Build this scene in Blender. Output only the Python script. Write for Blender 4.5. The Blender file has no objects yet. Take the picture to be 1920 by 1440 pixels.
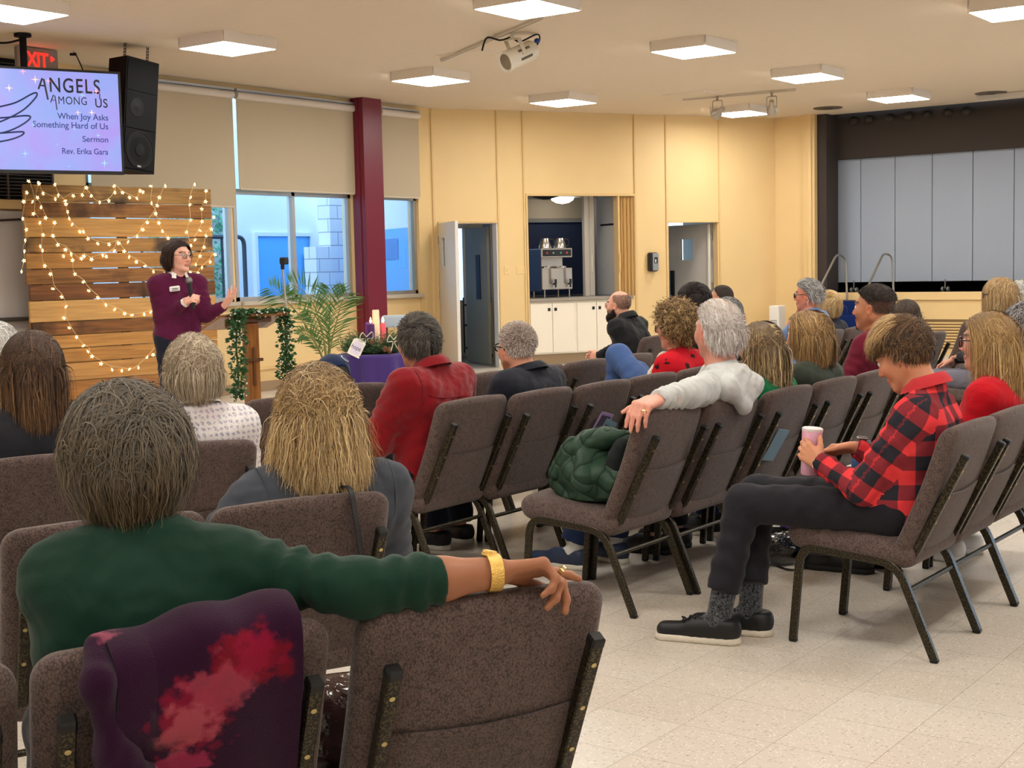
import bpy, math, random
import numpy as np
from math import sin, cos, pi, radians
from mathutils import Matrix, Vector
random.seed(7); RNG = np.random.default_rng(7)
SC = bpy.context.scene
COL = SC.collection
# ------------------------------------------------------------------ camera
FPX, PITCH, ROLL, YAW, CAMH = 2590.0, radians(4.86), radians(-1.295), radians(36.4), 1.42
def _axis(az, up=False):
    v = np.array([0, -1., 0]) if up else np.array([sin(az), 0, cos(az)])
    c, s = cos(PITCH), sin(PITCH); v = np.array([v[0], c*v[1]-s*v[2], s*v[1]+c*v[2]])
    c, s = cos(ROLL), sin(ROLL); return np.array([c*v[0]-s*v[1], s*v[0]+c*v[1], v[2]])
CM = np.stack([_axis(YAW+pi/2), _axis(YAW), _axis(0, True)], 1)
CO = np.array([0, 0, CAMH])
def ray(px, py): return CM.T @ np.array([(px-960)/FPX, (py-720)/FPX, 1.0])
def atz(px, py, z=0.0): d = ray(px, py); return CO + d*(z-CAMH)/d[2]
def atX(px, py, X): d = ray(px, py); return CO + d*X/d[0]
def atY(px, py, Y): d = ray(px, py); return CO + d*Y/d[1]
def atpl(px, py, P, n): d = ray(px, py); return CO + d*(((np.array(P)-CO) @ n)/(d @ n))
cam = bpy.data.objects.new('camera', bpy.data.cameras.new('camera')); COL.objects.link(cam)
cam.data.sensor_width = 36.0; cam.data.lens = FPX*36.0/1920; cam.data.clip_end = 200; cam.data.clip_start = 0.05
cam.matrix_world = Matrix(((CM[0][0], -CM[1][0], -CM[2][0], 0), (CM[0][1], -CM[1][1], -CM[2][1], 0), (CM[0][2], -CM[1][2], -CM[2][2], CAMH), (0, 0, 0, 1)))
SC.camera = cam
# ------------------------------------------------------------------ world, exposure
SC.view_settings.view_transform = 'Standard'; SC.view_settings.look = 'None'
SC.view_settings.exposure = 0.2; SC.view_settings.gamma = 1.0; SC.view_settings.use_curve_mapping = False
W = bpy.data.worlds.new('world'); SC.world = W; W.use_nodes = True
W.node_tree.nodes['Background'].inputs[0].default_value = (0.50, 0.73, 1.0, 1)
W.node_tree.nodes['Background'].inputs[1].default_value = 5.2
PANEL_LIGHT = 30.0          # emission of the ceiling panels
# ------------------------------------------------------------------ helpers
def lin(c):
    f = lambda v: v/12.92 if v <= 0.04045 else ((v+0.055)/1.055)**2.4
    return tuple(f(x/255.0) for x in c[:3]) + (1.0,)
MATS = {}
def mat(name, rgb, rough=0.6, metal=0.0, spec=0.4, var=None, bump=None, emit=None, attr=None, sheen=0.0, coat=0.0, trans=0.0):
    """var=(scale, amount, (sx,sy,sz)) noise variation of the colour; bump=(scale, strength, dist)"""
    if name in MATS: return MATS[name]
    m = bpy.data.materials.new(name); m.use_nodes = True; nt = m.node_tree; N = nt.nodes; L = nt.links
    b = N['Principled BSDF']
    b.inputs['Base Color'].default_value = lin(rgb); b.inputs['Roughness'].default_value = rough
    b.inputs['Metallic'].default_value = metal; b.inputs['Specular IOR Level'].default_value = spec
    if sheen: b.inputs['Sheen Weight'].default_value = sheen
    if coat: b.inputs['Coat Weight'].default_value = coat
    if trans: b.inputs['Transmission Weight'].default_value = trans
    if emit:
        b.inputs['Emission Color'].default_value = lin(emit[0]); b.inputs['Emission Strength'].default_value = emit[1]
    tc = N.new('ShaderNodeTexCoord')
    src = None
    if attr:
        a = N.new('ShaderNodeAttribute'); a.attribute_name = attr; src = a.outputs['Color']; L.new(src, b.inputs['Base Color'])
    if var:
        mp = N.new('ShaderNodeMapping'); L.new(tc.outputs['Object'], mp.inputs[0])
        if len(var) > 2: mp.inputs['Scale'].default_value = var[2]
        no = N.new('ShaderNodeTexNoise'); no.inputs['Scale'].default_value = var[0]; no.inputs['Detail'].default_value = 5
        L.new(mp.outputs[0], no.inputs['Vector'])
        hs = N.new('ShaderNodeHueSaturation')
        mr = N.new('ShaderNodeMapRange'); mr.inputs[1].default_value = 0.25; mr.inputs[2].default_value = 0.75
        mr.inputs[3].default_value = 1-var[1]; mr.inputs[4].default_value = 1+var[1]
        L.new(no.outputs['Fac'], mr.inputs[0]); L.new(mr.outputs[0], hs.inputs['Value'])
        if src: L.new(src, hs.inputs['Color'])
        else: hs.inputs['Color'].default_value = lin(rgb)
        L.new(hs.outputs[0], b.inputs['Base Color'])
    if bump:
        n2 = N.new('ShaderNodeTexNoise'); n2.inputs['Scale'].default_value = bump[0]; n2.inputs['Detail'].default_value = 4
        L.new(tc.outputs['Object'], n2.inputs['Vector'])
        bp = N.new('ShaderNodeBump'); bp.inputs['Strength'].default_value = bump[1]; bp.inputs['Distance'].default_value = bump[2] if len(bump) > 2 else 0.005
        L.new(n2.outputs['Fac'], bp.inputs['Height']); L.new(bp.outputs[0], b.inputs['Normal'])
    MATS[name] = m; return m
class MB:
    """collects shapes; build() links them as one mesh object"""
    def __init__(s): s.v = []; s.f = []; s.mi = []; s.n = 0
    def add(s, V, F, mi=0):
        V = np.asarray(V, float).reshape(-1, 3); s.v.append(V)
        s.f += [tuple(int(i)+s.n for i in f) for f in F]; s.mi += [mi]*len(F); s.n += len(V); return s
    def box(s, lo, hi, ch=0.0, M=None, mi=0):
        lo = np.array(lo, float); hi = np.array(hi, float); c = (lo+hi)/2; h = (hi-lo)/2
        ch = min(ch, h.min()*0.95)
        if ch <= 0:
            V = np.array([[x, y, z] for z in (-1, 1) for y in (-1, 1) for x in (-1, 1)])*h+c
            F = [(0, 2, 3, 1), (4, 5, 7, 6), (0, 1, 5, 4), (2, 6, 7, 3), (0, 4, 6, 2), (1, 3, 7, 5)]
        else:
            V = []; idx = {}
            for sx in (-1, 1):
                for sy in (-1, 1):
                    for sz in (-1, 1):
                        sg = np.array([sx, sy, sz])
                        for a in range(3):
                            q = h-ch; q = q.copy(); q[a] = h[a]; idx[(sx, sy, sz, a)] = len(V); V.append(sg*q+c)
            F = []
            for a in range(3):
                b, d = (a+1) % 3, (a+2) % 3
                for sg in (-1, 1):
                    k = []
                    for (u, w) in ((-1, -1), (1, -1), (1, 1), (-1, 1)):
                        t = [0, 0, 0]; t[a] = sg; t[b] = u; t[d] = w; k.append(idx[(t[0], t[1], t[2], a)])
                    F.append(tuple(k if sg > 0 else k[::-1]))
                for u in (-1, 1):
                    for w in (-1, 1):   # edge along a between faces b and d
                        t0 = [0]*3; t0[a] = -1; t0[b] = u; t0[d] = w; t1 = list(t0); t1[a] = 1
                        q = (idx[(*t0, b)], idx[(*t1, b)], idx[(*t1, d)], idx[(*t0, d)])
                        F.append(q if u*w < 0 else q[::-1])
            for sx in (-1, 1):
                for sy in (-1, 1):
                    for sz in (-1, 1):
                        q = (idx[(sx, sy, sz, 0)], idx[(sx, sy, sz, 1)], idx[(sx, sy, sz, 2)])
                        F.append(q if sx*sy*sz > 0 else q[::-1])
            V = np.array(V)
        if M is not None: V = xf(M, V)
        return s.add(V, F, mi)
    def tube(s, P, r, n=8, closed=False, cap=True, rect=None, up=None, mi=0):
        P = np.asarray(P, float); m = len(P); T = np.zeros_like(P)
        for i in range(m):
            a = P[(i-1) % m] if (closed or i > 0) else P[i]; b = P[(i+1) % m] if (closed or i < m-1) else P[i]
            T[i] = (b-a)/(np.linalg.norm(b-a)+1e-12)
        if rect is None:
            an = np.linspace(0, 2*pi, n, endpoint=False); prof = np.stack([np.cos(an), np.sin(an)], 1)
        else:
            w, h = rect; c = min(w, h)*0.22
            prof = np.array([(w-c, -h), (w, -h+c), (w, h-c), (w-c, h), (-w+c, h), (-w, h-c), (-w, -h+c), (-w+c, -h)]); n = 8
        u = np.array(up if up is not None else ((0, 0, 1) if abs(T[0][2]) < 0.9 else (1, 0, 0)), float)
        V = []; R = np.broadcast_to(np.asarray(r, float), (m,))
        for i in range(m):
            u = u-T[i]*(u @ T[i]); u /= np.linalg.norm(u)+1e-12; w = np.cross(T[i], u)
            V.append(P[i]+(prof[:, :1]*u+prof[:, 1:]*w)*(R[i] if rect is None else R[i]))
        F = []
        for i in range(m if closed else m-1):
            j = (i+1) % m
            for k in range(n): F.append((i*n+k, i*n+(k+1) % n, j*n+(k+1) % n, j*n+k))
        if cap and not closed: F.append(tuple(range(n-1, -1, -1))); F.append(tuple((m-1)*n+k for k in range(n)))
        return s.add(np.concatenate(V), F, mi)
    def lathe(s, prof, n=24, M=None, mi=0):
        V = []; F = []; an = np.linspace(0, 2*pi, n, endpoint=False)
        for (r, z) in prof: V += [(r*cos(a), r*sin(a), z) for a in an]
        for i in range(len(prof)-1):
            for k in range(n): F.append((i*n+k, i*n+(k+1) % n, (i+1)*n+(k+1) % n, (i+1)*n+k))
        F.append(tuple(range(n-1, -1, -1))); F.append(tuple((len(prof)-1)*n+k for k in range(n)))
        V = np.array(V)
        if M is not None: V = xf(M, V)
        return s.add(V, F, mi)
    def prism(s, poly, t0, t1, M=None, mi=0):
        """poly in local xy, extruded z t0..t1"""
        n = len(poly); V = np.array([(x, y, t0) for x, y in poly]+[(x, y, t1) for x, y in poly])
        F = [tuple(range(n-1, -1, -1)), tuple(range(n, 2*n))]+[(i, (i+1) % n, n+(i+1) % n, n+i) for i in range(n)]
        if M is not None: V = xf(M, V)
        return s.add(V, F, mi)
    def grid(s, V, mi=0, wrap=False):
        V = np.asarray(V, float); a, b = V.shape[:2]
        F = [(i*b+j, i*b+(j+1) % b, (i+1)*b+(j+1) % b, (i+1)*b+j) for i in range(a-1) for j in range(b if wrap else b-1)]
        return s.add(V.reshape(-1, 3), F, mi)
    def ell(s, c, ax, n=12, M=None, mi=0):
        th = np.linspace(0, pi, n+1); ph = np.linspace(0, 2*pi, 2*n, endpoint=False)
        V = np.stack([np.sin(th)[:, None]*np.cos(ph), np.sin(th)[:, None]*np.sin(ph), np.cos(th)[:, None]+0*ph], -1)*np.array(ax)
        if M is not None: V = xf(M, V.reshape(-1, 3)).reshape(V.shape)
        return s.grid((V+np.array(c))[::-1], mi, True)
    def build(s, name, mats, parent=None, smooth=35, loc=None):
        me = bpy.data.meshes.new(name); V = np.concatenate(s.v)
        me.from_pydata(V.tolist(), [], s.f)
        ms = mats if isinstance(mats, (list, tuple)) else [mats]
        for m in ms: me.materials.append(m)
        if len(ms) > 1: me.polygons.foreach_set('material_index', s.mi)
        if smooth:
            me.polygons.foreach_set('use_smooth', [True]*len(me.polygons)); me.set_sharp_from_angle(angle=radians(smooth))
        me.update(); o = bpy.data.objects.new(name, me); COL.objects.link(o)
        if parent is not None: o.parent = parent
        if loc is not None: o.location = loc
        return o
def xf(M, V):
    M = np.array(M, float); V = np.asarray(V, float); return V @ M[:3, :3].T + M[:3, 3]
def TR(loc=(0, 0, 0), rx=0, ry=0, rz=0):
    return np.array(Matrix.Translation(Vector(loc)) @ Matrix.Rotation(rz, 4, 'Z') @ Matrix.Rotation(ry, 4, 'Y') @ Matrix.Rotation(rx, 4, 'X'))
def frame(o, x, y, z=None):
    """4x4 with origin o and local x, y axes (z = x cross y)"""
    x = np.array(x, float); x /= np.linalg.norm(x); y = np.array(y, float); y -= x*(x @ y); y /= np.linalg.norm(y)
    M = np.eye(4); M[:3, 0] = x; M[:3, 1] = y; M[:3, 2] = np.cross(x, y); M[:3, 3] = o; return M
def spline(P, n=8, closed=False):
    P = [np.array(p, float) for p in P]; out = []; m = len(P)
    for i in range(m if closed else m-1):
        p0 = P[(i-1) % m] if closed or i > 0 else P[i]; p1 = P[i]; p2 = P[(i+1) % m]; p3 = P[(i+2) % m] if closed or i+2 < m else P[(i+1) % m]
        for k in range(n):
            t = k/n; out.append(0.5*((2*p1)+(-p0+p2)*t+(2*p0-5*p1+4*p2-p3)*t*t+(-p0+3*p1-3*p2+p3)*t**3))
    if not closed: out.append(P[-1])
    return np.array(out)
def bend(P, r=0.05, n=5):
    """polyline with rounded corners"""
    P = [np.array(p, float) for p in P]; out = [P[0]]
    for i in range(1, len(P)-1):
        a, b, c = P[i-1], P[i], P[i+1]; u = a-b; w = c-b; lu, lw = np.linalg.norm(u), np.linalg.norm(w)
        d = min(r, lu*0.48, lw*0.48); p, q = b+u/lu*d, b+w/lw*d
        for k in range(n+1): t = k/n; out.append((1-t)**2*p+2*t*(1-t)*b+t*t*q)
    out.append(P[-1]); return np.array(out)
def tag(o, label, cat, group=None):
    o['label'] = label; o['category'] = cat
    if group: o['group'] = group
    return o
def thing(name, label, cat, loc=(0, 0, 0), rz=0.0, group=None, M=None):
    o = bpy.data.objects.new(name, None); COL.objects.link(o); o.empty_display_size = 0.1
    if M is not None: o.matrix_world = Matrix([list(r) for r in M])
    else: o.location = loc; o.rotation_euler = (0, 0, rz)
    return tag(o, label, cat, group)
def struct(o, stuff=None): o['kind'] = stuff or 'structure'; return o
def copy_tree(o, parent=None):
    c = o.copy(); COL.objects.link(c)
    if parent is not None: c.parent = parent
    for ch in list(o.children): copy_tree(ch, c)
    return c
def textobj(name, s, size, m, M, parent=None, align='LEFT', ext=0.001, xs=1.0, bold=0.0, space=1.0):
    cu = bpy.data.curves.new(name, 'FONT'); cu.body = s; cu.size = size; cu.align_x = align; cu.extrude = ext; cu.offset = bold; cu.space_character = space
    o = bpy.data.objects.new(name, cu); COL.objects.link(o); bpy.context.view_layer.update()
    dg = bpy.context.evaluated_depsgraph_get(); me = bpy.data.meshes.new_from_object(o.evaluated_get(dg))
    COL.objects.unlink(o); bpy.data.objects.remove(o)
    V = np.array([v.co for v in me.vertices])*np.array([xs, 1, 1]); V = xf(M, V)
    me.vertices.foreach_set('co', V.ravel()); me.materials.clear(); me.materials.append(m); me.update()
    o = bpy.data.objects.new(name, me); COL.objects.link(o)
    if parent is not None: o.parent = parent
    return o
# ------------------------------------------------------------------ materials with a pattern of their own
def floor_mat():
    m = mat('vinyl_tile', (206, 198, 184), 0.32, spec=0.45); nt = m.node_tree; N = nt.nodes; L = nt.links; b = N['Principled BSDF']
    tc = N.new('ShaderNodeTexCoord'); sep = N.new('ShaderNodeSeparateXYZ'); L.new(tc.outputs['Object'], sep.inputs[0])
    def M(op, a, c=None):
        n = N.new('ShaderNodeMath'); n.operation = op
        for i, v in enumerate((a, c)):
            if v is None: continue
            if isinstance(v, (int, float)): n.inputs[i].default_value = v
            else: L.new(v, n.inputs[i])
        return n.outputs[0]
    def seam(o, off):
        u = M('FRACT', M('DIVIDE', M('ADD', o, off), 0.3048)); return M('LESS_THAN', M('MINIMUM', u, M('SUBTRACT', 1.0, u)), 0.0045), M('FLOOR', M('DIVIDE', M('ADD', o, off), 0.3048))
    sx, ix = seam(sep.outputs[0], 30*0.3048+2.367-7*0.3048); sy, iy = seam(sep.outputs[1], 30*0.3048-3.340)
    sm = M('MAXIMUM', sx, sy)
    wn = N.new('ShaderNodeTexWhiteNoise'); cb = N.new('ShaderNodeCombineXYZ'); L.new(ix, cb.inputs[0]); L.new(iy, cb.inputs[1]); L.new(cb.outputs[0], wn.inputs['Vector'])
    big = N.new('ShaderNodeTexNoise'); big.inputs['Scale'].default_value = 1.1; L.new(tc.outputs['Object'], big.inputs['Vector'])
    # chips: stretched along x or y by tile parity
    mp = N.new('ShaderNodeMapping'); mp.inputs['Scale'].default_value = (60, 150, 60); L.new(tc.outputs['Object'], mp.inputs[0])
    vo = N.new('ShaderNodeTexVoronoi'); vo.inputs['Scale'].default_value = 1.0; L.new(mp.outputs[0], vo.inputs['Vector'])
    mp2 = N.new('ShaderNodeMapping'); mp2.inputs['Scale'].default_value = (170, 75, 90); L.new(tc.outputs['Object'], mp2.inputs[0])
    vo2 = N.new('ShaderNodeTexVoronoi'); L.new(mp2.outputs[0], vo2.inputs['Vector']); vo2.inputs['Scale'].default_value = 1.0
    s1 = N.new('ShaderNodeSeparateColor'); L.new(vo.outputs['Color'], s1.inputs[0]); s2 = N.new('ShaderNodeSeparateColor'); L.new(vo2.outputs['Color'], s2.inputs[0])
    dark = M('MULTIPLY', M('LESS_THAN', vo.outputs['Distance'], 0.33), M('GREATER_THAN', s1.outputs[0], 0.72))
    light = M('MULTIPLY', M('LESS_THAN', vo2.outputs['Distance'], 0.35), M('GREATER_THAN', s2.outputs[0], 0.75))
    def mix(f, a, c):
        n = N.new('ShaderNodeMix'); n.data_type = 'RGBA'; L.new(f, n.inputs[0])
        for i, v in ((6, a), (7, c)):
            if isinstance(v, tuple): n.inputs[i].default_value = v
            else: L.new(v, n.inputs[i])
        return n.outputs[2]
    base = mix(wn.outputs[0], lin((198, 189, 176)), lin((206, 199, 188)))
    base = mix(M('MULTIPLY', big.outputs[0], 0.45), base, lin((206, 186, 164)))
    c = mix(M('MULTIPLY', dark, 0.62), base, lin((120, 112, 104))); c = mix(M('MULTIPLY', light, 0.75), c, lin((236, 231, 222)))
    c = mix(M('MULTIPLY', sm, 0.55), c, lin((110, 100, 90))); L.new(c, b.inputs['Base Color'])
    rr = N.new('ShaderNodeMapRange'); rr.inputs[3].default_value = 0.22; rr.inputs[4].default_value = 0.42; L.new(big.outputs[0], rr.inputs[0]); L.new(rr.outputs[0], b.inputs['Roughness'])
    return m
def weave_mat(name, c1, c2, f=1400.0, rough=0.9):
    """woven upholstery: two crossed fine waves in object space"""
    m = mat(name, c1, rough, spec=0.2, sheen=0.15); nt = m.node_tree; N = nt.nodes; L = nt.links; b = N['Principled BSDF']
    tc = N.new('ShaderNodeTexCoord'); sep = N.new('ShaderNodeSeparateXYZ'); L.new(tc.outputs['Object'], sep.inputs[0])
    def M(op, a, c=None):
        n = N.new('ShaderNodeMath'); n.operation = op
        for i, v in enumerate((a, c)):
            if v is None: continue
            if isinstance(v, (int, float)): n.inputs[i].default_value = v
            else: L.new(v, n.inputs[i])
        return n.outputs[0]
    sl = N.new('ShaderNodeMath'); sl.operation = 'MULTIPLY_ADD'; L.new(sep.outputs[0], sl.inputs[0]); sl.inputs[1].default_value = 0.9; L.new(sep.outputs[2], sl.inputs[2])
    cb = N.new('ShaderNodeCombineXYZ'); L.new(M('MULTIPLY', sep.outputs[1], 250.0), cb.inputs[0]); L.new(M('MULTIPLY', sep.outputs[2], 190.0), cb.inputs[1]); L.new(M('MULTIPLY', sep.outputs[0], 210.0), cb.inputs[2])
    vo = N.new('ShaderNodeTexVoronoi'); vo.inputs['Scale'].default_value = 1.0; vo.inputs['Randomness'].default_value = 0.9; L.new(cb.outputs[0], vo.inputs['Vector'])
    no = N.new('ShaderNodeTexNoise'); no.inputs['Scale'].default_value = 45; no.inputs['Detail'].default_value = 3; L.new(tc.outputs['Object'], no.inputs['Vector'])
    w = M('ADD', M('MULTIPLY', M('SUBTRACT', 0.85, vo.outputs['Distance']), 0.85), M('MULTIPLY', M('SUBTRACT', no.outputs[0], 0.5), 0.5))
    mx = N.new('ShaderNodeMix'); mx.data_type = 'RGBA'; L.new(w, mx.inputs[0]); mx.inputs[6].default_value = lin(c1); mx.inputs[7].default_value = lin(c2)
    L.new(mx.outputs[2], b.inputs['Base Color'])
    bp = N.new('ShaderNodeBump'); bp.inputs['Strength'].default_value = 0.5; bp.inputs['Distance'].default_value = 0.001; L.new(w, bp.inputs['Height']); L.new(bp.outputs[0], b.inputs['Normal'])
    return m
def wood_mat(name, c1, c2, c3=None, axis=1, scale=6.0, rough=0.5, coat=0.0):
    """long grain along local axis"""
    m = mat(name, c1, rough, spec=0.35, coat=coat); nt = m.node_tree; N = nt.nodes; L = nt.links; b = N['Principled BSDF']
    tc = N.new('ShaderNodeTexCoord'); mp = N.new('ShaderNodeMapping'); s = [14, 14, 14]; s[axis] = 0.7; mp.inputs['Scale'].default_value = s
    oi = N.new('ShaderNodeObjectInfo'); ad = N.new('ShaderNodeVectorMath'); ad.operation = 'ADD'; L.new(tc.outputs['Object'], ad.inputs[0]); L.new(oi.outputs['Location'], ad.inputs[1])
    L.new(ad.outputs[0], mp.inputs[0])
    no = N.new('ShaderNodeTexNoise'); no.inputs['Scale'].default_value = scale; no.inputs['Detail'].default_value = 6; no.inputs['Distortion'].default_value = 0.6; L.new(mp.outputs[0], no.inputs['Vector'])
    cr = N.new('ShaderNodeValToRGB'); e = cr.color_ramp.elements; e[0].position = 0.3; e[0].color = lin(c1); e[1].position = 0.72; e[1].color = lin(c2); L.new(no.outputs[0], cr.inputs[0])
    out = cr.outputs[0]
    if c3:
        n2 = N.new('ShaderNodeTexNoise'); n2.inputs['Scale'].default_value = 2.6; n2.inputs['Detail'].default_value = 3; L.new(ad.outputs[0], n2.inputs['Vector'])
        r2 = N.new('ShaderNodeMapRange'); r2.inputs[1].default_value = 0.52; r2.inputs[2].default_value = 0.68; L.new(n2.outputs[0], r2.inputs[0])
        mx = N.new('ShaderNodeMix'); mx.data_type = 'RGBA'; L.new(r2.outputs[0], mx.inputs[0]); L.new(out, mx.inputs[6]); mx.inputs[7].default_value = lin(c3); out = mx.outputs[2]
    L.new(out, b.inputs['Base Color'])
    bp = N.new('ShaderNodeBump'); bp.inputs['Strength'].default_value = 0.15; bp.inputs['Distance'].default_value = 0.003; L.new(no.outputs[0], bp.inputs['Height']); L.new(bp.outputs[0], b.inputs['Normal'])
    return m
YEL = mat('yellow_paint', (226, 196, 142), 0.55, var=(1.5, 0.03), bump=(220, 0.08, 0.002))
YTR = mat('yellow_trim', (218, 186, 130), 0.5)
CEIL = mat('ceiling_tile', (220, 206, 186), 0.9, spec=0.1, var=(9, 0.02, (1, 3, 1)))
WHITE = mat('white_paint', (226, 222, 214), 0.45); CREAM = mat('cream_paint', (238, 230, 212), 0.4)
ALU = mat('aluminium', (182, 180, 176), 0.35, 0.7); STEEL = mat('brushed_steel', (196, 190, 182), 0.28, 0.9); CHROME = mat('chrome', (220, 220, 220), 0.12, 1.0)
BLACK = mat('black_plastic', (18, 18, 19), 0.45); BLACKM = mat('matte_black', (14, 13, 13), 0.8, spec=0.2)
SHADE = mat('roller_shade', (186, 172, 148), 0.95, spec=0.1, bump=(600, 0.1, 0.001)); ROLLER = mat('roller_white', (214, 204, 194), 0.5)
PURPLEC = mat('burgundy_paint', (112, 22, 46), 0.35, spec=0.5)
BASE = mat('vinyl_base', (150, 126, 96), 0.5)
def glass_mat():
    m = bpy.data.materials.new('window_glass'); m.use_nodes = True; nt = m.node_tree; N = nt.nodes; N.remove(N['Principled BSDF'])
    t = N.new('ShaderNodeBsdfTransparent'); g = N.new('ShaderNodeBsdfGlossy'); g.inputs['Roughness'].default_value = 0.02
    fr = N.new('ShaderNodeFresnel'); fr.inputs[0].default_value = 1.3; mx = N.new('ShaderNodeMixShader')
    t.inputs[0].default_value = (0.93, 0.96, 0.97, 1)
    nt.links.new(fr.outputs[0], mx.inputs[0]); nt.links.new(t.outputs[0], mx.inputs[1]); nt.links.new(g.outputs[0], mx.inputs[2]); nt.links.new(mx.outputs[0], N['Material Output'].inputs[0]); return m
GLASS = glass_mat()
# ------------------------------------------------------------------ the room
WX, CH = -12.2, 3.6
YA = np.array([-12.18, 14.80, 0.0]); YD = np.array([0.4839, 0.8751, 0.0]); YN = np.array([-0.8751, 0.4839, 0.0])
YM = frame(YA, YD, YN)                    # yellow wall frame: x along, y outwards, z up
SY = 19.76                                # stage wall
def yw(s, t, z): return YA+YD*s+YN*t+np.array([0, 0, z])
room = [(-12.4, -6.2), (6.2, -6.2), (6.2, 20.0), (-9.4, 20.0), tuple(yw(5.63, 0.0, 0)[:2]), tuple(yw(-0.15, 0.0, 0)[:2]), (-12.4, 14.66)]
struct(MB().prism(room, -0.1, 0.0).build('floor', floor_mat(), smooth=0))
struct(MB().prism(room, CH, CH+0.1).build('ceiling', CEIL, smooth=0))
b = MB()
b.box((WX-0.2, -6, 0), (WX, 9.12, CH)); b.box((WX-0.2, 9.12, 0), (WX, 14.75, 1.08)); b.box((WX-0.2, 9.12, 3.54), (WX, 14.75, CH))
b.box((WX-0.2, 13.2, 1.08), (WX, 13.72, 3.54)); b.box((WX-0.2, 14.5, 1.08), (WX, 14.75, 3.54)); b.box((WX-0.14, 11.14, 1.08), (WX-0.06, 11.22, 3.54))
struct(b.build('wall_left', YEL, smooth=0))
b = MB()
for s0, s1, z0, z1 in ((-0.16, 0.064, 0, CH), (0.064, 0.955, 2.04, CH), (0.955, 1.424, 0, CH), (1.424, 3.16, 2.42, CH), (3.16, 3.746, 0, CH), (3.746, 4.61, 2.02, CH), (4.61, 5.66, 0, CH), (2.89, 3.16, 0, 0.95)):
    b.box((s0, 0, z0), (s1, 0.12, z1), M=YM)
struct(b.build('wall_back', YEL, smooth=0))
b = MB()
for s0, w, z0 in ((-0.02, 0.03, 0), (0.955, 0.03, 0), (1.36, 0.03, 0), (3.165, 0.03, 0), (3.70, 0.03, 0), (4.63, 0.03, 0)):
    b.box((s0, -0.018, z0), (s0+w, 0.0, CH), 0.004, M=YM)
b.box((1.40, -0.02, 2.41), (3.17, 0.0, 2.445), 0.004, M=YM); b.box((0.05, -0.02, 2.035), (0.97, 0.0, 2.06), 0.004, M=YM); b.box((3.73, -0.02, 2.015), (4.63, 0.0, 2.04), 0.004, M=YM)
b.box((1.395, -0.02, 0), (1.425, 0.1, 2.42), 0.004, M=YM)
struct(b.build('trim_1', YTR, smooth=0))
b = MB(); b.box((WX, 9.12, 0.26), (WX+0.05, 13.2, 0.29)); b.box((WX, 13.7, 0.26), (WX+0.05, 14.6, 0.29)); b.box((WX, 9.12, 0.12), (WX+0.03, 14.6, 0.26))
for yy in (13.2, 14.48): b.box((WX, yy, 0), (WX+0.03, yy+0.06, 1.06))
struct(b.build('trim_2', YTR, smooth=0))
b = MB(); b.box((WX, -6, 0), (WX+0.045, 14.6, 0.12)); struct(b.build('baseboard_left', BASE, smooth=0))
b = MB()
for s0, s1 in ((-0.1, 0.06), (0.96, 1.42), (1.42, 3.16), (3.17, 3.74), (4.62, 5.6)): b.box((s0, -0.012 if s0 != 1.42 else 0.04, 0), (s1, 0.0 if s0 != 1.42 else 0.06, 0.1 if s0 != 1.42 else 0.15), M=YM)
struct(b.build('baseboard_back', BASE, smooth=0))
# off-camera walls that close the room
TAN = mat('off_white_paint', (216, 208, 196), 0.7)
struct(MB().box((6, -6.2, 0), (6.2, 20, CH)).build('wall_right', TAN, smooth=0)); struct(MB().box((-12.4, -6.2, 0), (6.2, -6, CH)).build('wall_rear', TAN, smooth=0))
# windows (frame, pane, mullion) and roller shades
def window(n, y0, y1, mull):
    x0, x1 = WX-0.14, WX-0.05; b = MB()
    b.box((x0, y0, 1.08), (x1, y0+0.05, 3.54)); b.box((x0, y1-0.05, 1.08), (x1, y1, 3.54)); b.box((x0, y0, 1.08), (x1, y1, 1.13)); b.box((x0, y0, 3.49), (x1, y1, 3.54)); b.box((x0, y0, 2.34), (x1, y1, 2.40))
    for ym in mull: b.box((x0, ym-0.025, 1.08), (x1, ym+0.025, 2.4))
    fo = struct(b.build('window_%d' % n, ALU, smooth=0)); MB().box((WX-0.1, y0+0.04, 1.1), (WX-0.094, y1-0.04, 3.5)).build('window_pane', GLASS, fo, smooth=0)
    MB().box((WX-0.05, y0, 1.03), (WX+0.07, y1, 1.082), 0.008).build('window_sill', mat('sill_paint', (186, 176, 160), 0.5), fo, smooth=0)
window(1, 9.14, 11.16, [10.2]); window(2, 11.2, 13.2, [12.18]); window(3, 13.72, 14.5, [])
def shade(y0, y1, zb, label):
    t = thing('roller_shade', label, 'window shade', (WX+0.05, (y0+y1)/2, 3.47), group='roller shades along the window wall'); h = (y1-y0)/2
    MB().box((-0.004, -h+0.014, zb-3.47), (0.0, h-0.014, -0.02)).build('shade_cloth', SHADE, t, smooth=0)
    MB().tube([(0.0, -h+0.01, 0), (0.0, h-0.01, 0)], 0.045, 16).build('roller_tube', ROLLER, t)
    MB().box((-0.012, -h+0.03, zb-3.49), (0.008, h-0.03, zb-3.465), 0.004).build('hem_bar', mat('shade_hem', (196, 184, 164), 0.6), t)
    MB().box((-0.02, -h+0.005, 0.05), (0.03, h-0.005, 0.075)).build('mounting_rail', ALU, t, smooth=0)
shade(9.14, 11.17, 2.19, 'wide beige roller shade behind the hanging speaker, pulled lower than its neighbours')
shade(11.2, 13.21, 2.40, 'beige roller shade over the sliding window, left of the burgundy column')
shade(13.71, 14.5, 2.38, 'narrow beige roller shade between burgundy column and yellow wall')
cx = atX(683, 300, -11.98)
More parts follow.
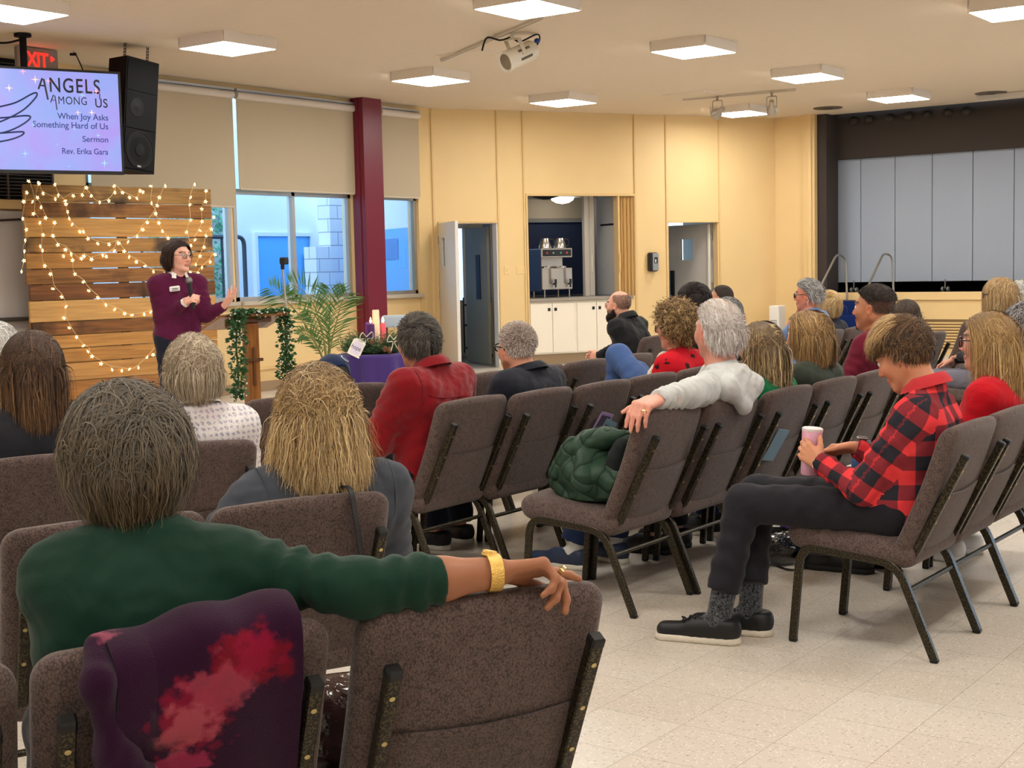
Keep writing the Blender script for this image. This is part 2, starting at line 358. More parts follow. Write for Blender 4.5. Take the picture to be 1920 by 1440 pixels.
b = MB().box((-11.99, cx[1], 0), (-11.975, cx[1]+0.36, CH)); b = MB().box((WX, cx[1], 0), (-11.98, cx[1]+0.36, CH), 0.006); b.box((-12.1, cx[1]-0.012, 0), (-12.06, cx[1], CH)); struct(b.build('column_1', PURPLEC, smooth=0))
# left end of the window wall: vent louvres, exit door, exit sign
LOUV = mat('louvre_brown', (66, 56, 50), 0.6)
def louvre(y0, y1, z0, z1, name, label):
    t = thing(name, label, 'vent', (WX, (y0+y1)/2, z0)); h = (y1-y0)/2; b = MB()
    MB().box((0.002, -h, 0), (0.012, h, z1-z0)).build('backing', BLACKM, t, smooth=0)
    z = 0.03
    while z < z1-z0-0.03: b.box((0.012, -h+0.02, z), (0.04, h-0.02, z+0.008), M=TR((0, 0, 0))); z += 0.034
    b.build('slats', LOUV, t, smooth=0)
    for yy in np.arange(-h, h+0.01, (2*h-0.02)/4): MB().box((0.01, yy, 0), (0.045, yy+0.02, z1-z0)).build('mullion', LOUV, t, smooth=0)
louvre(6.6, 8.70, 2.2, 3.05, 'louvre_vent', 'dark brown slatted vent on the wall under the television')
louvre(6.6, 8.45, 3.12, 3.58, 'louvre_vent', 'dark slatted vent by the ceiling above the television')
t = thing('exit_door', 'white exit door with push bar left of the plank wall', 'door', (WX, 7.93, 0))
MB().box((0.002, -0.5, 0.01), (0.05, 0.5, 2.08), 0.003).build('door_leaf', mat('grey_white_paint', (196, 190, 186), 0.5), t, smooth=0)
MB().box((0.05, -0.42, 0.99), (0.13, 0.46, 1.03), 0.01).build('push_bar', mat('bar_grey', (96, 92, 88), 0.35, 0.6), t)
b = MB().tube([(0.09, 0.02, 1.98), (0.1, 0.36, 2.0)], 0.012, 8); b.box((0.05, -0.2, 1.9), (0.1, 0.08, 1.96), 0.008); b.build('door_closer', mat('closer_bronze', (70, 60, 54), 0.5, 0.5), t)
struct(MB().box((WX, 6.5, 2.1), (WX+0.06, 9.1, 2.19)).build('trim_3', YTR, smooth=0))
EXITP = (atX(42, 97, -11.5), atX(50, 122, -11.5))
t = thing('exit_sign', 'red lit EXIT sign by the ceiling behind the television pole', 'sign', (-11.5, EXITP[0][1], EXITP[1][2]))
b = MB().box((-0.06, -0.05, -0.03), (-0.012, 0.40, 0.17), 0.006); b.box((-0.045, 0.15, 0.17), (-0.03, 0.17, 3.6-EXITP[1][2])); b.build('sign_case', mat('sign_grey', (150, 140, 132), 0.5), t)
EXM = frame((-0.008, -0.02, 0.0), (0, 1, 0), (0, 0, 1))
RED = mat('exit_red', (255, 30, 20), 0.5, emit=((255, 24, 16), 4.0)); textobj('sign_letters', 'EXIT', 0.19, RED, EXM, t, xs=0.78, bold=0.002)
b = MB().prism([(0.335, 0.06), (0.375, 0.085), (0.335, 0.11)], 0, 0.004, EXM); b.build('arrow', RED, t, smooth=0)
# exterior seen through the windows
OX = -16.5
EXW = mat('outside_white', (206, 214, 226), 0.8, var=(3, 0.03)); OBLUE = mat('outside_blue', (84, 164, 226), 0.6)
struct(MB().box((-22, 5, -0.2), (-12.4, 30, -0.1)).build('ground', mat('concrete', (150, 150, 146), 0.9, var=(4, 0.1)), smooth=0))
struct(MB().box((OX-0.3, 5, -0.1), (OX, 30, 5.5)).build('wall_outside', EXW, smooth=0))
d0, d1 = atX(477, 443, OX), atX(576, 443, OX)
t = thing('outside_door', 'bright blue door in the white building seen through the sliding window', 'door', (OX, (d0[1]+d1[1])/2, -0.1)); h = (d1[1]-d0[1])/2
MB().box((0.0, -h, 0), (0.05, h, d0[2]+0.1), 0.004).build('door_leaf', OBLUE, t, smooth=0)
b = MB(); b.box((0, -h-0.06, 0), (0.08, -h, d0[2]+0.16)); b.box((0, h, 0), (0.08, h+0.06, d0[2]+0.16)); b.box((0, -h, d0[2]+0.1), (0.08, h, d0[2]+0.16)); b.build('door_frame', EXW, t, smooth=0)
MB().box((0.05, h-0.14, 1.5), (0.09, h-0.1, 1.8), 0.01).build('door_handle', mat('outside_handle', (40, 60, 84), 0.4), t)
def brick_mat():
    m = mat('white_brick', (214, 218, 224), 0.85); nt = m.node_tree; N = nt.nodes; L = nt.links
    tc = N.new('ShaderNodeTexCoord'); mp = N.new('ShaderNodeMapping'); mp.inputs['Rotation'].default_value = (radians(90), 0, radians(90)); L.new(tc.outputs['Object'], mp.inputs[0])
    sp = N.new('ShaderNodeSeparateXYZ'); L.new(tc.outputs['Object'], sp.inputs[0]); ad = N.new('ShaderNodeMath'); ad.operation = 'ADD'; L.new(sp.outputs[0], ad.inputs[0]); L.new(sp.outputs[1], ad.inputs[1])
    cb = N.new('ShaderNodeCombineXYZ'); L.new(ad.outputs[0], cb.inputs[0]); L.new(sp.outputs[2], cb.inputs[1])
    br = N.new('ShaderNodeTexBrick'); br.inputs['Scale'].default_value = 1.0; br.inputs['Brick Width'].default_value = 0.42; br.inputs['Row Height'].default_value = 0.2; br.inputs['Mortar Size'].default_value = 0.008
    br.inputs['Color1'].default_value = lin((216, 220, 228)); br.inputs['Color2'].default_value = lin((204, 209, 218)); br.inputs['Mortar'].default_value = lin((150, 156, 168)); L.new(cb.outputs[0], br.inputs['Vector'])
    L.new(br.outputs[0], N['Principled BSDF'].inputs['Base Color']); return m
PX = -14.6; p0, p1 = atX(617, 372, PX), atX(672, 372, PX)
struct(MB().box((PX-0.25, p0[1], -0.1), (PX, p1[1], 5.0)).box((PX-0.25, atX(592, 460, PX)[1], -0.1), (PX, p0[1], 1.78)).build('outside_pillar', brick_mat(), smooth=0))
IVY = mat('ivy_leaf', (110, 176, 150), 0.6, var=(30, 0.5))
q0, q1 = atX(385, 480, -14.6), atX(434, 480, -14.6)
b = MB(); n = 2600
py = RNG.uniform(q0[1]-0.9, q1[1], n); pz = RNG.uniform(0.2, 3.4, n); px = -14.6+RNG.uniform(-0.12, 0.06, n)
for i in range(n):
    a, c = RNG.uniform(0, 6.28), RNG.uniform(0.022, 0.045); e = RNG.normal(0, 0.5, 3); u = np.array([e[0]*0.6, cos(a), sin(a)])*c; w = np.array([e[1]*0.6, -sin(a), cos(a)])*c*0.8; o = np.array([px[i], py[i], pz[i]])
    b.add([o-u, o+w*0.8, o+u, o-w*0.8], [(0, 1, 2, 3)])
o = b.build('ivy', IVY, smooth=0); tag(o, 'green ivy covering the wall outside the leftmost window', 'ivy'); o['kind'] = 'stuff'
struct(MB().box((-14.95, q0[1]-1.2, -0.1), (-14.7, q1[1]+0.05, 3.6)).build('ivy_wall', EXW, smooth=0))
r0 = atX(400, 444, -14.3); r1 = atX(457, 444, -14.3)
t = thing('outside_railing', 'dark metal railing outside the leftmost windows', 'railing', (-14.3, r1[1], -0.1)); L_ = r1[1]-r0[1]
b = MB().tube(bend([(0, -L_-0.4, r0[2]+0.1), (0, 0, r1[2]+0.1), (0, 0, 0)], 0.12), 0.03, 8); b.build('handrail', mat('rail_dark', (60, 70, 84), 0.5, 0.3), t)
for k in range(4): MB().tube([(0, -0.45*k-0.4, 0), (0, -0.45*k-0.4, r1[2]+0.08)], 0.018, 6).build('baluster', mat('rail_dark', (60, 70, 84)), t)
# ------------------------------------------------------------------ kitchen behind the yellow wall
KB = mat('kitchen_beige', (196, 184, 164), 0.6); NAVY = mat('navy_blind', (38, 52, 84), 0.7)
KS0, KS1, KT = -0.12, 5.66, 2.6
struct(MB().box((KS0, 0.02, -0.1), (KS1, KT+1.5, -0.002), M=YM).build('floor_kitchen', mat('kitchen_tile', (150, 144, 134), 0.35, var=(3, 0.06)), smooth=0))
struct(MB().box((KS0, 0.12, 2.5), (KS1, KT+1.6, 2.6), M=YM).build('ceiling_kitchen', mat('kitchen_ceiling', (206, 202, 194), 0.8), smooth=0))
z1 = 2.0
struct(MB().box((KS0-0.1, 0.13, 0), (KS0, KT+1.5, z1), M=YM).build('wall_kitchen_outer', OBLUE, smooth=0))
struct(MB().box((KS0-0.1, 0.13, z1), (KS0, KT+1.5, CH+0.6), M=YM).build('wall_kitchen_upper', EXW, smooth=0))
P = YA-0.22*YD; q = atpl(716, 449, P, YD); s_, t_ = (q-YA) @ YD, (q-YA) @ YN; q2 = atpl(748, 486, P, YD); t2 = (q2-YA) @ YN
o = MB().box((KS0-0.112, t2, q2[2]), (KS0-0.1, t_, q[2]), 0.002, M=YM).build('wall_panel', mat('outside_blue_panel', (52, 124, 190), 0.5), smooth=0); tag(o, 'darker blue rectangle on the blue wall outside the narrow window', 'panel')
b = MB(); b.box((KS0, KT, 0), (KS1, KT+0.1, 0.9), M=YM); b.box((KS0, KT, 2.15), (KS1, KT+0.1, 2.5), M=YM); b.box((KS1-0.05, 0.12, 0), (KS1, KT, 2.5), M=YM); b.box((1.56, KT, 0), (2.35, KT+0.1, 2.5), M=YM)
struct(b.build('wall_kitchen', KB, smooth=0))
struct(MB().box((2.3, KT-0.01, 0.92), (4.3, KT+0.06, 2.13), M=YM).box((0.5, KT+1.2, 0), (1.7, KT+1.3, 2.1), M=YM).build('window_4', NAVY, smooth=0))
b = MB().box((2.35, KT-0.06, 2.13), (4.2, KT-0.02, 2.19), M=YM); struct(b.build('trim_4', mat('grey_fascia', (140, 136, 130), 0.5), smooth=0))
struct(MB().box((3.1, 0.13, 0), (3.16, 0.98, 2.5), M=YM).build('wall_pantry', WHITE, smooth=0)); struct(MB().box((3.64, 0.13, 0), (3.7, 2.4, 2.5), M=YM).build('wall_passage', mat('passage_grey', (150, 148, 146), 0.7), smooth=0))
struct(MB().box((1.5, KT-0.03, 0), (1.62, KT, 2.1), M=YM).box((1.1, KT-0.03, 2.04), (1.62, KT, 2.12), M=YM).build('door_2', WHITE, smooth=0))
struct(MB().box((1.86, KT-0.02, 0.85), (1.98, KT, 2.1), M=YM).build('window_5', mat('dusk_blue', (96, 128, 178), 0.4), smooth=0))
# kitchen counter and cabinets under the pass-through
o = MB().box((1.42, -0.03, 0.91), (3.12, 0.62, 0.955), 0.006, M=YM).build('countertop', mat('grey_laminate', (150, 142, 132), 0.4)); tag(o, 'grey laminate countertop in the kitchen pass-through', 'countertop')
t = thing('cabinet', 'long white base cabinet with black pulls under the kitchen pass-through', 'cabinet', M=frame(yw(2.15, 0, 0), YD, YN))
MB().box((-0.72, 0.02, 0.15), (0.72, 0.6, 0.91)).box((-0.7, 0.06, 0.0), (0.72, 0.6, 0.15)).build('cabinet_body', CREAM, t, smooth=0)
dsx = [-0.715, -0.36, 0.02, 0.36, 0.715]
for i in range(4):
    d = MB().box((dsx[i]+0.004+(0.02 if i == 2 else 0), 0.0, 0.17), (dsx[i+1]-0.004-(0.02 if i == 1 else 0), 0.02, 0.88), 0.003).build('cabinet_door', CREAM, t, smooth=0)
    xx = dsx[i+1]-0.075 if i % 2 == 0 else dsx[i]+0.03
    if i == 1: xx = dsx[i]+0.03
    MB().box((xx, -0.012, 0.77), (xx+0.04, 0.0, 0.815), 0.004).build('door_pull', BLACK, d)
# accordion shutter folded at the right of the opening
t = thing('folding_shutter', 'yellow accordion shutter folded beside the kitchen pass-through', 'shutter', M=frame(yw(3.03, 0.06, 0.95), YD, YN))
pts = [(-0.12+0.03*k, 0.05*(1 if k % 2 else -1)) for k in range(10)]; b = MB()
for k in range(9):
    (x0, y0), (x1, y1) = pts[k], pts[k+1]; b.add([(x0, y0, 0), (x1, y1, 0), (x1, y1, 1.46), (x0, y0, 1.46)], [(0, 1, 2, 3)]); b.add([(x0, y0+0.004, 0), (x1, y1+0.004, 0), (x1, y1+0.004, 1.46), (x0, y0+0.004, 1.46)], [(3, 2, 1, 0)])
b.build('folds', YTR, t, smooth=0); MB().box((-0.15, -0.08, 0), (-0.12, 0.06, 1.46), 0.004).build('lead_post', YTR, t, smooth=0); MB().box((-0.15, -0.105, 0.35), (-0.125, -0.08, 0.62), 0.006).build('shutter_handle', YTR, t)
t = thing('kitchen_shutter', 'white folding shutter edge inside the kitchen', 'shutter', M=frame(yw(2.68, 0.5, 0.955), YD, YN))
for k in range(2): MB().box((-0.1+0.085*k, -0.03, 0), (-0.02+0.085*k, 0.05, 1.5), 0.005).build('shutter_leaf', mat('shutter_white', (206, 200, 190), 0.5), t, smooth=0)
MB().box((0.0, -0.06, 0.35), (0.025, -0.03, 0.62), 0.006).build('shutter_handle', WHITE, t)
t = thing('pantry_panel', 'pale grey panel with outlets facing the side wall at the right inside the kitchen', 'cabinet', M=frame(yw(3.06, 0.55, 0), YD, YN))  # thin panel added as the face of the side wall, no cabinet behind it
MB().box((-0.03, -0.38, 0.96), (0.03, 0.38, 2.42), 0.004).build('cabinet_body', mat('pale_grey', (206, 203, 196), 0.5), t, smooth=0)
MB().box((-0.04, -0.28, 2.0), (-0.03, 0.24, 2.03), 0.002).build('dark_strip', BLACK, t)
for zz, xx in ((1.35, -0.02), (1.1, 0.06)): MB().box((-0.036, xx, zz), (-0.03, xx+0.08, zz+0.12), 0.003).build('outlet_plate', mat('ivory', (206, 200, 178), 0.4), t)
t = thing('dome_light', 'white round dome light on the kitchen ceiling', 'ceiling light', tuple(yw(3.0, 2.0, 2.5))); MB().lathe([(0.01, -0.1), (0.1, -0.085), (0.17, -0.045), (0.19, 0.0)], 24).build('light_dome', mat('dome_white', (220, 216, 208), 0.4, emit=((255, 244, 226), 9.0)), t)
t = thing('ceiling_vent', 'dark round vent on the kitchen ceiling', 'vent', tuple(yw(2.55, 1.7, 2.5))); MB().lathe([(0.02, -0.05), (0.05, -0.05), (0.2, -0.012), (0.22, 0.0)], 20).build('vent_cone', mat('vent_grey', (70, 70, 70), 0.5), t)
# doors of the yellow wall
def leaf(name, label, hinge, ang, w, hgt, win, m, side):
    t = thing(name, label, 'door', hinge, ang)
    x0, x1, z0, z1 = win; b = MB()
    for lo, hi in (((0, -0.022, 0.01), (w, 0.022, z0)), ((0, -0.022, z1), (w, 0.022, hgt)), ((0, -0.022, z0), (x0, 0.022, z1)), ((x1, -0.022, z0), (w, 0.022, z1))): b.box(lo, hi)
    b.build('door_leaf', m, t, smooth=0); b = MB()
    for s in (-1, 1):
        for lo, hi in (((x0-0.02, 0.02*s-0.005, z0-0.02), (x0, 0.02*s+0.005, z1+0.02)), ((x1, 0.02*s-0.005, z0-0.02), (x1+0.02, 0.02*s+0.005, z1+0.02)), ((x0, 0.02*s-0.005, z0-0.02), (x1, 0.02*s+0.005, z0)), ((x0, 0.02*s-0.005, z1), (x1, 0.02*s+0.005, z1+0.02))): b.box(lo, hi)
    b.build('window_frame', m, t, smooth=0); MB().box((x0, -0.003, z0), (x1, 0.003, z1)).build('pane', GLASS, t, smooth=0)
    
    for zz in (0.3, 1.0, 1.75): MB().box((-0.012, -0.03, zz), (0.03, 0.03, zz+0.11)).build('hinge', mat('hinge', (190, 186, 178), 0.4, 0.5), t)
    return t
h1 = yw(0.07, -0.03, 0); f1 = atz(861, 412.5, 2.04); a1 = math.atan2(f1[1]-h1[1], f1[0]-h1[0])
leaf('kitchen_door', 'white door standing open into the room by the coffee kitchen', tuple(h1), a1, 0.9, 2.035, (0.16, 0.34, 1.45, 1.83), WHITE, 1)
h2 = yw(4.60, 0.16, 0); ang2 = math.atan2(YN[1], YN[0])+radians(18)
t = leaf('passage_door', 'pale grey door with small window open into the dim passage', tuple(h2), ang2, 0.85, 2.0, (0.34, 0.6, 1.46, 1.78), mat('door_grey', (196, 192, 186), 0.5), 1)
MB().box((0.72, -0.04, 0.5), (0.8, 0.04, 1.3), 0.004).build('push_plate', BLACK, t); MB().box((0, -0.04, 0.0), (0.025, 0.06, 2.0)).build('door_edge', WHITE, t, smooth=0)
b = MB(); b.box((0.05, 0, 0), (0.075, 0.14, 2.06), M=YM); b.box((0.935, 0, 0), (0.96, 0.14, 2.06), M=YM); b.box((0.05, 0, 2.03), (0.96, 0.14, 2.06), M=YM); struct(b.build('trim_5', WHITE, smooth=0))
t = thing('inner_door', 'grey inner door with long slot window seen through the open kitchen doorway', 'door', M=frame(yw(1.02, 0.5, 0), YN, -YD)); MB().box((0, -0.02, 0.01), (0.8, 0.02, 2.0)).build('door_leaf', mat('door_olive', (150, 146, 128), 0.5), t, smooth=0); MB().box((0.25, 0.015, 0.95), (0.4, 0.03, 1.6), 0.004).build('slot_window', BLACK, t)
t = thing('utility_cart', 'black wire utility cart seen through the open kitchen doorway', 'cart', M=frame(yw(1.5, 2.1, 0), YD, YN))
b = MB()
for xx in (-0.13, 0.13):
    for yy in (-0.2, 0.2): b.tube([(xx, yy, 0.08), (xx, yy, 0.95)], 0.012, 6)
b.tube(bend([(-0.13, -0.2, 0.9), (-0.13, -0.2, 1.0), (0.13, -0.2, 1.0), (0.13, -0.2, 0.9)], 0.04), 0.012, 6); b.build('cart_frame', BLACK, t)
for zz in (0.14, 0.5, 0.82): MB().box((-0.14, -0.21, zz), (0.14, 0.21, zz+0.03), 0.004).build('shelf', BLACK, t)
for xx in (-0.13, 0.13): MB().tube([(xx, -0.212, 0.045), (xx, -0.188, 0.045)], 0.045, 12).build('caster', BLACKM, t)
# back counter in the kitchen and things on the passage wall
o = MB().box((2.4, KT-0.5, 0), (3.6, KT-0.03, 0.94), 0.004, M=YM).build('back_counter', mat('dark_counter', (70, 72, 78), 0.5), smooth=0); tag(o, 'dark counter along the far kitchen wall', 'counter')
o = MB().box((0.62, 3.3, 0), (1.5, 3.7, 0.92), 0.004, M=YM).build('sink_counter', mat('navy_counter', (44, 56, 80), 0.5), smooth=0); tag(o, 'dark blue counter in the room beyond the kitchen doorway', 'counter')
# wall plates, dispenser
def plate(s, z, w, label, n):
    t = thing('switch_plate', label, 'switch', M=frame(yw(s, 0, z), YD, YN)); MB().box((-w, -0.008, -0.06), (w, 0, 0.06), 0.003).build('cover_plate', mat('plate_yellow', (228, 198, 140), 0.4), t)
    for k in range(n): MB().box((-w+(2*k+1)*w/n-0.006, -0.016, -0.014), (-w+(2*k+1)*w/n+0.006, -0.006, 0.014), 0.002).build('toggle', mat('plate_cream', (236, 214, 166), 0.4), t)
plate(1.08, 1.37, 0.04, 'narrow yellow light switch plate right of the kitchen doorway', 1); plate(1.30, 1.37, 0.075, 'wide yellow double switch plate left of the pass-through', 2)
t = thing('sanitizer_dispenser', 'black and silver hand sanitizer dispenser on the yellow wall', 'dispenser', M=frame(yw(3.44, 0, 1.45), YD, YN))
MB().box((-0.075, -0.09, -0.15), (0.075, 0, 0.13), 0.02).build('dispenser_body', BLACK, t); MB().box((-0.03, -0.105, -0.14), (0.073, -0.085, 0.12), 0.012).build('silver_cover', mat('silver_plastic', (150, 150, 152), 0.35, 0.4), t); MB().box((-0.005, -0.11, -0.03), (0.05, -0.103, 0.06), 0.004).build('sight_window', BLACK, t); MB().box((0.005, -0.114, -0.02), (0.022, -0.108, 0.03), 0.002).build('label_sticker', WHITE, t)
# ------------------------------------------------------------------ stage
b = MB(); b.box((-9.6, SY, 0), (-8.75, SY+0.15, CH)); b.box((-8.93, SY-0.08, 0), (-8.75, SY, CH)); b.box((-8.84, SY-0.12, 0), (-8.79, SY-0.08, CH)); struct(b.build('wall_stage', YEL, smooth=0))
b = MB(); b.box((-8.75, SY, 0), (3, SY+0.1, 0.80)); b.box((-8.75, SY-0.03, 0.80), (3, SY+0.12, 0.915), 0.005)
for xx in (-6.08, -5.98): b.box((xx, SY-0.012, 0), (xx+0.02, SY, 0.8))
struct(b.build('stage_front', YEL, smooth=0))
t = thing('floor_vent', 'yellow slatted vent low in the stage front', 'vent', (-6.9, SY, 0.1)); b = MB()
for k in range(9): b.box((-0.6, -0.02, 0.02+0.042*k), (0.6, 0.0, 0.045+0.042*k))
b.build('slats', YTR, t, smooth=0); MB().box((-0.62, -0.006, 0), (0.62, 0, 0.42)).build('backing', mat('vent_shadow', (120, 96, 60), 0.8), t, smooth=0)
struct(MB().box((-8.75, SY+0.1, 0.8), (3, 24, 0.9)).build('stage_floor', BLACKM, smooth=0))
FASC = mat('stage_brown', (58, 50, 46), 0.8)
b = MB(); b.box((-8.75, SY+0.45, 2.94), (3, SY+0.55, 5.0)); b.box((-8.75, SY+0.02, 0.9), (-8.6, SY+0.45, 4.0)); struct(b.build('stage_fascia', FASC, smooth=0))
struct(MB().box((-8.8, SY+1.6, 0.9), (3, SY+1.7, 4)).box((-8.8, SY+0.0, 3.9), (3, SY+1.7, 4.0)).box((-8.85, SY+0.15, 0), (-8.76, SY+1.7, 4)).build('stage_backing', BLACKM, smooth=0))
PF = mat('partition_fabric', (158, 168, 184), 0.95, spec=0.1, var=(90, 0.10), bump=(300, 0.3, 0.002)); PY = SY+0.55
t = thing('folding_partition', 'long blue grey fabric room divider standing on the stage', 'partition', ((atY(1548, 400, PY)[0]), PY, 0.9)); X0 = t.location.x
js = [1549, 1613.75, 1678, 1747.6, 1823.75, 1901]; xs = [atY(x, 400, PY)[0]-X0 for x in js]; xs.append(xs[-1]+(xs[-1]-xs[-2])); xs.append(xs[-1]+0.6)
zb, zt = atY(1549, 530, PY)[2]-0.9, atY(1550, 301, PY)[2]-0.9
for k in range(len(xs)-1): MB().box((xs[k]+0.004, 0, zb), (xs[k+1]-0.004, 0.045, zt), 0.006).build('divider_panel', PF, t, smooth=0)
b = MB(); b.box((-0.05, 0.01, 0.06), (-0.0, 0.05, zt+0.03)); b.box((0, 0.01, zt), (xs[-1], 0.04, zt+0.015))
for k in range(1, len(xs)-1): b.box((xs[k]-0.02, 0.005, zt+0.01), (xs[k]+0.02, 0.035, zt+0.035))
b.build('edge_frame', BLACK, t, smooth=0)
for x in (1601, 1772):
    cxx = atY(x, 540, PY)[0]-X0
    MB().tube([(cxx-0.05, 0.0, 0.04), (cxx-0.02, 0.0, 0.04)], 0.04, 12).tube([(cxx+0.03, 0.0, 0.04), (cxx+0.06, 0.0, 0.04)], 0.04, 12).tube([(cxx, 0, 0.05), (cxx, 0, 0.19)], 0.01, 6).build('caster', mat('caster_grey', (130, 128, 124), 0.4, 0.4), t)
BLUEC = mat('blue_carpet', (22, 42, 96), 0.95, spec=0.1, bump=(300, 0.4, 0.003))
t = thing('stage_steps', 'blue carpeted steps up to the stage between silver handrails', 'steps', (-7.95, SY-0.03, 0)); b = MB()
for k in range(4): b.box((-0.45, -1.12+0.28*k, 0), (0.45, 0, 0.2*(k+1)-0.005), 0.008)
b.build('treads', BLUEC, t, smooth=0)
for (tp, bt, en), lab in (((1570, 484), (1546, 530), (1578, 555)), 'left silver handrail of the stage steps'), (((1658, 478), (1637, 530), (1668, 530)), 'right silver handrail of the stage steps'):
    A = atY(*tp, SY-0.35); o0 = np.array([A[0], SY-0.35, 0]); t = thing('handrail', lab, 'handrail', tuple(o0), group='handrails of the stage steps')
    MB().tube(bend([(-0.02, -0.9, 0.0), (-0.02, -0.9, 0.75), (0.0, -0.02, 1.5), (0.04, 0.2, 1.45), (0.05, 0.25, 0.75)], 0.12, 7), 0.016, 10).build('rail_tube', mat('rail_silver', (168, 166, 160), 0.3, 0.85), t)
t = thing('air_purifier', 'slim white tower air purifier in the corner beside the stage', 'air purifier', (-9.2, SY-0.45, 0)); MB().box((-0.08, -0.12, 0), (0.08, 0.12, 0.74), 0.012).build('purifier_body', mat('white_plastic', (230, 228, 222), 0.4), t)
b = MB()
for k in range(14): b.box((-0.05, -0.125, 0.12+0.03*k), (0.05, -0.118, 0.133+0.03*k))
b.build('air_grille', mat('grille_grey', (150, 150, 150), 0.5), t, smooth=0)
# ------------------------------------------------------------------ ceiling fixtures
PAN = mat('panel_glow', (255, 252, 244), 0.5, emit=((255, 251, 244), PANEL_LIGHT)); CASE = mat('panel_case', (236, 226, 214), 0.6)
def panel(x, y, label, first=[]):
    if not first:
        t = thing('ceiling_light', label, 'ceiling light', (x, y, CH), group='square ceiling light panels')
        b = MB(); w, h = 0.31, 0.33
        b.box((-w, -h, -0.09), (-w+0.015, h, 0)); b.box((w-0.015, -h, -0.10), (w, h, 0)); b.box((-w, -h, -0.10), (w, -h+0.015, 0)); b.box((-w, h-0.015, -0.10), (w, h, 0)); b.build('light_case', CASE, t, smooth=0)
        MB().box((-w+0.012, -h+0.012, -0.104), (w-0.012, h-0.012, -0.08), 0.004).build('diffuser', PAN, t, smooth=0); first.append(t)
    else:
        t = copy_tree(first[0]); t.location = (x, y, CH); t['label'] = label
NEARL = 'square white ceiling light panel behind the viewer'
for x, y, lb in ((-6.65, 9.35, 'largest lit square panel at the top centre, above the spotlight track'), (-9.78, 6.68, 'lit square panel cut by the top left corner of the photo'), (-9.85, 9.02, 'lit square panel right of the hanging loudspeaker'),
    (-9.95, 12.1, 'lit square panel left of the burgundy column top, small'), (-6.77, 12.35, 'lit square panel right of the hanging theatre spotlight'), (-6.77, 15.05, 'lit square panel above the far track with two small spots'),
    (-6.77, 17.9, 'lit square panel nearest the stage fascia'), (-10.1, 14.95, 'lit square panel above the kitchen pass-through'), (-9.1, 17.95, 'lit square panel between the two small spots, nearest the corner'), (-3.65, 12.4, 'lit square panel cut by the top right corner of the photo')):
    panel(x, y, lb)
for x, y in ((-3.65, 15.3), (-3.65, 18.0), (-0.6, 15.3), (-3.65, 9.3), (-0.6, 9.3), (-0.6, 12.4), (-6.7, 6.3), (-3.65, 6.3), (-0.6, 6.3), (-6.7, 3.3), (-3.65, 3.3), (-0.6, 3.3), (-9.8, 3.3), (-6.7, 0.3), (-3.65, 0.3), (-0.6, 0.3), (2.5, 0.3), (2.5, 6.3), (2.5, 12.4), (2.5, 3.3), (-0.6, -2.7), (-3.65, -2.7)): panel(x, y, NEARL)
LGREY = mat('track_white', (206, 196, 180), 0.45)
def track(p, q, label):
    t = thing('spotlight_track', label, 'lighting track', tuple((p+q)/2)); d = (q-p)/np.linalg.norm(q-p); M = frame((0, 0, 0), d, (0, 0, 1)); L = np.linalg.norm(q-p)/2
    MB().box((-L, -0.03, -0.018), (L, 0, 0.018), 0.003, M=M).build('track_rail', LGREY, t, smooth=0); b = MB(); b.box((-L, -0.032, -0.004), (L, -0.029, 0.004), M=M); b.build('track_slot', mat('slot_dark', (110, 100, 90), 0.6), t, smooth=0); return t
p, q = atz(828, 110, CH), atz(1015, 30, CH); track(p, q, 'long white spotlight track at the top centre carrying the theatre spot')
p2, q2 = atz(1281, 184, CH), atz(1492, 166, CH); track(p2, q2, 'thin white track on the far ceiling carrying two small spots')
# theatre spot hung under the first track
hc = atz(960, 62, CH); t = thing('theatre_spotlight', 'large white cylinder theatre spotlight hanging from the ceiling track', 'spotlight', tuple(hc))
zc = (CM @ (hc-CO))[2]; A = CO+ray(946, 117)*(zc-0.12)-hc; B = CO+ray(1000, 92)*(zc+0.06)-hc
d = (B-A)/np.linalg.norm(B-A); M = frame(A, np.cross(d, (0, 0, 1)), np.cross(np.cross(d, (0, 0, 1)), d)*-1); M[:3, 2] = d; M[:3, 0] = np.cross((0, 0, 1), d); M[:3, 0] /= np.linalg.norm(M[:3, 0]); M[:3, 1] = np.cross(d, M[:3, 0])
L = np.linalg.norm(B-A); SPW = mat('spot_white', (222, 214, 196), 0.4)
MB().lathe([(0.07, 0.02), (0.092, 0.0), (0.1, 0.0), (0.1, 0.03), (0.094, 0.035), (0.094, L-0.03), (0.08, L), (0.01, L)], 28, M).build('lamp_barrel', SPW, t)
MB().lathe([(0.01, 0.035), (0.07, 0.02), (0.075, 0.012)], 20, M).build('lens', mat('lens_grey', (120, 122, 120), 0.1, 0.3, coat=0.8), t)
c = (A+B)/2; sd = M[:3, 0]
for s in (-1, 1):
    f = c+sd*0.105*s; MB().tube([(sd*0.105*s+np.array([0, 0, -0.06])), f], 1.0, rect=(0.02, 0.004), up=d).build('yoke_arm', SPW, t)
MB().tube([sd*0.105-np.array([0, 0, 0.06]), -sd*0.105-np.array([0, 0, 0.06])], 1.0, rect=(0.004, 0.02), up=(0, 0, 1)).tube([(0, 0, -0.06), (0, 0, 0)], 0.02, 8).build('yoke_bridge', SPW, t)
b = MB()
for s in (0.35, 0.65):
    for a in (radians(200), radians(150)):
        u = M[:3, 0]*cos(a)+M[:3, 1]*sin(a); w = np.cross(d, u); cc = A+d*L*0.55+u*0.094; b.box((-0.07, -0.012, -0.002), (0.07, 0.012, 0.004), M=frame(cc, d, w))
b.build('vent_slots', mat('slot_shadow', (140, 134, 118), 0.6), t)
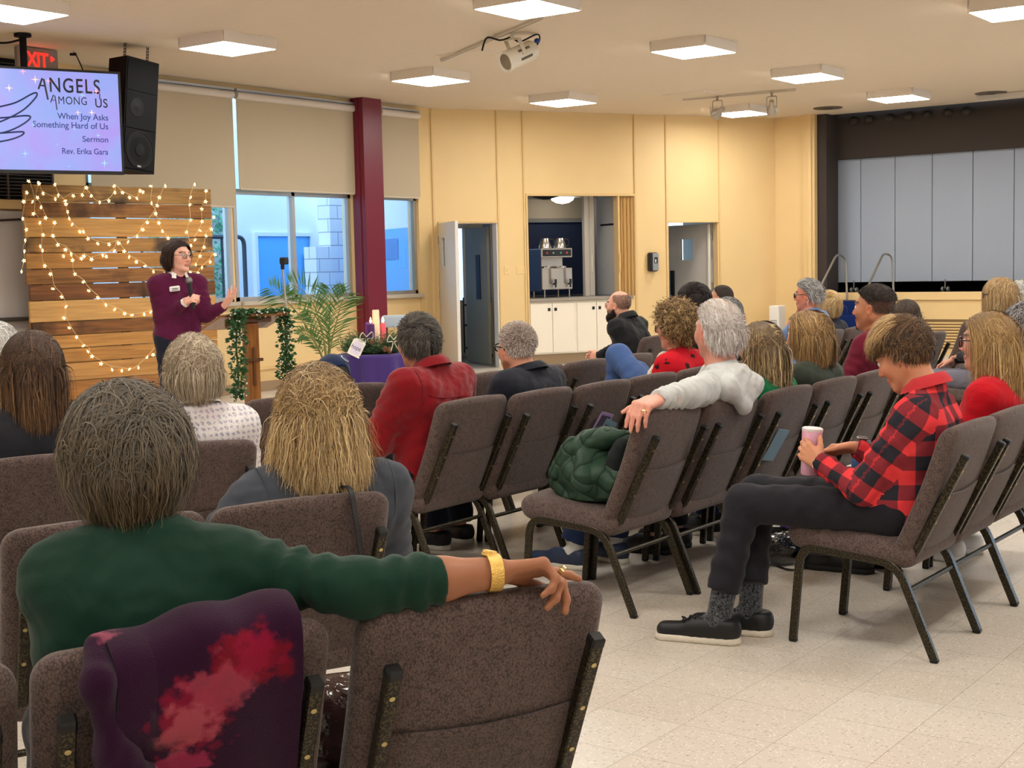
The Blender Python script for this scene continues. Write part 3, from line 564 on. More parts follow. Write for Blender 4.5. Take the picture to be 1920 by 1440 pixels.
b = MB(); e = B; b.tube(spline([e+np.array([0, 0, 0.0]), e+d*0.08+np.array([0, 0, 0.05]), e+d*0.05+np.array([0, 0, 0.12]), np.array([0.05, 0.05, -0.08]), np.array([0, 0, -0.03])]), 0.008, 6)
b.tube(spline([np.array([0, 0, -0.03]), np.array([-0.1, -0.05, -0.06]), np.array([-0.22, -0.1, -0.03]), np.array([-0.26, -0.13, -0.15])]), 0.009, 6); b.build('cable', BLACK, t); MB().ell(e+d*0.05+np.array([0, 0, 0.06]), (0.03, 0.03, 0.025), 6).build('blue_connector', mat('blue_plastic', (40, 70, 150), 0.4), t)
# small spots on the far track
def spot(px, py, lab, tilt):
    h = atz(px, py, CH-0.02); t = thing('track_spot', lab, 'spotlight', tuple(h), group='small spots on the far track')
    MB().tube(bend([(-0.07, 0, -0.2), (-0.07, 0, -0.06), (0.07, 0, -0.06), (0.07, 0, -0.2)], 0.02), 0.005, 6).tube([(0, 0, 0), (0, 0, -0.06)], 0.016, 8).build('wire_yoke', mat('spot_grey', (150, 140, 124), 0.4, 0.4), t)
    M = TR((0, 0, -0.22), rx=tilt[0], rz=tilt[1]); MB().lathe([(0.03, 0.14), (0.035, 0.13), (0.035, 0.06), (0.07, 0.0), (0.075, -0.05), (0.06, -0.05), (0.02, -0.02)], 20, M).build('lamp_head', mat('spot_shell', (176, 168, 154), 0.35, 0.5), t)
spot(1345, 180, 'small round spot hanging at the left of the far track', (radians(70), radians(60))); spot(1447, 172, 'small round spot hanging at the right of the far track', (radians(50), radians(25)))
# ceiling speakers, hatches, wiring
for k, (px, py) in enumerate(((1552, 202), (1858, 174))):
    h = atz(px, py, CH); t = thing('ceiling_speaker', ('dark recessed ring in the ceiling beside the yellow pilaster', 'dark recessed ring in the ceiling above the stage at right')[k], 'ceiling speaker', tuple(h))
    MB().lathe([(0.12, -0.012), (0.2, -0.012), (0.21, 0.0)], 24).build('ring', mat('ring_grey', (90, 80, 70), 0.6), t); MB().lathe([(0.01, -0.02), (0.07, -0.018), (0.075, 0.0)], 16).build('center_cone', mat('cone_dark', (70, 62, 56), 0.6), t)
h = atz(895, 103, CH); t = thing('ceiling_hatch', 'flat beige ceiling hatch behind the theatre spotlight', 'hatch', tuple(h)); MB().box((-0.28, -0.28, -0.012), (0.28, 0.28, 0), 0.004).build('hatch_panel', CEIL, t, smooth=0); MB().box((-0.3, -0.3, -0.006), (0.3, 0.3, 0)).build('hatch_frame', CASE, t, smooth=0)
h = atz(1302, 177, CH); t = thing('ceiling_hatch', 'flat beige ceiling hatch beside the far spotlight track', 'hatch', tuple(h)); MB().box((-0.28, -0.28, -0.012), (0.28, 0.28, 0), 0.004).build('hatch_panel', CEIL, t, smooth=0); MB().box((-0.3, -0.3, -0.006), (0.3, 0.3, 0)).build('hatch_frame', CASE, t, smooth=0)
p, q = atz(1832, 190, 3.52), atz(1960, 178, 3.52); t = thing('projection_screen', 'rolled white projection screen case under the ceiling before the stage', 'projector screen', tuple(p)); d = (q-p)*2.2
MB().box((0, -0.05, 0), (np.linalg.norm(d), 0.05, 0.08), 0.01, M=frame((0, 0, 0), d, np.cross((0, 0, 1), d))).build('screen_case', mat('case_white', (206, 200, 190), 0.5), t, smooth=0)
b = MB()
for px in (1575, 1605, 1645, 1680, 1715, 1755, 1790):
    h = atz(px, 214-(px-1532)*0.087+4, 3.56); b.ell((h[0], SY+0.38, 3.5), (0.07, 0.05, 0.06), 6)
o = b.build('stage_spot_row', mat('stage_lamp', (54, 48, 44), 0.7)); tag(o, 'row of dim stage spotlights under the dark fascia edge', 'spotlights'); o['kind'] = 'stuff'
# ------------------------------------------------------------------ television on its ceiling pole, loudspeaker
TVd = np.array([0.378, 0.926, 0]); TVn = np.array([0.926, -0.378, 0]); TVR = np.array([-10.55, 8.32, 0]); TVc = TVR-TVd*0.83
t = thing('television', 'large flat television hanging on a black ceiling pole, lit lavender slide', 'television', M=frame(TVc+np.array([0, 0, 2.82]), TVd, (0, 0, 1)))
# local: x along screen, y up, z = towards audience
w, h = 0.83, 0.47
MB().box((-w, -h, -0.06), (w, h, 0.0), 0.008).build('tv_case', BLACK, t, smooth=0)
b = MB(); b.box((-w, -h, 0), (-w+0.022, h, 0.008)); b.box((w-0.022, -h, 0), (w, h, 0.008)); b.box((-w, h-0.022, 0), (w, h, 0.008)); b.box((-w, -h, 0), (w, -h+0.03, 0.008)); b.build('bezel', BLACK, t, smooth=0)
def screen_mat():
    m = bpy.data.materials.new('screen_slide'); m.use_nodes = True; N = m.node_tree.nodes; L = m.node_tree.links; b = N['Principled BSDF']
    tc = N.new('ShaderNodeTexCoord'); no = N.new('ShaderNodeTexNoise'); no.inputs['Scale'].default_value = 2.2; no.inputs['Detail'].default_value = 3; L.new(tc.outputs['Object'], no.inputs['Vector'])
    cr = N.new('ShaderNodeValToRGB'); e = cr.color_ramp.elements; e[0].position = 0.35; e[0].color = lin((150, 176, 250)); e[1].position = 0.68; e[1].color = lin((178, 158, 250)); k = e.new(0.5); k.color = lin((164, 172, 252)); L.new(no.outputs[0], cr.inputs[0])
    b.inputs['Base Color'].default_value = (0.02, 0.02, 0.02, 1); b.inputs['Roughness'].default_value = 0.3; L.new(cr.outputs[0], b.inputs['Emission Color']); b.inputs['Emission Strength'].default_value = 0.80; return m
MB().box((-w+0.02, -h+0.028, -0.002), (w-0.02, h-0.02, 0.003)).build('screen', screen_mat(), t, smooth=0)
INK = mat('slide_ink', (26, 26, 34), 0.5, emit=((30, 28, 40), 0.5)); INKB = mat('slide_blue', (30, 44, 96), 0.5, emit=((36, 52, 110), 0.6))
def sp(px, py, dz=0.006):   # photo pixel -> screen local
    P = atpl(px, py, TVc+TVn*dz, TVn)-TVc; return np.array([P @ TVd, P[2]-2.82, dz])
def txt(name, s, xr, yb, hpx, m, xl=None, xs=1.0, bold=0.0, space=1.0):
    a = sp(xr, yb); c = sp(xr, yb-hpx); size = (c[1]-a[1])/0.72
    o = textobj(name, s, size, m, np.eye(4), t, 'RIGHT', 0.0004, 1.0, bold, space); me = o.data; V = np.array([v.co for v in me.vertices])
    if xl is not None:
        W0 = V[:, 0].max()-V[:, 0].min(); V[:, 0] = (V[:, 0]-V[:, 0].max())*((a[0]-sp(xl, yb)[0])/W0)
    V += a; me.vertices.foreach_set('co', V.ravel()); me.update()
txt('slide_title', 'NGELS', 188, 176, 27, INK, 94, bold=0.002, space=1.15); txt('slide_title', 'MONG', 163, 197, 15, INK, 110, bold=0.0, space=1.1); txt('slide_title', 'US', 202, 202, 17, INK, 179, bold=0.001, space=1.1)
def stroke(pts, r): MB().tube([sp(*p, 0.0065) for p in pts], r, 6).build('slide_title_stroke', INK, t)
stroke([(72, 167), (79, 147), (82, 149), (90, 187)], 0.0085); stroke([(75, 160), (85, 161)], 0.007); stroke([(95, 192), (100, 178), (103, 180), (107, 206)], 0.005); stroke([(97, 187.5), (102.5, 188)], 0.0035); stroke([(187, 176), (187, 186)], 0.005)
txt('slide_subtitle', 'When Joy Asks', 203, 226, 11.5, INKB, 108, bold=0.0006); txt('slide_subtitle', 'Something Hard of Us', 203, 242.5, 11.5, INKB, 62, bold=0.0006); txt('slide_subtitle', 'Sermon', 203, 267, 11, INKB, 155, bold=0.0006); txt('slide_subtitle', 'Rev. Erika Gara', 203, 290, 11, INKB, 117, bold=0.0006)
b = MB()
for c in ([(-20, 205), (0, 200), (30, 192), (60, 176), (69, 175), (66, 184), (45, 205), (15, 222), (-15, 234)], [(-15, 222), (15, 220), (45, 217), (57, 219), (50, 228), (30, 240), (8, 248), (-15, 252)], [(-15, 250), (10, 249), (38, 247), (45, 249), (38, 255), (18, 262), (-15, 268)]): b.tube(spline([sp(x, y, 0.0065) for x, y in c], 6), 0.008, 6)
b.build('wing_drawing', mat('slide_navy', (20, 30, 66), 0.5, emit=((26, 38, 80), 0.5)), t)
def star4(b, x, y, r):
    c = sp(x, y, 0.0062); s = r*0.0047; pts = []
    for k in range(16):
        a = k*pi/8; rr = s*(1.0 if k % 4 == 0 else 0.3 if k % 2 else 0.22); pts.append((c[0]+rr*cos(a), c[1]+rr*sin(a)))
    b.prism(pts, c[2], c[2]+0.0006)
for nm, cl, st in (('slide_sparkles', (206, 176, 170), ((66, 149, 9), (17, 165, 8), (146, 211, 6), (172, 211, 7))), ('slide_sparkles', (232, 150, 176), ((43, 134, 7), (90, 152, 6), (180, 171, 8))), ('slide_sparkles', (120, 160, 190), ((154, 178, 7), (62, 234, 6), (184, 254, 6), (47, 288, 8), (196, 306, 9), (139, 242, 4), (108, 271, 3), (129, 312, 3)))):
    for q in st:
        b = MB(); star4(b, *q); b.build('slide_sparkle', mat('spark_%d' % cl[2], cl, 0.5, emit=(cl, 0.85)), t, smooth=0)
pole = t.matrix_world.copy(); b = MB(); b.tube([(0.0, 0.78, -0.1), (0.0, 0.0, -0.1)], 0.032, 12); b.box((-0.12, -0.12, -0.12), (0.12, 0.12, -0.06)); b.build('ceiling_pole', BLACKM, t); MB().tube([(0, 0.775, -0.1), (0, 0.75, -0.1)], 0.075, 14).build('ceiling_flange', BLACKM, t)
b = MB(); b.tube(spline([(-0.03, 0.72, -0.1), (-0.15, 0.69, -0.12), (-0.3, 0.7, -0.14), (-0.5, 0.775, -0.14), (-0.9, 0.775, -0.14)]), 0.01, 6); b.build('power_cable', BLACKM, t)
sc = CO+ray(264, 215)*13.1; t = thing('loudspeaker', 'tall black loudspeaker hung on chains beside the television', 'loudspeaker', M=TR(tuple(sc), rx=radians(-5.0), ry=radians(2), rz=radians(4)))
GR = mat('speaker_grille', (11, 11, 12), 0.8, spec=0.15, bump=(900, 0.4, 0.001))
poly = [(0.0, -0.2), (0.0, 0.2), (-0.3, 0.15), (-0.36, 0.06), (-0.36, -0.06), (-0.3, -0.15)]; MB().prism(poly, -0.54, 0.52).build('speaker_cabinet', mat('speaker_black', (9, 9, 10), 0.75, spec=0.2), t, smooth=0)
b = MB(); b.box((0, -0.19, 0.21), (0.008, 0.19, 0.50), 0.003); b.box((0, -0.19, -0.14), (0.008, 0.19, 0.20), 0.003); b.box((0, -0.19, -0.52), (0.008, 0.19, -0.15), 0.003); b.build('front_grille', GR, t, smooth=0)
b = MB(); RY = np.array(Matrix.Rotation(pi/2, 4, 'Y')); M = RY.copy(); M[:3, 3] = (0.006, 0, -0.335); b.lathe([(0.17, 0.0), (0.175, 0.006), (0.165, 0.008), (0.16, 0.003), (0.06, 0.0), (0.055, 0.008), (0.01, 0.012)], 32, M); M = RY.copy(); M[:3, 3] = (0.006, -0.06, 0.06); b.lathe([(0.09, 0.0), (0.085, 0.006), (0.03, 0.004), (0.01, 0.012)], 24, M); b.build('driver_cones', mat('cone_black', (11, 11, 12), 0.7, spec=0.2), t)
o = MB().box((0.008, -0.03, -0.50), (0.011, 0.03, -0.475), 0.001).build('badge', mat('badge_black', (20, 20, 20), 0.3), t); textobj('badge_lettering', 'QSC', 0.022, WHITE, frame((0.0115, -0.025, -0.497), (0, 1, 0), (0, 0, 1)), t, xs=1.1)
for yy in (-0.14, 0.14):
    b = MB()
    for k in range(6):
        z = 0.53+0.028*k; M = TR((-0.1, yy, z), rz=(pi/2 if k % 2 else 0)); b.tube(xf(M, [(0.014*cos(a), 0, 0.02*sin(a)) for a in np.linspace(0, 2*pi, 10, endpoint=False)]), 0.004, 5, closed=True)
    b.build('chain', mat('chain_steel', (90, 84, 78), 0.4, 0.7), t)
h = CO+ray(138, 102)*13.4; t = thing('gooseneck_mic', 'thin black ceiling microphone rod above the television', 'microphone', tuple(h)); MB().tube(spline([(0, 0, 0), (0.02, 0.01, 0.0), (0.06, 0.08, -0.2)]), 0.006, 6).tube([(-0.02, -0.03, 0.0), (0.02, 0.02, 0.0)], 0.014, 8).build('mic_rod', BLACK, t)
MB().tube([(0, 0, 0), (0.0, 0.0, CH-h[2])], 0.003, 5).build('hanger_wire', mat('wire_grey', (120, 112, 104), 0.5), t)
# ------------------------------------------------------------------ chairs
def rbox(lo, hi, r, nc=4, nf=(3, 3, 3)):
    """rounded box as (V, F); r = corner radius per axis"""
    lo = np.array(lo, float); hi = np.array(hi, float); c = (lo+hi)/2; h = (hi-lo)/2; r = np.minimum(np.broadcast_to(np.array(r, float), 3), h*0.999)
    ax = []
    for a in range(3):
        t = np.tan(np.linspace(-pi/4, pi/4, 2*nc+1)); t = (t+1)/2; cor = h[a]-r[a]
        e = np.concatenate([np.linspace(-h[a], -cor, nc+1)[:-1], np.linspace(-cor, cor, nf[a]+1), np.linspace(cor, h[a], nc+1)[1:]]); ax.append(e)
    V = []; F = []; n = 0
    for a in range(3):
        b, d = (a+1) % 3, (a+2) % 3
        for s in (-1, 1):
            U, Wt = np.meshgrid(ax[b], ax[d], indexing='ij'); q = np.zeros(U.shape+(3,)); q[..., a] = s*h[a]; q[..., b] = U; q[..., d] = Wt
            inn = np.clip(q, -(h-r), h-r); dd = (q-inn)/r; p = inn+r*dd/np.maximum(np.linalg.norm(dd, axis=-1, keepdims=True), 1e-9); V.append((p+c).reshape(-1, 3)); A, B = U.shape
            for i in range(A-1):
                for j in range(B-1):
                    f = (n+i*B+j, n+(i+1)*B+j, n+(i+1)*B+j+1, n+i*B+j+1); F.append(f if s > 0 else f[::-1])
            n += A*B
    V = np.concatenate(V); key = np.round(V, 6); u, idx, inv = np.unique(key, axis=0, return_index=True, return_inverse=True); inv = inv.ravel()
    return V[idx], [tuple(inv[list(f)]) for f in F]
FAB = weave_mat('chair_fabric', (62, 50, 47), (124, 105, 97)); FABD = weave_mat('chair_fabric_pocket', (59, 48, 45), (118, 100, 93))
def bronze_mat():
    m = mat('bronze_hammertone', (52, 46, 34), 0.38, 0.55, spec=0.5); nt = m.node_tree; N = nt.nodes; L = nt.links; b = N['Principled BSDF']
    tc = N.new('ShaderNodeTexCoord'); vo = N.new('ShaderNodeTexNoise'); vo.inputs['Scale'].default_value = 190; vo.inputs['Detail'].default_value = 1; L.new(tc.outputs['Object'], vo.inputs['Vector'])
    cr = N.new('ShaderNodeValToRGB'); e = cr.color_ramp.elements; e[0].position = 0.46; e[0].color = lin((30, 27, 22)); e[1].position = 0.6; e[1].color = lin((76, 67, 46)); L.new(vo.outputs[0], cr.inputs[0]); L.new(cr.outputs[0], b.inputs['Base Color'])
    bp = N.new('ShaderNodeBump'); bp.inputs['Strength'].default_value = 0.3; bp.inputs['Distance'].default_value = 0.001; L.new(vo.outputs[0], bp.inputs['Height']); L.new(bp.outputs[0], b.inputs['Normal']); return m
BRZ = bronze_mat(); SCREW = mat('brass_screw', (190, 172, 120), 0.3, 0.9); CAP = mat('cap_black', (12, 12, 12), 0.5)
BKX = lambda z: 0.116-(z-0.37)*0.40-0.05*math.sin(min(1, max(0, (z-0.37)/0.46))*pi)*0.25    # centre line of the backrest
def make_chair():
    t = thing('stacking_chair', 'chair', 'chair', group='brown upholstered chairs in rows')
    V, F = rbox((0.07, -0.245, 0.345), (0.565, 0.245, 0.45), (0.065, 0.05, 0.05), 4, (4, 3, 1)); V[:, 2] += (V[:, 0]-0.45)*0.085; V[:, 2] += np.where(V[:, 2] > 0.38, 0.012*np.cos(np.clip(V[:, 1]/0.245, -1, 1)*pi/2), 0)
    MB().add(V, F).build('seat', FAB, t, smooth=60)
    V, F = rbox((-0.033, -0.245, 0.365), (0.036, 0.245, 0.828), (0.028, 0.045, 0.045), 4, (1, 4, 9)); V[:, 0] += [BKX(z) for z in V[:, 2]]; V[:, 0] -= 0.02*(np.abs(V[:, 1])/0.245)**2*-1
    V[:, 2] += 0.012*np.cos(np.clip(V[:, 1]/0.245, -1, 1)*pi/2)*(V[:, 2] > 0.7); MB().add(V, F).build('backrest', FAB, t, smooth=60)
    V, F = rbox((-0.006, -0.19, 0.375), (0.006, 0.19, 0.592), (0.005, 0.006, 0.006), 2, (1, 4, 6)); V[:, 0] += [BKX(z)-0.037 for z in V[:, 2]]; V[:, 0] += 0.02*(np.abs(V[:, 1])/0.245)**2; V[:, 2] -= 0.01*np.cos(V[:, 1]/0.19*pi/2)*(V[:, 2] > 0.58)
    po = MB().add(V, F).build('book_pocket', FABD, t, smooth=60)
    ys = 0.232
    for s in (-1, 1):
        y = ys*s
        P = bend([(0.535, y, 0.012), (0.502, y, 0.368), (0.30, y, 0.352)], 0.075, 6); lf_ = MB().tube(P, 1.0, rect=(0.0105, 0.0145), up=(0, 1, 0)).build('leg', BRZ, t)
        P = bend([(0.30, y, 0.352), (0.135, y, 0.338), (0.0, y, 0.012)], 0.07, 6); lr_ = MB().tube(P, 1.0, rect=(0.0105, 0.0145), up=(0, 1, 0)).build('leg', BRZ, t)
        for x, lg in ((0.535, lf_), (0.0, lr_)): MB().box((x-0.0155, y-0.0115, 0), (x+0.0145, y+0.0115, 0.016), 0.004).build('foot_glide', CAP, lg)
        yu = 0.2*s; P = bend([(0.27, yu, 0.352), (0.105, yu, 0.325), (-0.098, yu, 0.735)], 0.075, 7)
        up = MB().tube(P, 1.0, rect=(0.0135, 0.0135), up=(0, 1, 0)).build('back_upright', BRZ, t)
        d = P[-1]-P[-2]; d /= np.linalg.norm(d); M = frame(P[-1], d, (0, 1, 0)); MB().box((-0.018, -0.0145, -0.0145), (0.004, 0.0145, 0.0145), 0.004, M=M).build('end_cap', CAP, up)
        for dz in (0.055, 0.16, 0.265):
            b = MB(); c = P[-1]-d*dz; nn = np.cross((0, 1, 0), d); nn = nn if nn[0] < 0 else -nn; M = frame(c+nn*0.0137, d, (0, 1, 0)); b.lathe([(0.0055, -0.001), (0.0055, 0.0012), (0.002, 0.0016)] if M[0, 2] < 0 else [(0.002, -0.0016), (0.0055, -0.0012), (0.0055, 0.001)], 8, M); b.build('screw', SCREW, up)
    x, z = 0.095, 0.245; MB().tube([(x, -ys, z), (x, ys, z)], 0.0095, 10).build('stretcher', BRZ, t)
    MB().box((0.09, -0.2, 0.355), (0.1, 0.2, 0.385), 0.003).build('back_rail', BRZ, t)
    MB().box((0.13, -0.23, 0.338), (0.5, -0.2, 0.358)).box((0.13, 0.2, 0.338), (0.5, 0.23, 0.358)).box((0.2, -0.2, 0.345), (0.23, 0.2, 0.36)).box((0.42, -0.2, 0.352), (0.45, 0.2, 0.37)).build('seat_frame', CAP, t, smooth=0)
    return t
CHAIR0 = make_chair(); CH_USED = []; CHAIRS = {}
def chair(key, x, y, th, label):
    c = CHAIR0 if not CH_USED else copy_tree(CHAIR0); CH_USED.append(1); c.location = (x, y, 0); c.rotation_euler = (0, 0, th+pi); c['label'] = label; CHAIRS[key] = (x, y, th+pi); return c
L28 = -0.48
def rowpt(x, y, th, k): return x+0.5*k*-sin(th), y+0.5*k*cos(th)
chair('F1', -1.545, 1.965, L28, 'empty brown chair in front, an arm in a green sleeve draped over its back')
chair('F0', -1.80, 1.49, L28, 'brown chair in front with a purple floral jacket hung over its back')
chair('F-1', *rowpt(-1.80, 1.49, L28, -1.02), L28, 'brown chair at the left edge, beside the one with the purple jacket')
chair('S1', -2.594, 2.551, -0.435, 'brown chair behind the woman in the grey denim jacket, black strap on its back')
chair('S0', *rowpt(-2.594, 2.551, -0.435, -1.0), -0.435, 'brown chair at the left edge in the second row, beyond the woman in green')
chair('T1', -3.78, 3.19, -0.42, 'brown chair of the woman in the pale checked jacket')
chair('T0', *rowpt(-3.78, 3.19, -0.42, -1.0), -0.42, 'brown chair of the long haired brunette woman at the left')
chair('U0', -4.721, 4.634, -0.40, 'empty brown chair just left of the blonde woman in denim, facing the lectern')
chair('U1', -4.95, 5.23, -0.40, 'brown chair of the person in the navy cap, before the violet cloth table')
chair('U-2', -5.42, 3.60, -0.4, 'brown chair of the white haired person at the far left edge')
chair('C1', -3.88, 4.90, 0, 'brown chair behind the man in the red corduroy shirt')
chair('C2', -3.82, 5.36, 0, 'brown chair behind the man in the dark suit jacket with black glasses')
chair('C3', -3.78, 5.84, 0, 'brown chair with purple and blue papers in its back pocket')
chair('C4', -3.79, 6.34, 0, 'empty brown chair between the paper pocket chair and the curly haired woman')
chair('C5', -3.79, 6.86, 0, 'brown chair of the curly haired woman in red')
chair('C6', -3.79, 7.40, 0, 'brown chair of that row beyond the curly haired woman')
chair('B1', -2.86, 4.90, 0, 'brown chair at the aisle with a green quilted coat on its seat')
chair('B2', -2.84, 5.39, 0, 'brown chair of the white haired man in the grey hoodie')
chair('B3', -2.80, 5.89, 0, 'brown chair with a blue paper in its back pocket, behind the pink tumbler')
chair('B4', -2.80, 6.43, 0, 'brown chair behind the woman in the dark olive jacket')
chair('B5', -2.80, 6.96, 0, 'brown chair just left of the man in the maroon shirt')
chair('B6', -2.80, 7.50, 0, 'brown chair of the man in the maroon shirt')
chair('A1', -1.642, 4.92, 0, 'brown chair at the aisle, the person in the red plaid shirt sits on it')
chair('A2', -1.645, 5.40, 0, 'brown chair next beyond the plaid shirt person')
chair('A3', -1.65, 5.89, 0, 'brown chair of the blonde woman in the red sweater')
chair('A4', -1.65, 6.40, 0, 'brown chair at the right edge beyond the red sweater')
for k, (y, lb) in enumerate(((5.62, 'brown chair seen between the red corduroy shirt and the white crew cut man'), (6.12, 'brown chair directly behind the man in the dark suit jacket, nearer the kitchen'), (6.63, 'brown chair just right of the dark suit jacket'), (7.14, 'brown chair left of the crossed jeans legs'), (7.68, 'brown chair behind the crossed jeans legs'), (8.95, 'brown chair of the person with black fringe hair'), (9.5, 'brown chair of the grey haired person in front of the passage door'), (10.85, 'brown chair of the man resting his chin on his hand'), (11.4, 'brown chair of the older blonde woman in dark jacket'))):
    chair('D%d' % k, -4.73, y, 0, lb)
chair('E0', -5.75, 9.75, 0, 'brown chair of the bald bearded man'); chair('E1', -5.75, 11.2, 0, 'brown chair of the dark haired man before the passage door')
chair('G0', -4.15, 12.72, 0, 'empty brown chair before the stage vent, left of the glasses of the red sweater woman'); chair('G1', -3.8, 10.68, 0, 'brown chair of the person with long brown hair near the stage steps')
chair('B9', -3.0, 10.3, 0, 'brown chair of the woman with fringe and glasses at right'); chair('B10', -3.0, 10.82, 0, 'brown chair of the white haired person at the right edge')
# ------------------------------------------------------------------ plank wall with star lights
BRp = atz(411, 756); TRp = BRp.copy(); TLp = atz(42, 343, 2.335); PD = TLp-np.array([TRp[0], TRp[1], 2.335]); PD[2] = 0; PWID = np.linalg.norm(PD); PD = -PD/PWID
PN = np.array([PD[1], -PD[0], 0])          # towards the audience
if PN @ (CO-BRp) < 0: PN = -PN
PL0 = BRp-PD*PWID
t = thing('plank_wall', 'rustic wall of reclaimed wooden planks behind the speaker', 'wood backdrop', M=frame(PL0, PD, np.cross((0, 0, 1), PD)))
PM = np.array(t.matrix_world)
def pp(px, py, off=0.0):                    # photo pixel -> plank wall local (x along, y, z)
    P = atpl(px, py, PL0+PN*off, PN)-PL0; return np.array([P @ PD, P @ np.cross((0, 0, 1), PD), P[2]])
SG = -1.0 if PN @ np.cross((0, 0, 1), PD) < 0 else 1.0
ys = [80, 190, 285, 410, 505, 605, 700, 800, 935, 1020, 1105, 1195, 1310, 1430]
cols = [((116, 84, 46), (172, 132, 76), (60, 48, 34)), ((118, 76, 38), (164, 116, 62), (84, 54, 28)), ((172, 124, 66), (206, 158, 92), None), ((126, 92, 54), (186, 138, 76), (70, 56, 44)), ((152, 104, 54), (188, 138, 74), None), ((112, 74, 40), (160, 112, 62), (90, 58, 34)), ((88, 52, 28), (134, 86, 46), (64, 40, 24)), ((176, 132, 76), (204, 160, 98), None), ((90, 56, 28), (150, 98, 50), (66, 42, 24)), ((156, 106, 52), (194, 144, 80), None), ((142, 96, 48), (188, 136, 72), None), ((156, 110, 58), (196, 146, 84), None), ((136, 88, 42), (178, 122, 62), None)]
for k in range(13):
    y0, y1 = 320+ys[k]*0.30554, 320+ys[k+1]*0.30554; zt, zb = pp(60, y0)[2], pp(60, y1)[2]
    ztr = pp(400, 320+(ys[k]+(22 if k < 7 else 18))*0.30554)[2]
    jx = RNG.uniform(-0.012, 0.012); V = MB(); xl = jx+(0.02 if k in (6, 8) else 0); xr = PWID+RNG.uniform(-0.01, 0.015)
    m = wood_mat('plank_wood_%d' % k, *cols[k], axis=0, scale=3.0, rough=0.65)
    V.box((xl, -0.012 if SG < 0 else -0.02, max(zb, 0.0)+0.004), (xr, 0.02 if SG < 0 else 0.012, zt-0.006), 0.003).build('plank', m, t, smooth=0)
b = MB()
for xx in (0.12, PWID*0.5, PWID-0.14): b.box((xx-0.05, 0.02, 0), (xx+0.05, 0.06, 2.3)) if SG < 0 else b.box((xx-0.05, -0.06, 0), (xx+0.05, -0.02, 2.3))
for xx in (0.12, PWID-0.14): b.tube([(xx, -SG*0.05, 1.6), (xx, -SG*0.42, 0.03)], 0.03, 6).box((xx-0.04, min(0, -SG*0.46), 0), (xx+0.04, max(0, -SG*0.46), 0.05))
b.build('back_studs', wood_mat('stud_wood', (130, 96, 58), (168, 128, 80), axis=2), t, smooth=0)
STAR = mat('star_glow', (255, 226, 160), 0.4, emit=((255, 216, 146), 3.2)); WIRE = mat('light_wire', (214, 196, 150), 0.5)
def star_mb(r=0.023):
    b = MB(); n = 5; P = []
    for k in range(2*n): a = pi/2+k*pi/n; rr = r if k % 2 == 0 else r*0.45; P.append((rr*cos(a), 0, rr*sin(a)))
    V = P+[(0, -0.010, 0), (0, 0.010, 0)]; F = []
    for k in range(2*n): F += [(k, (k+1) % (2*n), 2*n), ((k+1) % (2*n), k, 2*n+1)]
    return b.add(V, F)
strings = [
 ('top swag of white star lights along the upper edge of the plank wall', [(235, 75), (265, 140), (340, 175), (400, 185), (450, 155), (505, 150), (530, 105), (560, 155), (612, 195), (668, 185), (705, 135), (700, 95), (752, 135), (795, 165), (840, 170), (860, 125), (878, 132)]),
 ('star light string hanging down the left side into the lowest swag', [(175, 65), (200, 190), (205, 265), (245, 320), (265, 395), (248, 465), (262, 490), (275, 585), (310, 635), (325, 725), (378, 775), (405, 835), (392, 905), (425, 965), (470, 1022), (512, 1075), (540, 1110), (565, 1140), (620, 1185), (688, 1222), (748, 1228), (795, 1218), (850, 1210), (903, 1145), (940, 1130), (980, 1075)]),
 ('star light string in the middle swag left of the speaker', [(240, 80), (230, 165), (252, 225), (280, 290), (335, 320), (325, 400), (355, 455), (402, 485), (437, 510), (445, 550), (460, 635), (512, 683), (545, 737), (600, 780), (650, 825), (704, 852), (765, 878), (810, 887), (885, 882), (925, 868)]),
 ('star light string making the upper long swag across the planks', [(337, 85), (358, 150), (405, 205), (415, 253), (425, 295), (443, 330), (490, 375), (512, 375), (540, 418), (600, 448), (670, 453), (730, 445), (786, 437), (842, 403), (876, 362), (904, 318), (955, 265), (965, 215), (978, 165), (1015, 95)]),
 ('star light string running behind the speaker at head height', [(390, 525), (437, 515), (500, 540), (515, 525), (562, 545), (630, 520), (652, 527), (702, 492), (725, 445), (762, 495), (793, 530), (837, 560), (890, 585), (942, 620), (1010, 632), (1080, 640), (1140, 620), (1168, 625), (1215, 630), (1240, 595), (1290, 560), (1320, 515)]),
 ('short star light string right of centre dropping to the head', [(925, 95), (930, 200), (955, 262), (975, 322), (997, 372), (1032, 415)]),
 ('vertical star light string third from the right edge', [(1195, 85), (1170, 165), (1165, 210), (1170, 305), (1145, 378), (1172, 460)]),
 ('vertical star light string second from the right edge', [(1265, 125), (1262, 190), (1238, 235), (1240, 312), (1228, 368), (1197, 425)]),
 ('star light string slanting down at the right edge', [(1312, 285), (1298, 360), (1265, 400), (1252, 470), (1228, 525), (1202, 577)]),
 ('star light string hanging free past the left edge of the planks', [(165, 135), (145, 190), (140, 295), (162, 362), (155, 428), (150, 495), (147, 553), (132, 620)])]
st0 = None
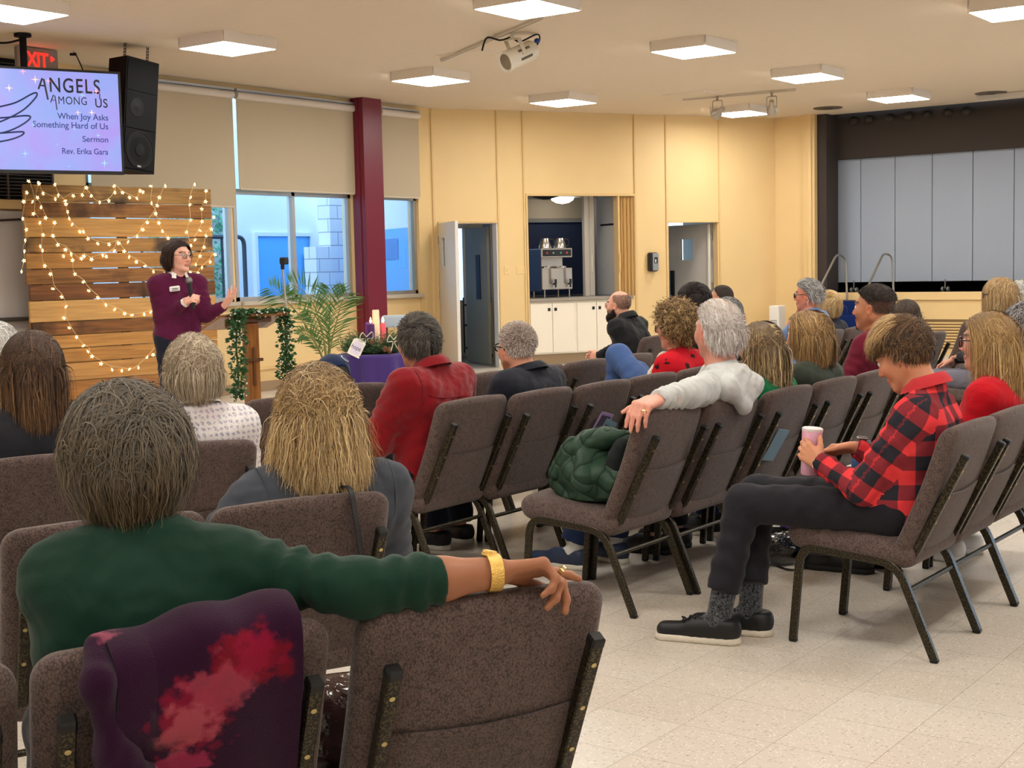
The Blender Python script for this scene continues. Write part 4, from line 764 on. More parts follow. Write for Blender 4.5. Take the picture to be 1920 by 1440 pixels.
for lb, pts in strings:
    P = [pp(x*0.30554, 320+y*0.30554, 0.035) for x, y in pts]; t = thing('star_light_string', lb, 'string lights', M=PM, group='star light strings on the plank wall')
    Q = [p+np.array([RNG.normal(0, 0.01), -0.006*SG, 0.025+RNG.normal(0, 0.008)]) for p in P]; MB().tube(spline(Q, 5), 0.0028, 5).build('wire', WIRE, t)
    for p in P:
        if st0 is None: s = star_mb().build('star_light', STAR, t, smooth=0); st0 = s
        else: s = st0.copy(); COL.objects.link(s); s.parent = t
        s.location = p; s.rotation_euler = (RNG.normal(0, 0.5), RNG.uniform(0, 6.28), RNG.normal(0, 0.7))
# ------------------------------------------------------------------ lectern with garland
OAK = wood_mat('lectern_oak', (112, 66, 24), (160, 104, 46), axis=2, scale=4, rough=0.35, coat=0.2); OAKD = wood_mat('oak_dark', (74, 44, 22), (104, 66, 36), axis=2, scale=4, rough=0.4)
ldep = 11.2; LQ = CO+ray(470, 640)*ldep; LQ[2] = 0
t = thing('lectern', 'wooden lectern with dark cross on its post and slanted top', 'lectern', tuple(LQ), rz=radians(-22))
# local: x towards the audience, y to the audience's right
zt_ = (CO+ray(478, 606)*ldep)[2]; MB().prism([(-0.055, -0.05), (0.055, -0.05), (0.055, 0.05), (-0.055, 0.05)], 0.05, zt_).build('post', OAK, t, smooth=0)
MB().box((-0.22, -0.2, 0), (0.22, 0.2, 0.05), 0.01).build('base', OAK, t)
Mt = TR((0, 0, zt_+0.045), ry=radians(-14)); TOPW = 0.29
MB().box((-0.36, -TOPW, -0.012), (0.12, TOPW, 0.012), 0.006, M=Mt).build('slant_top', OAK, t); MB().box((-0.16, -0.16, -0.05), (0.06, 0.16, -0.012), 0.006, M=Mt).build('top_bracket', OAKD, t); MB().box((-0.375, -TOPW, -0.012), (-0.36, TOPW, 0.03), 0.004, M=Mt).build('book_ledge', OAK, t)
b = MB(); b.box((0.056, -0.012, zt_-0.50), (0.07, 0.012, zt_-0.19), 0.003); b.box((0.058, -0.075, zt_-0.305), (0.076, 0.075, zt_-0.28), 0.003); b.build('wooden_cross', OAKD, t)
LM = np.array(Matrix.Translation(Vector(LQ)) @ Matrix.Rotation(radians(-22), 4, 'Z'))
t = thing('garland', 'green leafy garland with white berries draped over the lectern', 'garland', tuple(LQ)); LEAF = mat('garland_leaf', (44, 88, 44), 0.5, var=(40, 0.35)); BERRY = mat('berry_white', (222, 224, 214), 0.4)
def lp(px, py, dd=0.0): return CO+ray(px, py)*(ldep+dd)-LQ
path = [lp(446, 742, -0.25), lp(447, 700, -0.25), lp(443, 650, -0.25), lp(445, 610, -0.25), lp(448, 585, -0.22), lp(465, 581, -0.12), lp(490, 586, -0.05), lp(515, 580, 0.02), lp(532, 585, 0.08), lp(535, 610, 0.08), lp(536, 650, 0.08), lp(538, 680, 0.08), lp(534, 706, 0.08)]
sp_ = spline(path, 14); MB().tube(sp_, 0.008, 5).build('stem', mat('stem_green', (50, 70, 36), 0.6), t)
b = MB(); bb = MB()
for i in range(1500):
    c = sp_[RNG.integers(len(sp_))]; d = RNG.normal(0, 1, 3); d /= np.linalg.norm(d); d[2] = -abs(d[2])*0.7+0.1; o = c+d*RNG.uniform(0.006, 0.066); L = RNG.uniform(0.03, 0.05); w = np.cross(d, RNG.normal(0, 1, 3)); w /= np.linalg.norm(w); nn = np.cross(d, w)
    b.add([o, o+d*L*0.45+w*L*0.36+nn*0.004, o+d*L, o+d*L*0.45-w*L*0.36+nn*0.004, o+d*L*0.5-nn*0.003], [(0, 1, 4), (1, 2, 4), (2, 3, 4), (3, 0, 4)])
    if i % 9 == 0: bb.ell(c+d*RNG.uniform(0.06, 0.085), (0.007,)*3, 4)
o = b.build('leaves', LEAF, t, smooth=0); o['kind'] = 'stuff'; o = bb.build('berries', BERRY, t); o['kind'] = 'stuff'
# microphone stand behind the lectern
MQ = CO+ray(540, 640)*(ldep+0.3); MQ[2] = 0; md = (CM @ (MQ-CO))[2]; t = thing('microphone_stand', 'thin microphone stand with black clip rising behind the lectern', 'microphone stand', tuple(MQ))
a = CO+ray(530, 505)*md-MQ; c = CO+ray(538, 590)*md-MQ; MB().tube([(0, 0, 0.03), c], 0.012, 8).tube([c, a], 0.009, 8).build('pole', ALU, t); MB().lathe([(0.14, 0), (0.14, 0.02), (0.02, 0.035)], 20).build('base', BLACK, t); MB().tube([a, a+np.array([0, 0, 0.05])], 0.016, 8).box(a+np.array([-0.02, -0.02, 0.04]), a+np.array([0.04, 0.04, 0.1]), 0.008).build('mic_clip', BLACK, t)
# palm
pdp = 13.0; PQ = CO+ray(612, 640)*pdp; PQ[2] = 0; t = thing('potted_palm', 'tall green potted palm between the lectern and the burgundy column', 'palm', tuple(PQ)); PALM = mat('palm_leaf', (74, 116, 54), 0.5, var=(4, 0.3)); PSTEM = mat('palm_stem', (122, 128, 70), 0.5)
MB().lathe([(0.14, 0), (0.18, 0.3), (0.19, 0.3), (0.17, 0.29), (0.02, 0.27)], 20).build('pot', mat('pot_brown', (92, 60, 44), 0.6), t)
def pq(px, py, dd=0.0): return CO+ray(px, py)*(pdp+dd)-PQ
fr = [([(612, 690), (590, 640), (560, 590), (532, 560), (508, 540)], 0.1), ([(612, 690), (606, 630), (590, 575), (568, 545), (545, 533)], -0.15), ([(614, 690), (617, 640), (618, 595), (620, 560), (620, 543)], 0.05), ([(614, 690), (622, 640), (632, 600), (640, 570), (650, 552)], -0.05), ([(612, 690), (598, 655), (583, 632), (570, 625), (562, 628)], -0.2), ([(613, 690), (610, 650), (600, 610), (590, 590), (578, 580)], 0.2)]
sb = MB()
for k, (pts, dd) in enumerate(fr):
    S = spline([pq(612, 700)]+[pq(x, y, dd*(i/4)) for i, (x, y) in enumerate(pts)], 8); sb.tube(S, np.linspace(0.012, 0.003, len(S)), 5); lf = MB(); m = len(S); i0 = int(m*0.35)
    for i in range(i0, m):
        for s in (-1, 1):
            for jj in (0,):
                f = (i+jj-i0)/(m-i0); c = S[i]; d = S[min(i+1, m-1)]-S[max(i-1, 0)]; d /= np.linalg.norm(d); sd = np.cross(d, ray(612, 640)); sd /= np.linalg.norm(sd)
                L = 0.27*(sin(pi*(0.12+0.8*f))**0.7)*(1 if k != 4 else 0.5); v = d*0.75+sd*s*0.8+RNG.normal(0, 0.08, 3)+np.array([0, 0, -0.08]); v /= np.linalg.norm(v); w = np.cross(v, RNG.normal(0, 1, 3)*0.5+ray(612, 640)); w /= np.linalg.norm(w); q = c+v*L+np.array([0, 0, -0.10*L])
                lf.add([c-w*0.004, c+v*L*0.45-w*0.007, q, c+v*L*0.45+w*0.007], [(0, 1, 2, 3)])
    lf.build('frond', PALM, t, smooth=0)
sb.build('stems', PSTEM, t)
# advent table
tdp = 11.9; TQ = CO+ray(703, 690)*tdp; TQ[2] = 0; VIO = mat('violet_cloth', (62, 40, 112), 0.85, sheen=0.2, var=(2, 0.1))
def tq(px, py, dd=0.0): return CO+ray(px, py)*(tdp+dd)-TQ
R0 = 0.325; ztop = tq(697, 662)[2]
t = thing('round_table', 'small round table hidden under the violet cloth', 'table', tuple(TQ)); MB().lathe([(0.30, ztop-0.04), (0.315, ztop-0.03), (0.315, ztop-0.006), (0.02, ztop-0.006)], 28).build('tabletop', OAK, t); MB().tube([(0, 0, 0.03), (0, 0, ztop-0.04)], 0.04, 10).lathe([(0.25, 0), (0.25, 0.02), (0.05, 0.05)], 20).build('pedestal', OAKD, t)
an = np.linspace(0, 2*pi, 96, endpoint=False); rows_ = []
for z, f in ((ztop, 0.02), (ztop, 0.4), (ztop+0.001, 0.9), (ztop-0.004, 0.985), (ztop-0.03, 1.0), (ztop-0.15, 1.02), (ztop-0.35, 1.05), (ztop-0.55, 1.07), (0.02, 1.09)):
    am = max(0, (ztop-z))*0.07; rows_.append(np.stack([(R0*f+am*(np.sin(an*11)+0.5*np.sin(an*17+1)))*np.cos(an), (R0*f+am*(np.sin(an*11)+0.5*np.sin(an*17+1)))*np.sin(an), np.full_like(an, z)], 1))
o = MB().grid(rows_[::-1], wrap=True).build('tablecloth', VIO, smooth=180, loc=tuple(TQ)); tag(o, 'violet cloth hanging to the floor from the round advent table', 'tablecloth')
FIR = mat('fir_green', (70, 98, 58), 0.7, var=(30, 0.4)); t = thing('advent_wreath', 'green fir wreath with pine cones on the violet table', 'wreath', (TQ[0], TQ[1], ztop)); b = MB()
for i in range(4200):
    a = RNG.uniform(0, 2*pi); rr = 0.20+RNG.normal(0, 0.045); o = np.array([rr*cos(a), rr*sin(a), 0.02+abs(RNG.normal(0.045, 0.04))]); d = np.array([cos(a), sin(a), 0])*RNG.normal(0.6, 0.5)+np.array([-sin(a), cos(a), 0])*RNG.normal(0, 0.9)+np.array([0, 0, RNG.uniform(0, 1.0)]); d /= np.linalg.norm(d); L = RNG.uniform(0.035, 0.07); w = np.cross(d, RNG.normal(0, 1, 3)); w *= 0.003/np.linalg.norm(w); b.add([o-w, o+w, o+d*L], [(0, 1, 2)])
o = b.build('fir_needles', FIR, t, smooth=0); o['kind'] = 'stuff'; MB().tube([(0.19*cos(a), 0.19*sin(a), 0.035) for a in np.linspace(0, 2*pi, 40, endpoint=False)], 0.034, 8, closed=True).build('wreath_ring', mat('fir_dark', (40, 58, 36), 0.9), t)
CONE = mat('pine_cone', (112, 74, 46), 0.7, bump=(120, 0.8, 0.01)); zc = np.array([0, 0, ztop])
for px, py in ((697, 642), (730, 657), (722, 655)): c = tq(px, py, -0.26)-zc; MB().ell(c, (0.024, 0.024, 0.03), 7).build('pine_cone', CONE, t)
for px, py in ((687, 632), (738, 637)):
    c = tq(px, py, -0.25)-zc; b = MB()
    for s in (-1, 1): b.tube(spline([c, c+np.array([0.01, 0.06*s, 0.04]), c+np.array([0.0, 0.08*s, -0.01]), c+np.array([0.0, 0.01*s, -0.02]), c+np.array([0.01, 0.05*s, -0.09])]), 0.004, 5)
    b.build('ribbon_bow', mat('ribbon_cream', (212, 206, 190), 0.6), t)
def candle(name, label, px, ptop, pbot, r, col, dd, lit=True):
    p = tq(px, pbot, dd)+TQ; h = tq(px, ptop, dd)[2]-(ztop+0.012); t = thing(name, label, 'candle', (p[0], p[1], ztop+0.012)); m = mat('wax_'+name, col, 0.4, spec=0.5); m.node_tree.nodes['Principled BSDF'].inputs['Subsurface Weight'].default_value = 0.25; m.node_tree.nodes['Principled BSDF'].inputs['Subsurface Radius'].default_value = (0.03, 0.02, 0.015)
    MB().lathe([(r, 0), (r, h-0.006), (r*0.85, h), (r*0.2, h-0.012)], 24).build('wax_body', m, t); MB().tube([(0, 0, h-0.015), (0, 0, h+0.012)], 0.002, 5).build('wick', BLACK, t)
    if lit: MB().lathe([(0.001, h+0.005), (0.009, h+0.018), (0.008, h+0.03), (0.001, h+0.055)], 10).build('flame', mat('flame_glow', (255, 220, 150), 0.5, emit=((255, 206, 130), 30)), t)
candle('purple_candle', 'lit purple pillar candle at the front of the wreath', 696, 607, 636, 0.032, (88, 40, 110), -0.12)
candle('pink_candle', 'lit pink candle at the right of the wreath', 719, 606, 636, 0.024, (232, 96, 110), 0.06)
candle('violet_candle', 'shorter violet candle behind the lit purple pillar', 691, 604, 634, 0.028, (104, 44, 130), 0.09, False)
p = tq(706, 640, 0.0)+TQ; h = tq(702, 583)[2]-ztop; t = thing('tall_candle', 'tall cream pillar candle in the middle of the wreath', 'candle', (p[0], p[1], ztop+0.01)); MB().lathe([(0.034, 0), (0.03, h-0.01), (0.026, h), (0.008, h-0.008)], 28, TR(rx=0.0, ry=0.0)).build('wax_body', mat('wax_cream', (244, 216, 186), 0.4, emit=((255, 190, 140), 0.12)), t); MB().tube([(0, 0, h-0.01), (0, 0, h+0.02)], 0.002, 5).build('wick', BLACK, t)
c = tq(669, 652, -0.3); t = thing('name_tag_card', 'white gift tag reading hope leaning on the wreath', 'tag', tuple(c+TQ)); view = CO-(c+TQ); view[2] = 0; view /= np.linalg.norm(view); rt = np.cross((0, 0, 1), view); M = frame((0, 0, 0), rt, (0, 0, 1)) @ TR(rz=radians(-28)) @ TR(rx=radians(-18))
w, h = 0.055, 0.078; poly = [(-w, -h), (w, -h), (w, h*0.75), (w*0.6, h), (-w*0.6, h), (-w, h*0.75)]; MB().prism(poly, -0.003, 0.003, M).build('tag_card', mat('tag_white', (236, 230, 220), 0.6), t, smooth=0)
MB().box((-w*0.72, -h*0.8, 0.003), (w*0.72, h*0.62, 0.0042), M=M).build('tag_panel', mat('tag_lilac', (222, 214, 232), 0.6), t, smooth=0); textobj('tag_lettering', 'hope', 0.055, mat('tag_ink', (60, 50, 80), 0.6), M @ TR((-0.048, -0.02, 0.0045)), t, xs=0.78)
# pale stacking chair behind the table
c = atz(760, 668); c = CO+ray(757, 640)*(tdp+1.6); c[2] = 0; t = thing('grey_chair', 'pale grey plastic chair standing behind the advent table', 'chair', tuple(c), rz=radians(-40)); zt, zb = (CO+ray(757, 590)*(tdp+1.6))[2], (CO+ray(757, 613)*(tdp+1.6))[2]
V, F = rbox((-0.012, -0.22, zb), (0.012, 0.22, zt), (0.01, 0.04, 0.04), 3, (1, 2, 2)); MB().add(V, F).build('backrest', mat('pale_plastic', (176, 190, 204), 0.4), t); V, F = rbox((0.0, -0.22, 0.43), (0.42, 0.22, 0.46), (0.04, 0.04, 0.012), 3); MB().add(V, F).build('seat', mat('pale_plastic', (176, 190, 204)), t)
for s in (-1, 1): MB().tube(bend([(-0.02, 0.2*s, 0.0), (0.0, 0.2*s, 0.44), (-0.0, 0.2*s, zt-0.05)], 0.04), 0.012, 8).build('leg', BLACK, t); MB().tube([(0.4, 0.2*s, 0), (0.36, 0.2*s, 0.44)], 0.012, 8).build('leg', BLACK, t)
# black covered easel shape at the left edge
c = CO+ray(-8, 640)*14.3; c[2] = 0; t = thing('covered_stand', 'black cloth covered stand at the far left edge', 'stand', tuple(c), rz=0.3)
rows_ = [];  zt = (CO+ray(0, 572)*14.3)[2]
for z, f in ((0.0, 0.36), (0.5, 0.31), (0.9, 0.24), (zt-0.15, 0.16), (zt-0.03, 0.12), (zt, 0.05)): rows_.append(np.stack([(f+0.02*np.sin(an*7))*np.cos(an), (f+0.02*np.sin(an*7+z))*np.sin(an), np.full_like(an, z)], 1))
MB().grid(rows_, wrap=True).build('black_cover', mat('cover_black', (24, 24, 28), 0.8), t, smooth=180)
# ------------------------------------------------------------------ people: distance fields -> smooth continuous surfaces
def V3(*a): return np.array(a, float)
def cone(a, b, ra, rb=None, k=0.03, op='u', clip=None, fold=None, flat=None):
    return dict(t='c', a=np.array(a, float), b=np.array(b, float), ra=ra, rb=ra if rb is None else rb, k=k, op=op, clip=clip, fold=fold, flat=flat)
def ell(c, ax, R=None, k=0.03, op='u', clip=None): return dict(t='e', c=np.array(c, float), ax=np.array(ax, float), R=np.eye(3) if R is None else np.array(R), k=k, op=op, clip=clip)
def pd(p, P):
    if p['t'] == 'c':
        ab = p['b']-p['a']; L2 = ab @ ab+1e-12; q = P-p['a']; h = np.clip(q @ ab/L2, 0, 1); w = q-h[..., None]*ab
        if p['flat'] is not None:    # flatten: (axis, factor)
            n = p['flat'][0]; s = w @ n; w = w+(s*(p['flat'][1]-1))[..., None]*n
        d = np.sqrt((w*w).sum(-1))-(p['ra']+(p['rb']-p['ra'])*h)
        if p['fold']: am, lam, ph = p['fold'][:3]; L = math.sqrt(L2); d = d+am*np.sin(h*L/lam*2*pi+ph+2.2*np.sin(w[..., 2]*30+ph)+1.3*np.sin(w[..., 0]*26+w[..., 1]*31))*np.sin(np.clip(h, 0.03, 0.97)*pi)
    else:
        q = (P-p['c']) @ p['R']; k0 = np.linalg.norm(q/p['ax'], axis=-1); k1 = np.linalg.norm(q/(p['ax']**2), axis=-1)+1e-9; d = k0*(k0-1)/k1
    if p['clip'] is not None:
        for (c, n) in (p['clip'] if isinstance(p['clip'], list) else [p['clip']]): d = np.maximum(d, (P-np.array(c)) @ np.array(n))
    return d
def pbounds(p):
    if p['t'] == 'c':
        r = max(p['ra'], p['rb']); return np.minimum(p['a'], p['b'])-r, np.maximum(p['a'], p['b'])+r
    r = np.abs(p['R']) @ p['ax']; return p['c']-r, p['c']+r
def comb(D, d, p):
    k = max(p['k'], 1e-5)
    if p['op'] == 'u': h = np.maximum(k-np.abs(D-d), 0)/k; return np.minimum(D, d)-h*h*k*0.25
    h = np.maximum(k-np.abs(D+d), 0)/k; return np.maximum(D, -d)+h*h*k*0.25
def sdf_mesh(prims, res, fine=(), noise=None):
    lo = np.min([pbounds(p)[0] for p in prims if p['op'] == 'u'], 0)-0.03; hi = np.max([pbounds(p)[1] for p in prims if p['op'] == 'u'], 0)+0.03
    ax = []
    for a in range(3):
        x = [lo[a]]
        while x[-1] < hi[a]:
            r = res
            for (c, rad, rr) in fine:
                if c[a]-rad < x[-1] < c[a]+rad: r = min(r, rr)
            x.append(x[-1]+r)
        ax.append(np.array(x))
    D = np.full([len(x) for x in ax], 1.0, np.float32)
    for p in prims:
        l, h = pbounds(p); pad = p['k']+0.035
        s = tuple(slice(max(0, np.searchsorted(ax[a], l[a]-pad)), np.searchsorted(ax[a], h[a]+pad)) for a in range(3))
        if any(q.stop <= q.start for q in s): continue
        P = np.stack(np.meshgrid(ax[0][s[0]], ax[1][s[1]], ax[2][s[2]], indexing='ij'), -1); D[s] = comb(D[s], pd(p, P), p)
    if noise is not None:
        am, sc, sd = noise; rg = np.random.default_rng(sd); m = np.abs(D) < 0.05; I = np.argwhere(m); P = np.stack([ax[a][I[:, a]] for a in range(3)], 1); n = np.zeros(len(P)); wv = np.zeros(len(P))
        for o in range(6):
            q = rg.normal(0, 1, 3); q *= (sc*(1.0+0.5*o))/np.linalg.norm(q); n += np.sin(P @ q+rg.uniform(0, 6)+1.5*wv)/(1+0.5*o); wv = n
        D[m] += (am*n/2.0).astype(np.float32)
    return nets(D, ax)
def nets(D, ax):
    S = D < 0; c = np.zeros([n-1 for n in D.shape], np.int8)
    sl = lambda o: tuple(slice(o[a], D.shape[a]-1+o[a]) for a in range(3))
    cor = [(i, j, k) for i in (0, 1) for j in (0, 1) for k in (0, 1)]
    for o in cor: c += S[sl(o)]
    I = np.argwhere((c > 0) & (c < 8)); n = len(I); idx = np.full(c.shape, -1, np.int32); idx[I[:, 0], I[:, 1], I[:, 2]] = np.arange(n)
    val = np.stack([D[I[:, 0]+o[0], I[:, 1]+o[1], I[:, 2]+o[2]] for o in cor], 1).astype(float); pos = np.stack([np.stack([ax[a][I[:, a]+o[a]] for a in range(3)], 1) for o in cor], 1)
    acc = np.zeros((n, 3)); cnt = np.zeros(n)
    for a in range(8):
        for b in range(a+1, 8):
            if sum(abs(cor[a][i]-cor[b][i]) for i in range(3)) != 1: continue
            m = (val[:, a] < 0) != (val[:, b] < 0); t = val[m, a]/(val[m, a]-val[m, b]); acc[m] += pos[m, a]+t[:, None]*(pos[m, b]-pos[m, a]); cnt[m] += 1
    V = acc/np.maximum(cnt, 1)[:, None]; F = []
    for a in range(3):
        b, d = (a+1) % 3, (a+2) % 3; s0 = [slice(None)]*3; s1 = [slice(None)]*3; s0[a] = slice(0, D.shape[a]-1); s1[a] = slice(1, D.shape[a])
        E = np.argwhere(S[tuple(s0)] != S[tuple(s1)]); E = E[(E[:, b] > 0) & (E[:, d] > 0) & (E[:, b] < D.shape[b]-1) & (E[:, d] < D.shape[d]-1)]
        q = []
        for (u, w) in ((-1, -1), (0, -1), (0, 0), (-1, 0)):
            K = E.copy(); K[:, b] += u; K[:, d] += w; q.append(idx[K[:, 0], K[:, 1], K[:, 2]])
        q = np.stack(q, 1); fl = ~S[E[:, 0], E[:, 1], E[:, 2]]; q[fl] = q[fl][:, ::-1]; F.append(q)
    F = np.concatenate(F); return V, F
def npmesh(name, V, F, m, parent=None, col=None, pat=None, smooth=True):
    me = bpy.data.meshes.new(name); nv, nf = len(V), len(F); F = np.asarray(F, np.int32); w = F.shape[1]
    me.vertices.add(nv); me.vertices.foreach_set('co', np.asarray(V, np.float32).ravel()); me.loops.add(nf*w); me.loops.foreach_set('vertex_index', F.ravel()); me.polygons.add(nf)
    me.polygons.foreach_set('loop_start', np.arange(0, nf*w, w, dtype=np.int32))
    if smooth: me.polygons.foreach_set('use_smooth', np.ones(nf, bool))
    me.update(calc_edges=True); me.materials.append(m)
    if col is not None:
        a = me.color_attributes.new('tint', 'FLOAT_COLOR', 'POINT'); c = np.ones((nv, 4), np.float32); c[:, :3] = col; a.data.foreach_set('color', c.ravel())
    if pat is not None:
        a = me.attributes.new('pat', 'FLOAT_VECTOR', 'POINT'); a.data.foreach_set('vector', np.asarray(pat, np.float32).ravel())
    o = bpy.data.objects.new(name, me); COL.objects.link(o)
    if parent is not None: o.parent = parent
    return o
def L3(c): return np.array(lin(c)[:3])
# ---- materials for people
def skin_mat():
    m = mat('skin', (200, 150, 120), 0.5, spec=0.35, attr='tint', bump=(260, 0.12, 0.002)); b = m.node_tree.nodes['Principled BSDF']; b.inputs['Subsurface Weight'].default_value = 0.08; b.inputs['Subsurface Radius'].default_value = (0.012, 0.005, 0.003); return m
SKIN = skin_mat(); HAIR = mat('hair', (90, 70, 50), 0.5, spec=0.3, attr='tint')
def cloth(name, rgb, kind='knit', var=None):
    b = {'knit': (420, 0.25, 0.0015), 'denim': (700, 0.4, 0.001), 'cord': (160, 0.2, 0.002), 'smooth': (60, 0.12, 0.004), 'wool': (240, 0.7, 0.004)}[kind]
    new = name not in MATS; m = mat(name, rgb, 0.9 if kind != 'smooth' else 0.75, spec=0.15, bump=b, sheen=0.25 if kind in ('cord', 'wool') else 0.08, var=var)
    if new: wrinkle(m)
    return m
def wrinkle(m, sc=8.0, st=0.42, dist=0.02):
    N = m.node_tree.nodes; L = m.node_tree.links; b = N['Principled BSDF']; tc = N.new('ShaderNodeTexCoord'); n = N.new('ShaderNodeTexNoise'); n.inputs['Scale'].default_value = sc; n.inputs['Detail'].default_value = 2.0; n.inputs['Distortion'].default_value = 1.2; n.inputs['Roughness'].default_value = 0.45; L.new(tc.outputs['Object'], n.inputs['Vector'])
    bp = N.new('ShaderNodeBump'); bp.inputs['Strength'].default_value = st; bp.inputs['Distance'].default_value = dist; L.new(n.outputs['Fac'], bp.inputs['Height'])
    k = b.inputs['Normal'].links
    if k: L.new(k[0].from_socket, bp.inputs['Normal'])
    L.new(bp.outputs[0], b.inputs['Normal'])
def rotm(yaw=0, pitch=0, roll=0):
    """head rotation: yaw left +, pitch down +, roll"""
    return np.array(Matrix.Rotation(yaw, 3, 'Z') @ Matrix.Rotation(pitch, 3, 'Y') @ Matrix.Rotation(roll, 3, 'X'))
def head_prims(c, R, s=1.0, nose=1.0, jaw=1.0):
    T = lambda *p: c+R @ (np.array(p, float)*s); q = []
    q.append(ell(T(-0.012, 0, 0.025), np.array((0.096, 0.075, 0.090))*s, R, 0.02)); q.append(ell(T(0.024, 0, -0.03), np.array((0.066, 0.060*jaw, 0.084))*s, R, 0.03))
    for e in (-1, 1):
        q.append(cone(T(-0.008, 0.054*e*jaw, -0.052), T(0.068, 0.012*e, -0.098), 0.020*s, 0.017*s, 0.03)); q.append(ell(T(0.062, 0.037*e, -0.026), np.array((0.025, 0.024, 0.026))*s, R, 0.03))
    q.append(ell(T(0.073, 0, -0.098), np.array((0.018, 0.019, 0.017))*s, R, 0.02)); q.append(cone(T(0.078, -0.034, 0.027), T(0.078, 0.034, 0.027), 0.013*s, None, 0.02))
    for e in (-1, 1): q.append(ell(T(0.099, 0.033*e, 0.005), np.array((0.016, 0.019, 0.012))*s, R, 0.012, 's'))
    q.append(cone(T(0.086, 0, 0.014), T(0.108*(0.5+0.5*nose), 0, -0.028), 0.009*s, 0.0125*s, 0.012))
    for e in (-1, 1): q.append(ell(T(0.097, 0.012*e, -0.034), np.array((0.011, 0.009, 0.009))*s, R, 0.006))
    q.append(cone(T(0.0905, -0.015, -0.0625), T(0.0905, 0.015, -0.0625), 0.0075*s, None, 0.007)); q.append(cone(T(0.089, -0.013, -0.0745), T(0.089, 0.013, -0.0745), 0.008*s, None, 0.006))
    for e in (-1, 1):
        Rr = R @ rotm(0.35*e, -0.2, 0); q.append(ell(T(-0.010, 0.077*e, -0.010), np.array((0.019, 0.0085, 0.032))*s, Rr, 0.008)); q.append(ell(T(-0.005, 0.087*e, -0.008), np.array((0.010, 0.007, 0.019))*s, Rr, 0.006, 's'))
    return q
def face_tint(V, c, R, s, skin, lip=(170, 100, 92), brow=(70, 56, 44), blush=0.0, stubble=None, scalp=None):
    q = ((V-c) @ R)/s; C = np.tile(L3(skin), (len(V), 1)); g = lambda p, r: np.exp(-(((q-np.array(p))/np.array(r))**2).sum(1))
    near = (np.abs(q).max(1) < 0.16)
    def blend(w, col):
        w = np.clip(w*near, 0, 1)[:, None]; C[:] = C*(1-w)+L3(col)*w
    red = tuple(int(x) for x in (min(255, skin[0]*1.04), skin[1]*0.80, skin[2]*0.78))
    for e in (-1, 1): blend(0.45*g((0.07, 0.042*e, -0.028), (0.03, 0.022, 0.022)), red); blend(0.5*g((-0.01, 0.085*e, -0.01), (0.03, 0.015, 0.035)), red)
    blend(0.4*g((0.112, 0, -0.03), (0.02, 0.018, 0.016)), red)
    blend(0.9*((np.abs(q[:, 1]) < 0.023-0.35*np.abs(q[:, 2]+0.068)) & (np.abs(q[:, 2]+0.068) < 0.0125) & (q[:, 0] > 0.07)), lip)
    for e in (-1, 1): blend(0.85*((np.abs(q[:, 2]-(0.027+0.004*np.cos((q[:, 1]*e-0.034)*60))) < 0.0055) & (np.abs(q[:, 1]*e-0.036) < 0.021) & (q[:, 0] > 0.06)), brow)
    if scalp is not None:
        dd = (q-HC)/HA; dd /= np.linalg.norm(dd, axis=1)[:, None]+1e-9; mk = hairline(dd)*(q[:, 2] > -0.10)*(np.abs(q[:, 1]) < 0.079)
        if scalp[2] is not None: mk = mk & ~scalp[2](dd)
        blend(scalp[1]*mk, scalp[0])
    if stubble is not None: blend(stubble[1]*((q[:, 2] < -0.035) & (q[:, 0] > -0.01) & (q[:, 2] > -0.13)), stubble[0])
    return C
def face_parts(par, c, R, s=1.0, iris=(70, 50, 36), glasses=None):
    T = lambda *p: c+R @ (np.array(p, float)*s); w = MB(); i = MB()
    for e in (-1, 1):
        M = np.eye(4); M[:3, :3] = R; w = MB().ell(T(0.0805, 0.032*e, 0.004), np.array((0.0125,)*3)*s, 8).build('eye', mat('eye_white', (226, 220, 212), 0.25), par, smooth=180)
        MB().ell(T(0.0905, 0.0325*e, 0.004), np.array((0.0034, 0.0055, 0.0055))*s, 6, M).build('iris', mat('iris_%d' % iris[0], iris, 0.2), w, smooth=180)
    if glasses:
        col, rx, rz, tr = glasses; gm = mat('glasses_%d_%d' % (col[0], col[2]), col, 0.3, 0.1); g = MB(); gl = MB()
        for e in (-1, 1):
            an = np.linspace(0, 2*pi, 20, endpoint=False); P = [T(0.107-0.012*abs(0.034*e+rx*np.cos(a))/0.05*0.6, 0.035*e+rx*np.sign(np.cos(a))*abs(np.cos(a))**0.8, 0.0+rz*np.sign(np.sin(a))*abs(np.sin(a))**0.8) for a in an]; g.tube(P, tr, 6, closed=True)
            g.tube([T(0.098, e*(0.035+rx), 0.006), T(0.085, e*0.074, 0.008), T(0.0, e*0.0815, 0.006), T(-0.022, e*0.081, -0.008)], tr, 6); gl.add(P, [tuple(range(20))])
        g.tube([T(0.108, -0.035+rx, 0.003), T(0.113, 0, 0.007), T(0.108, 0.035-rx, 0.003)], tr, 6); o = g.build('glasses', gm, par); gl.build('lenses', GLASS, o, smooth=0)
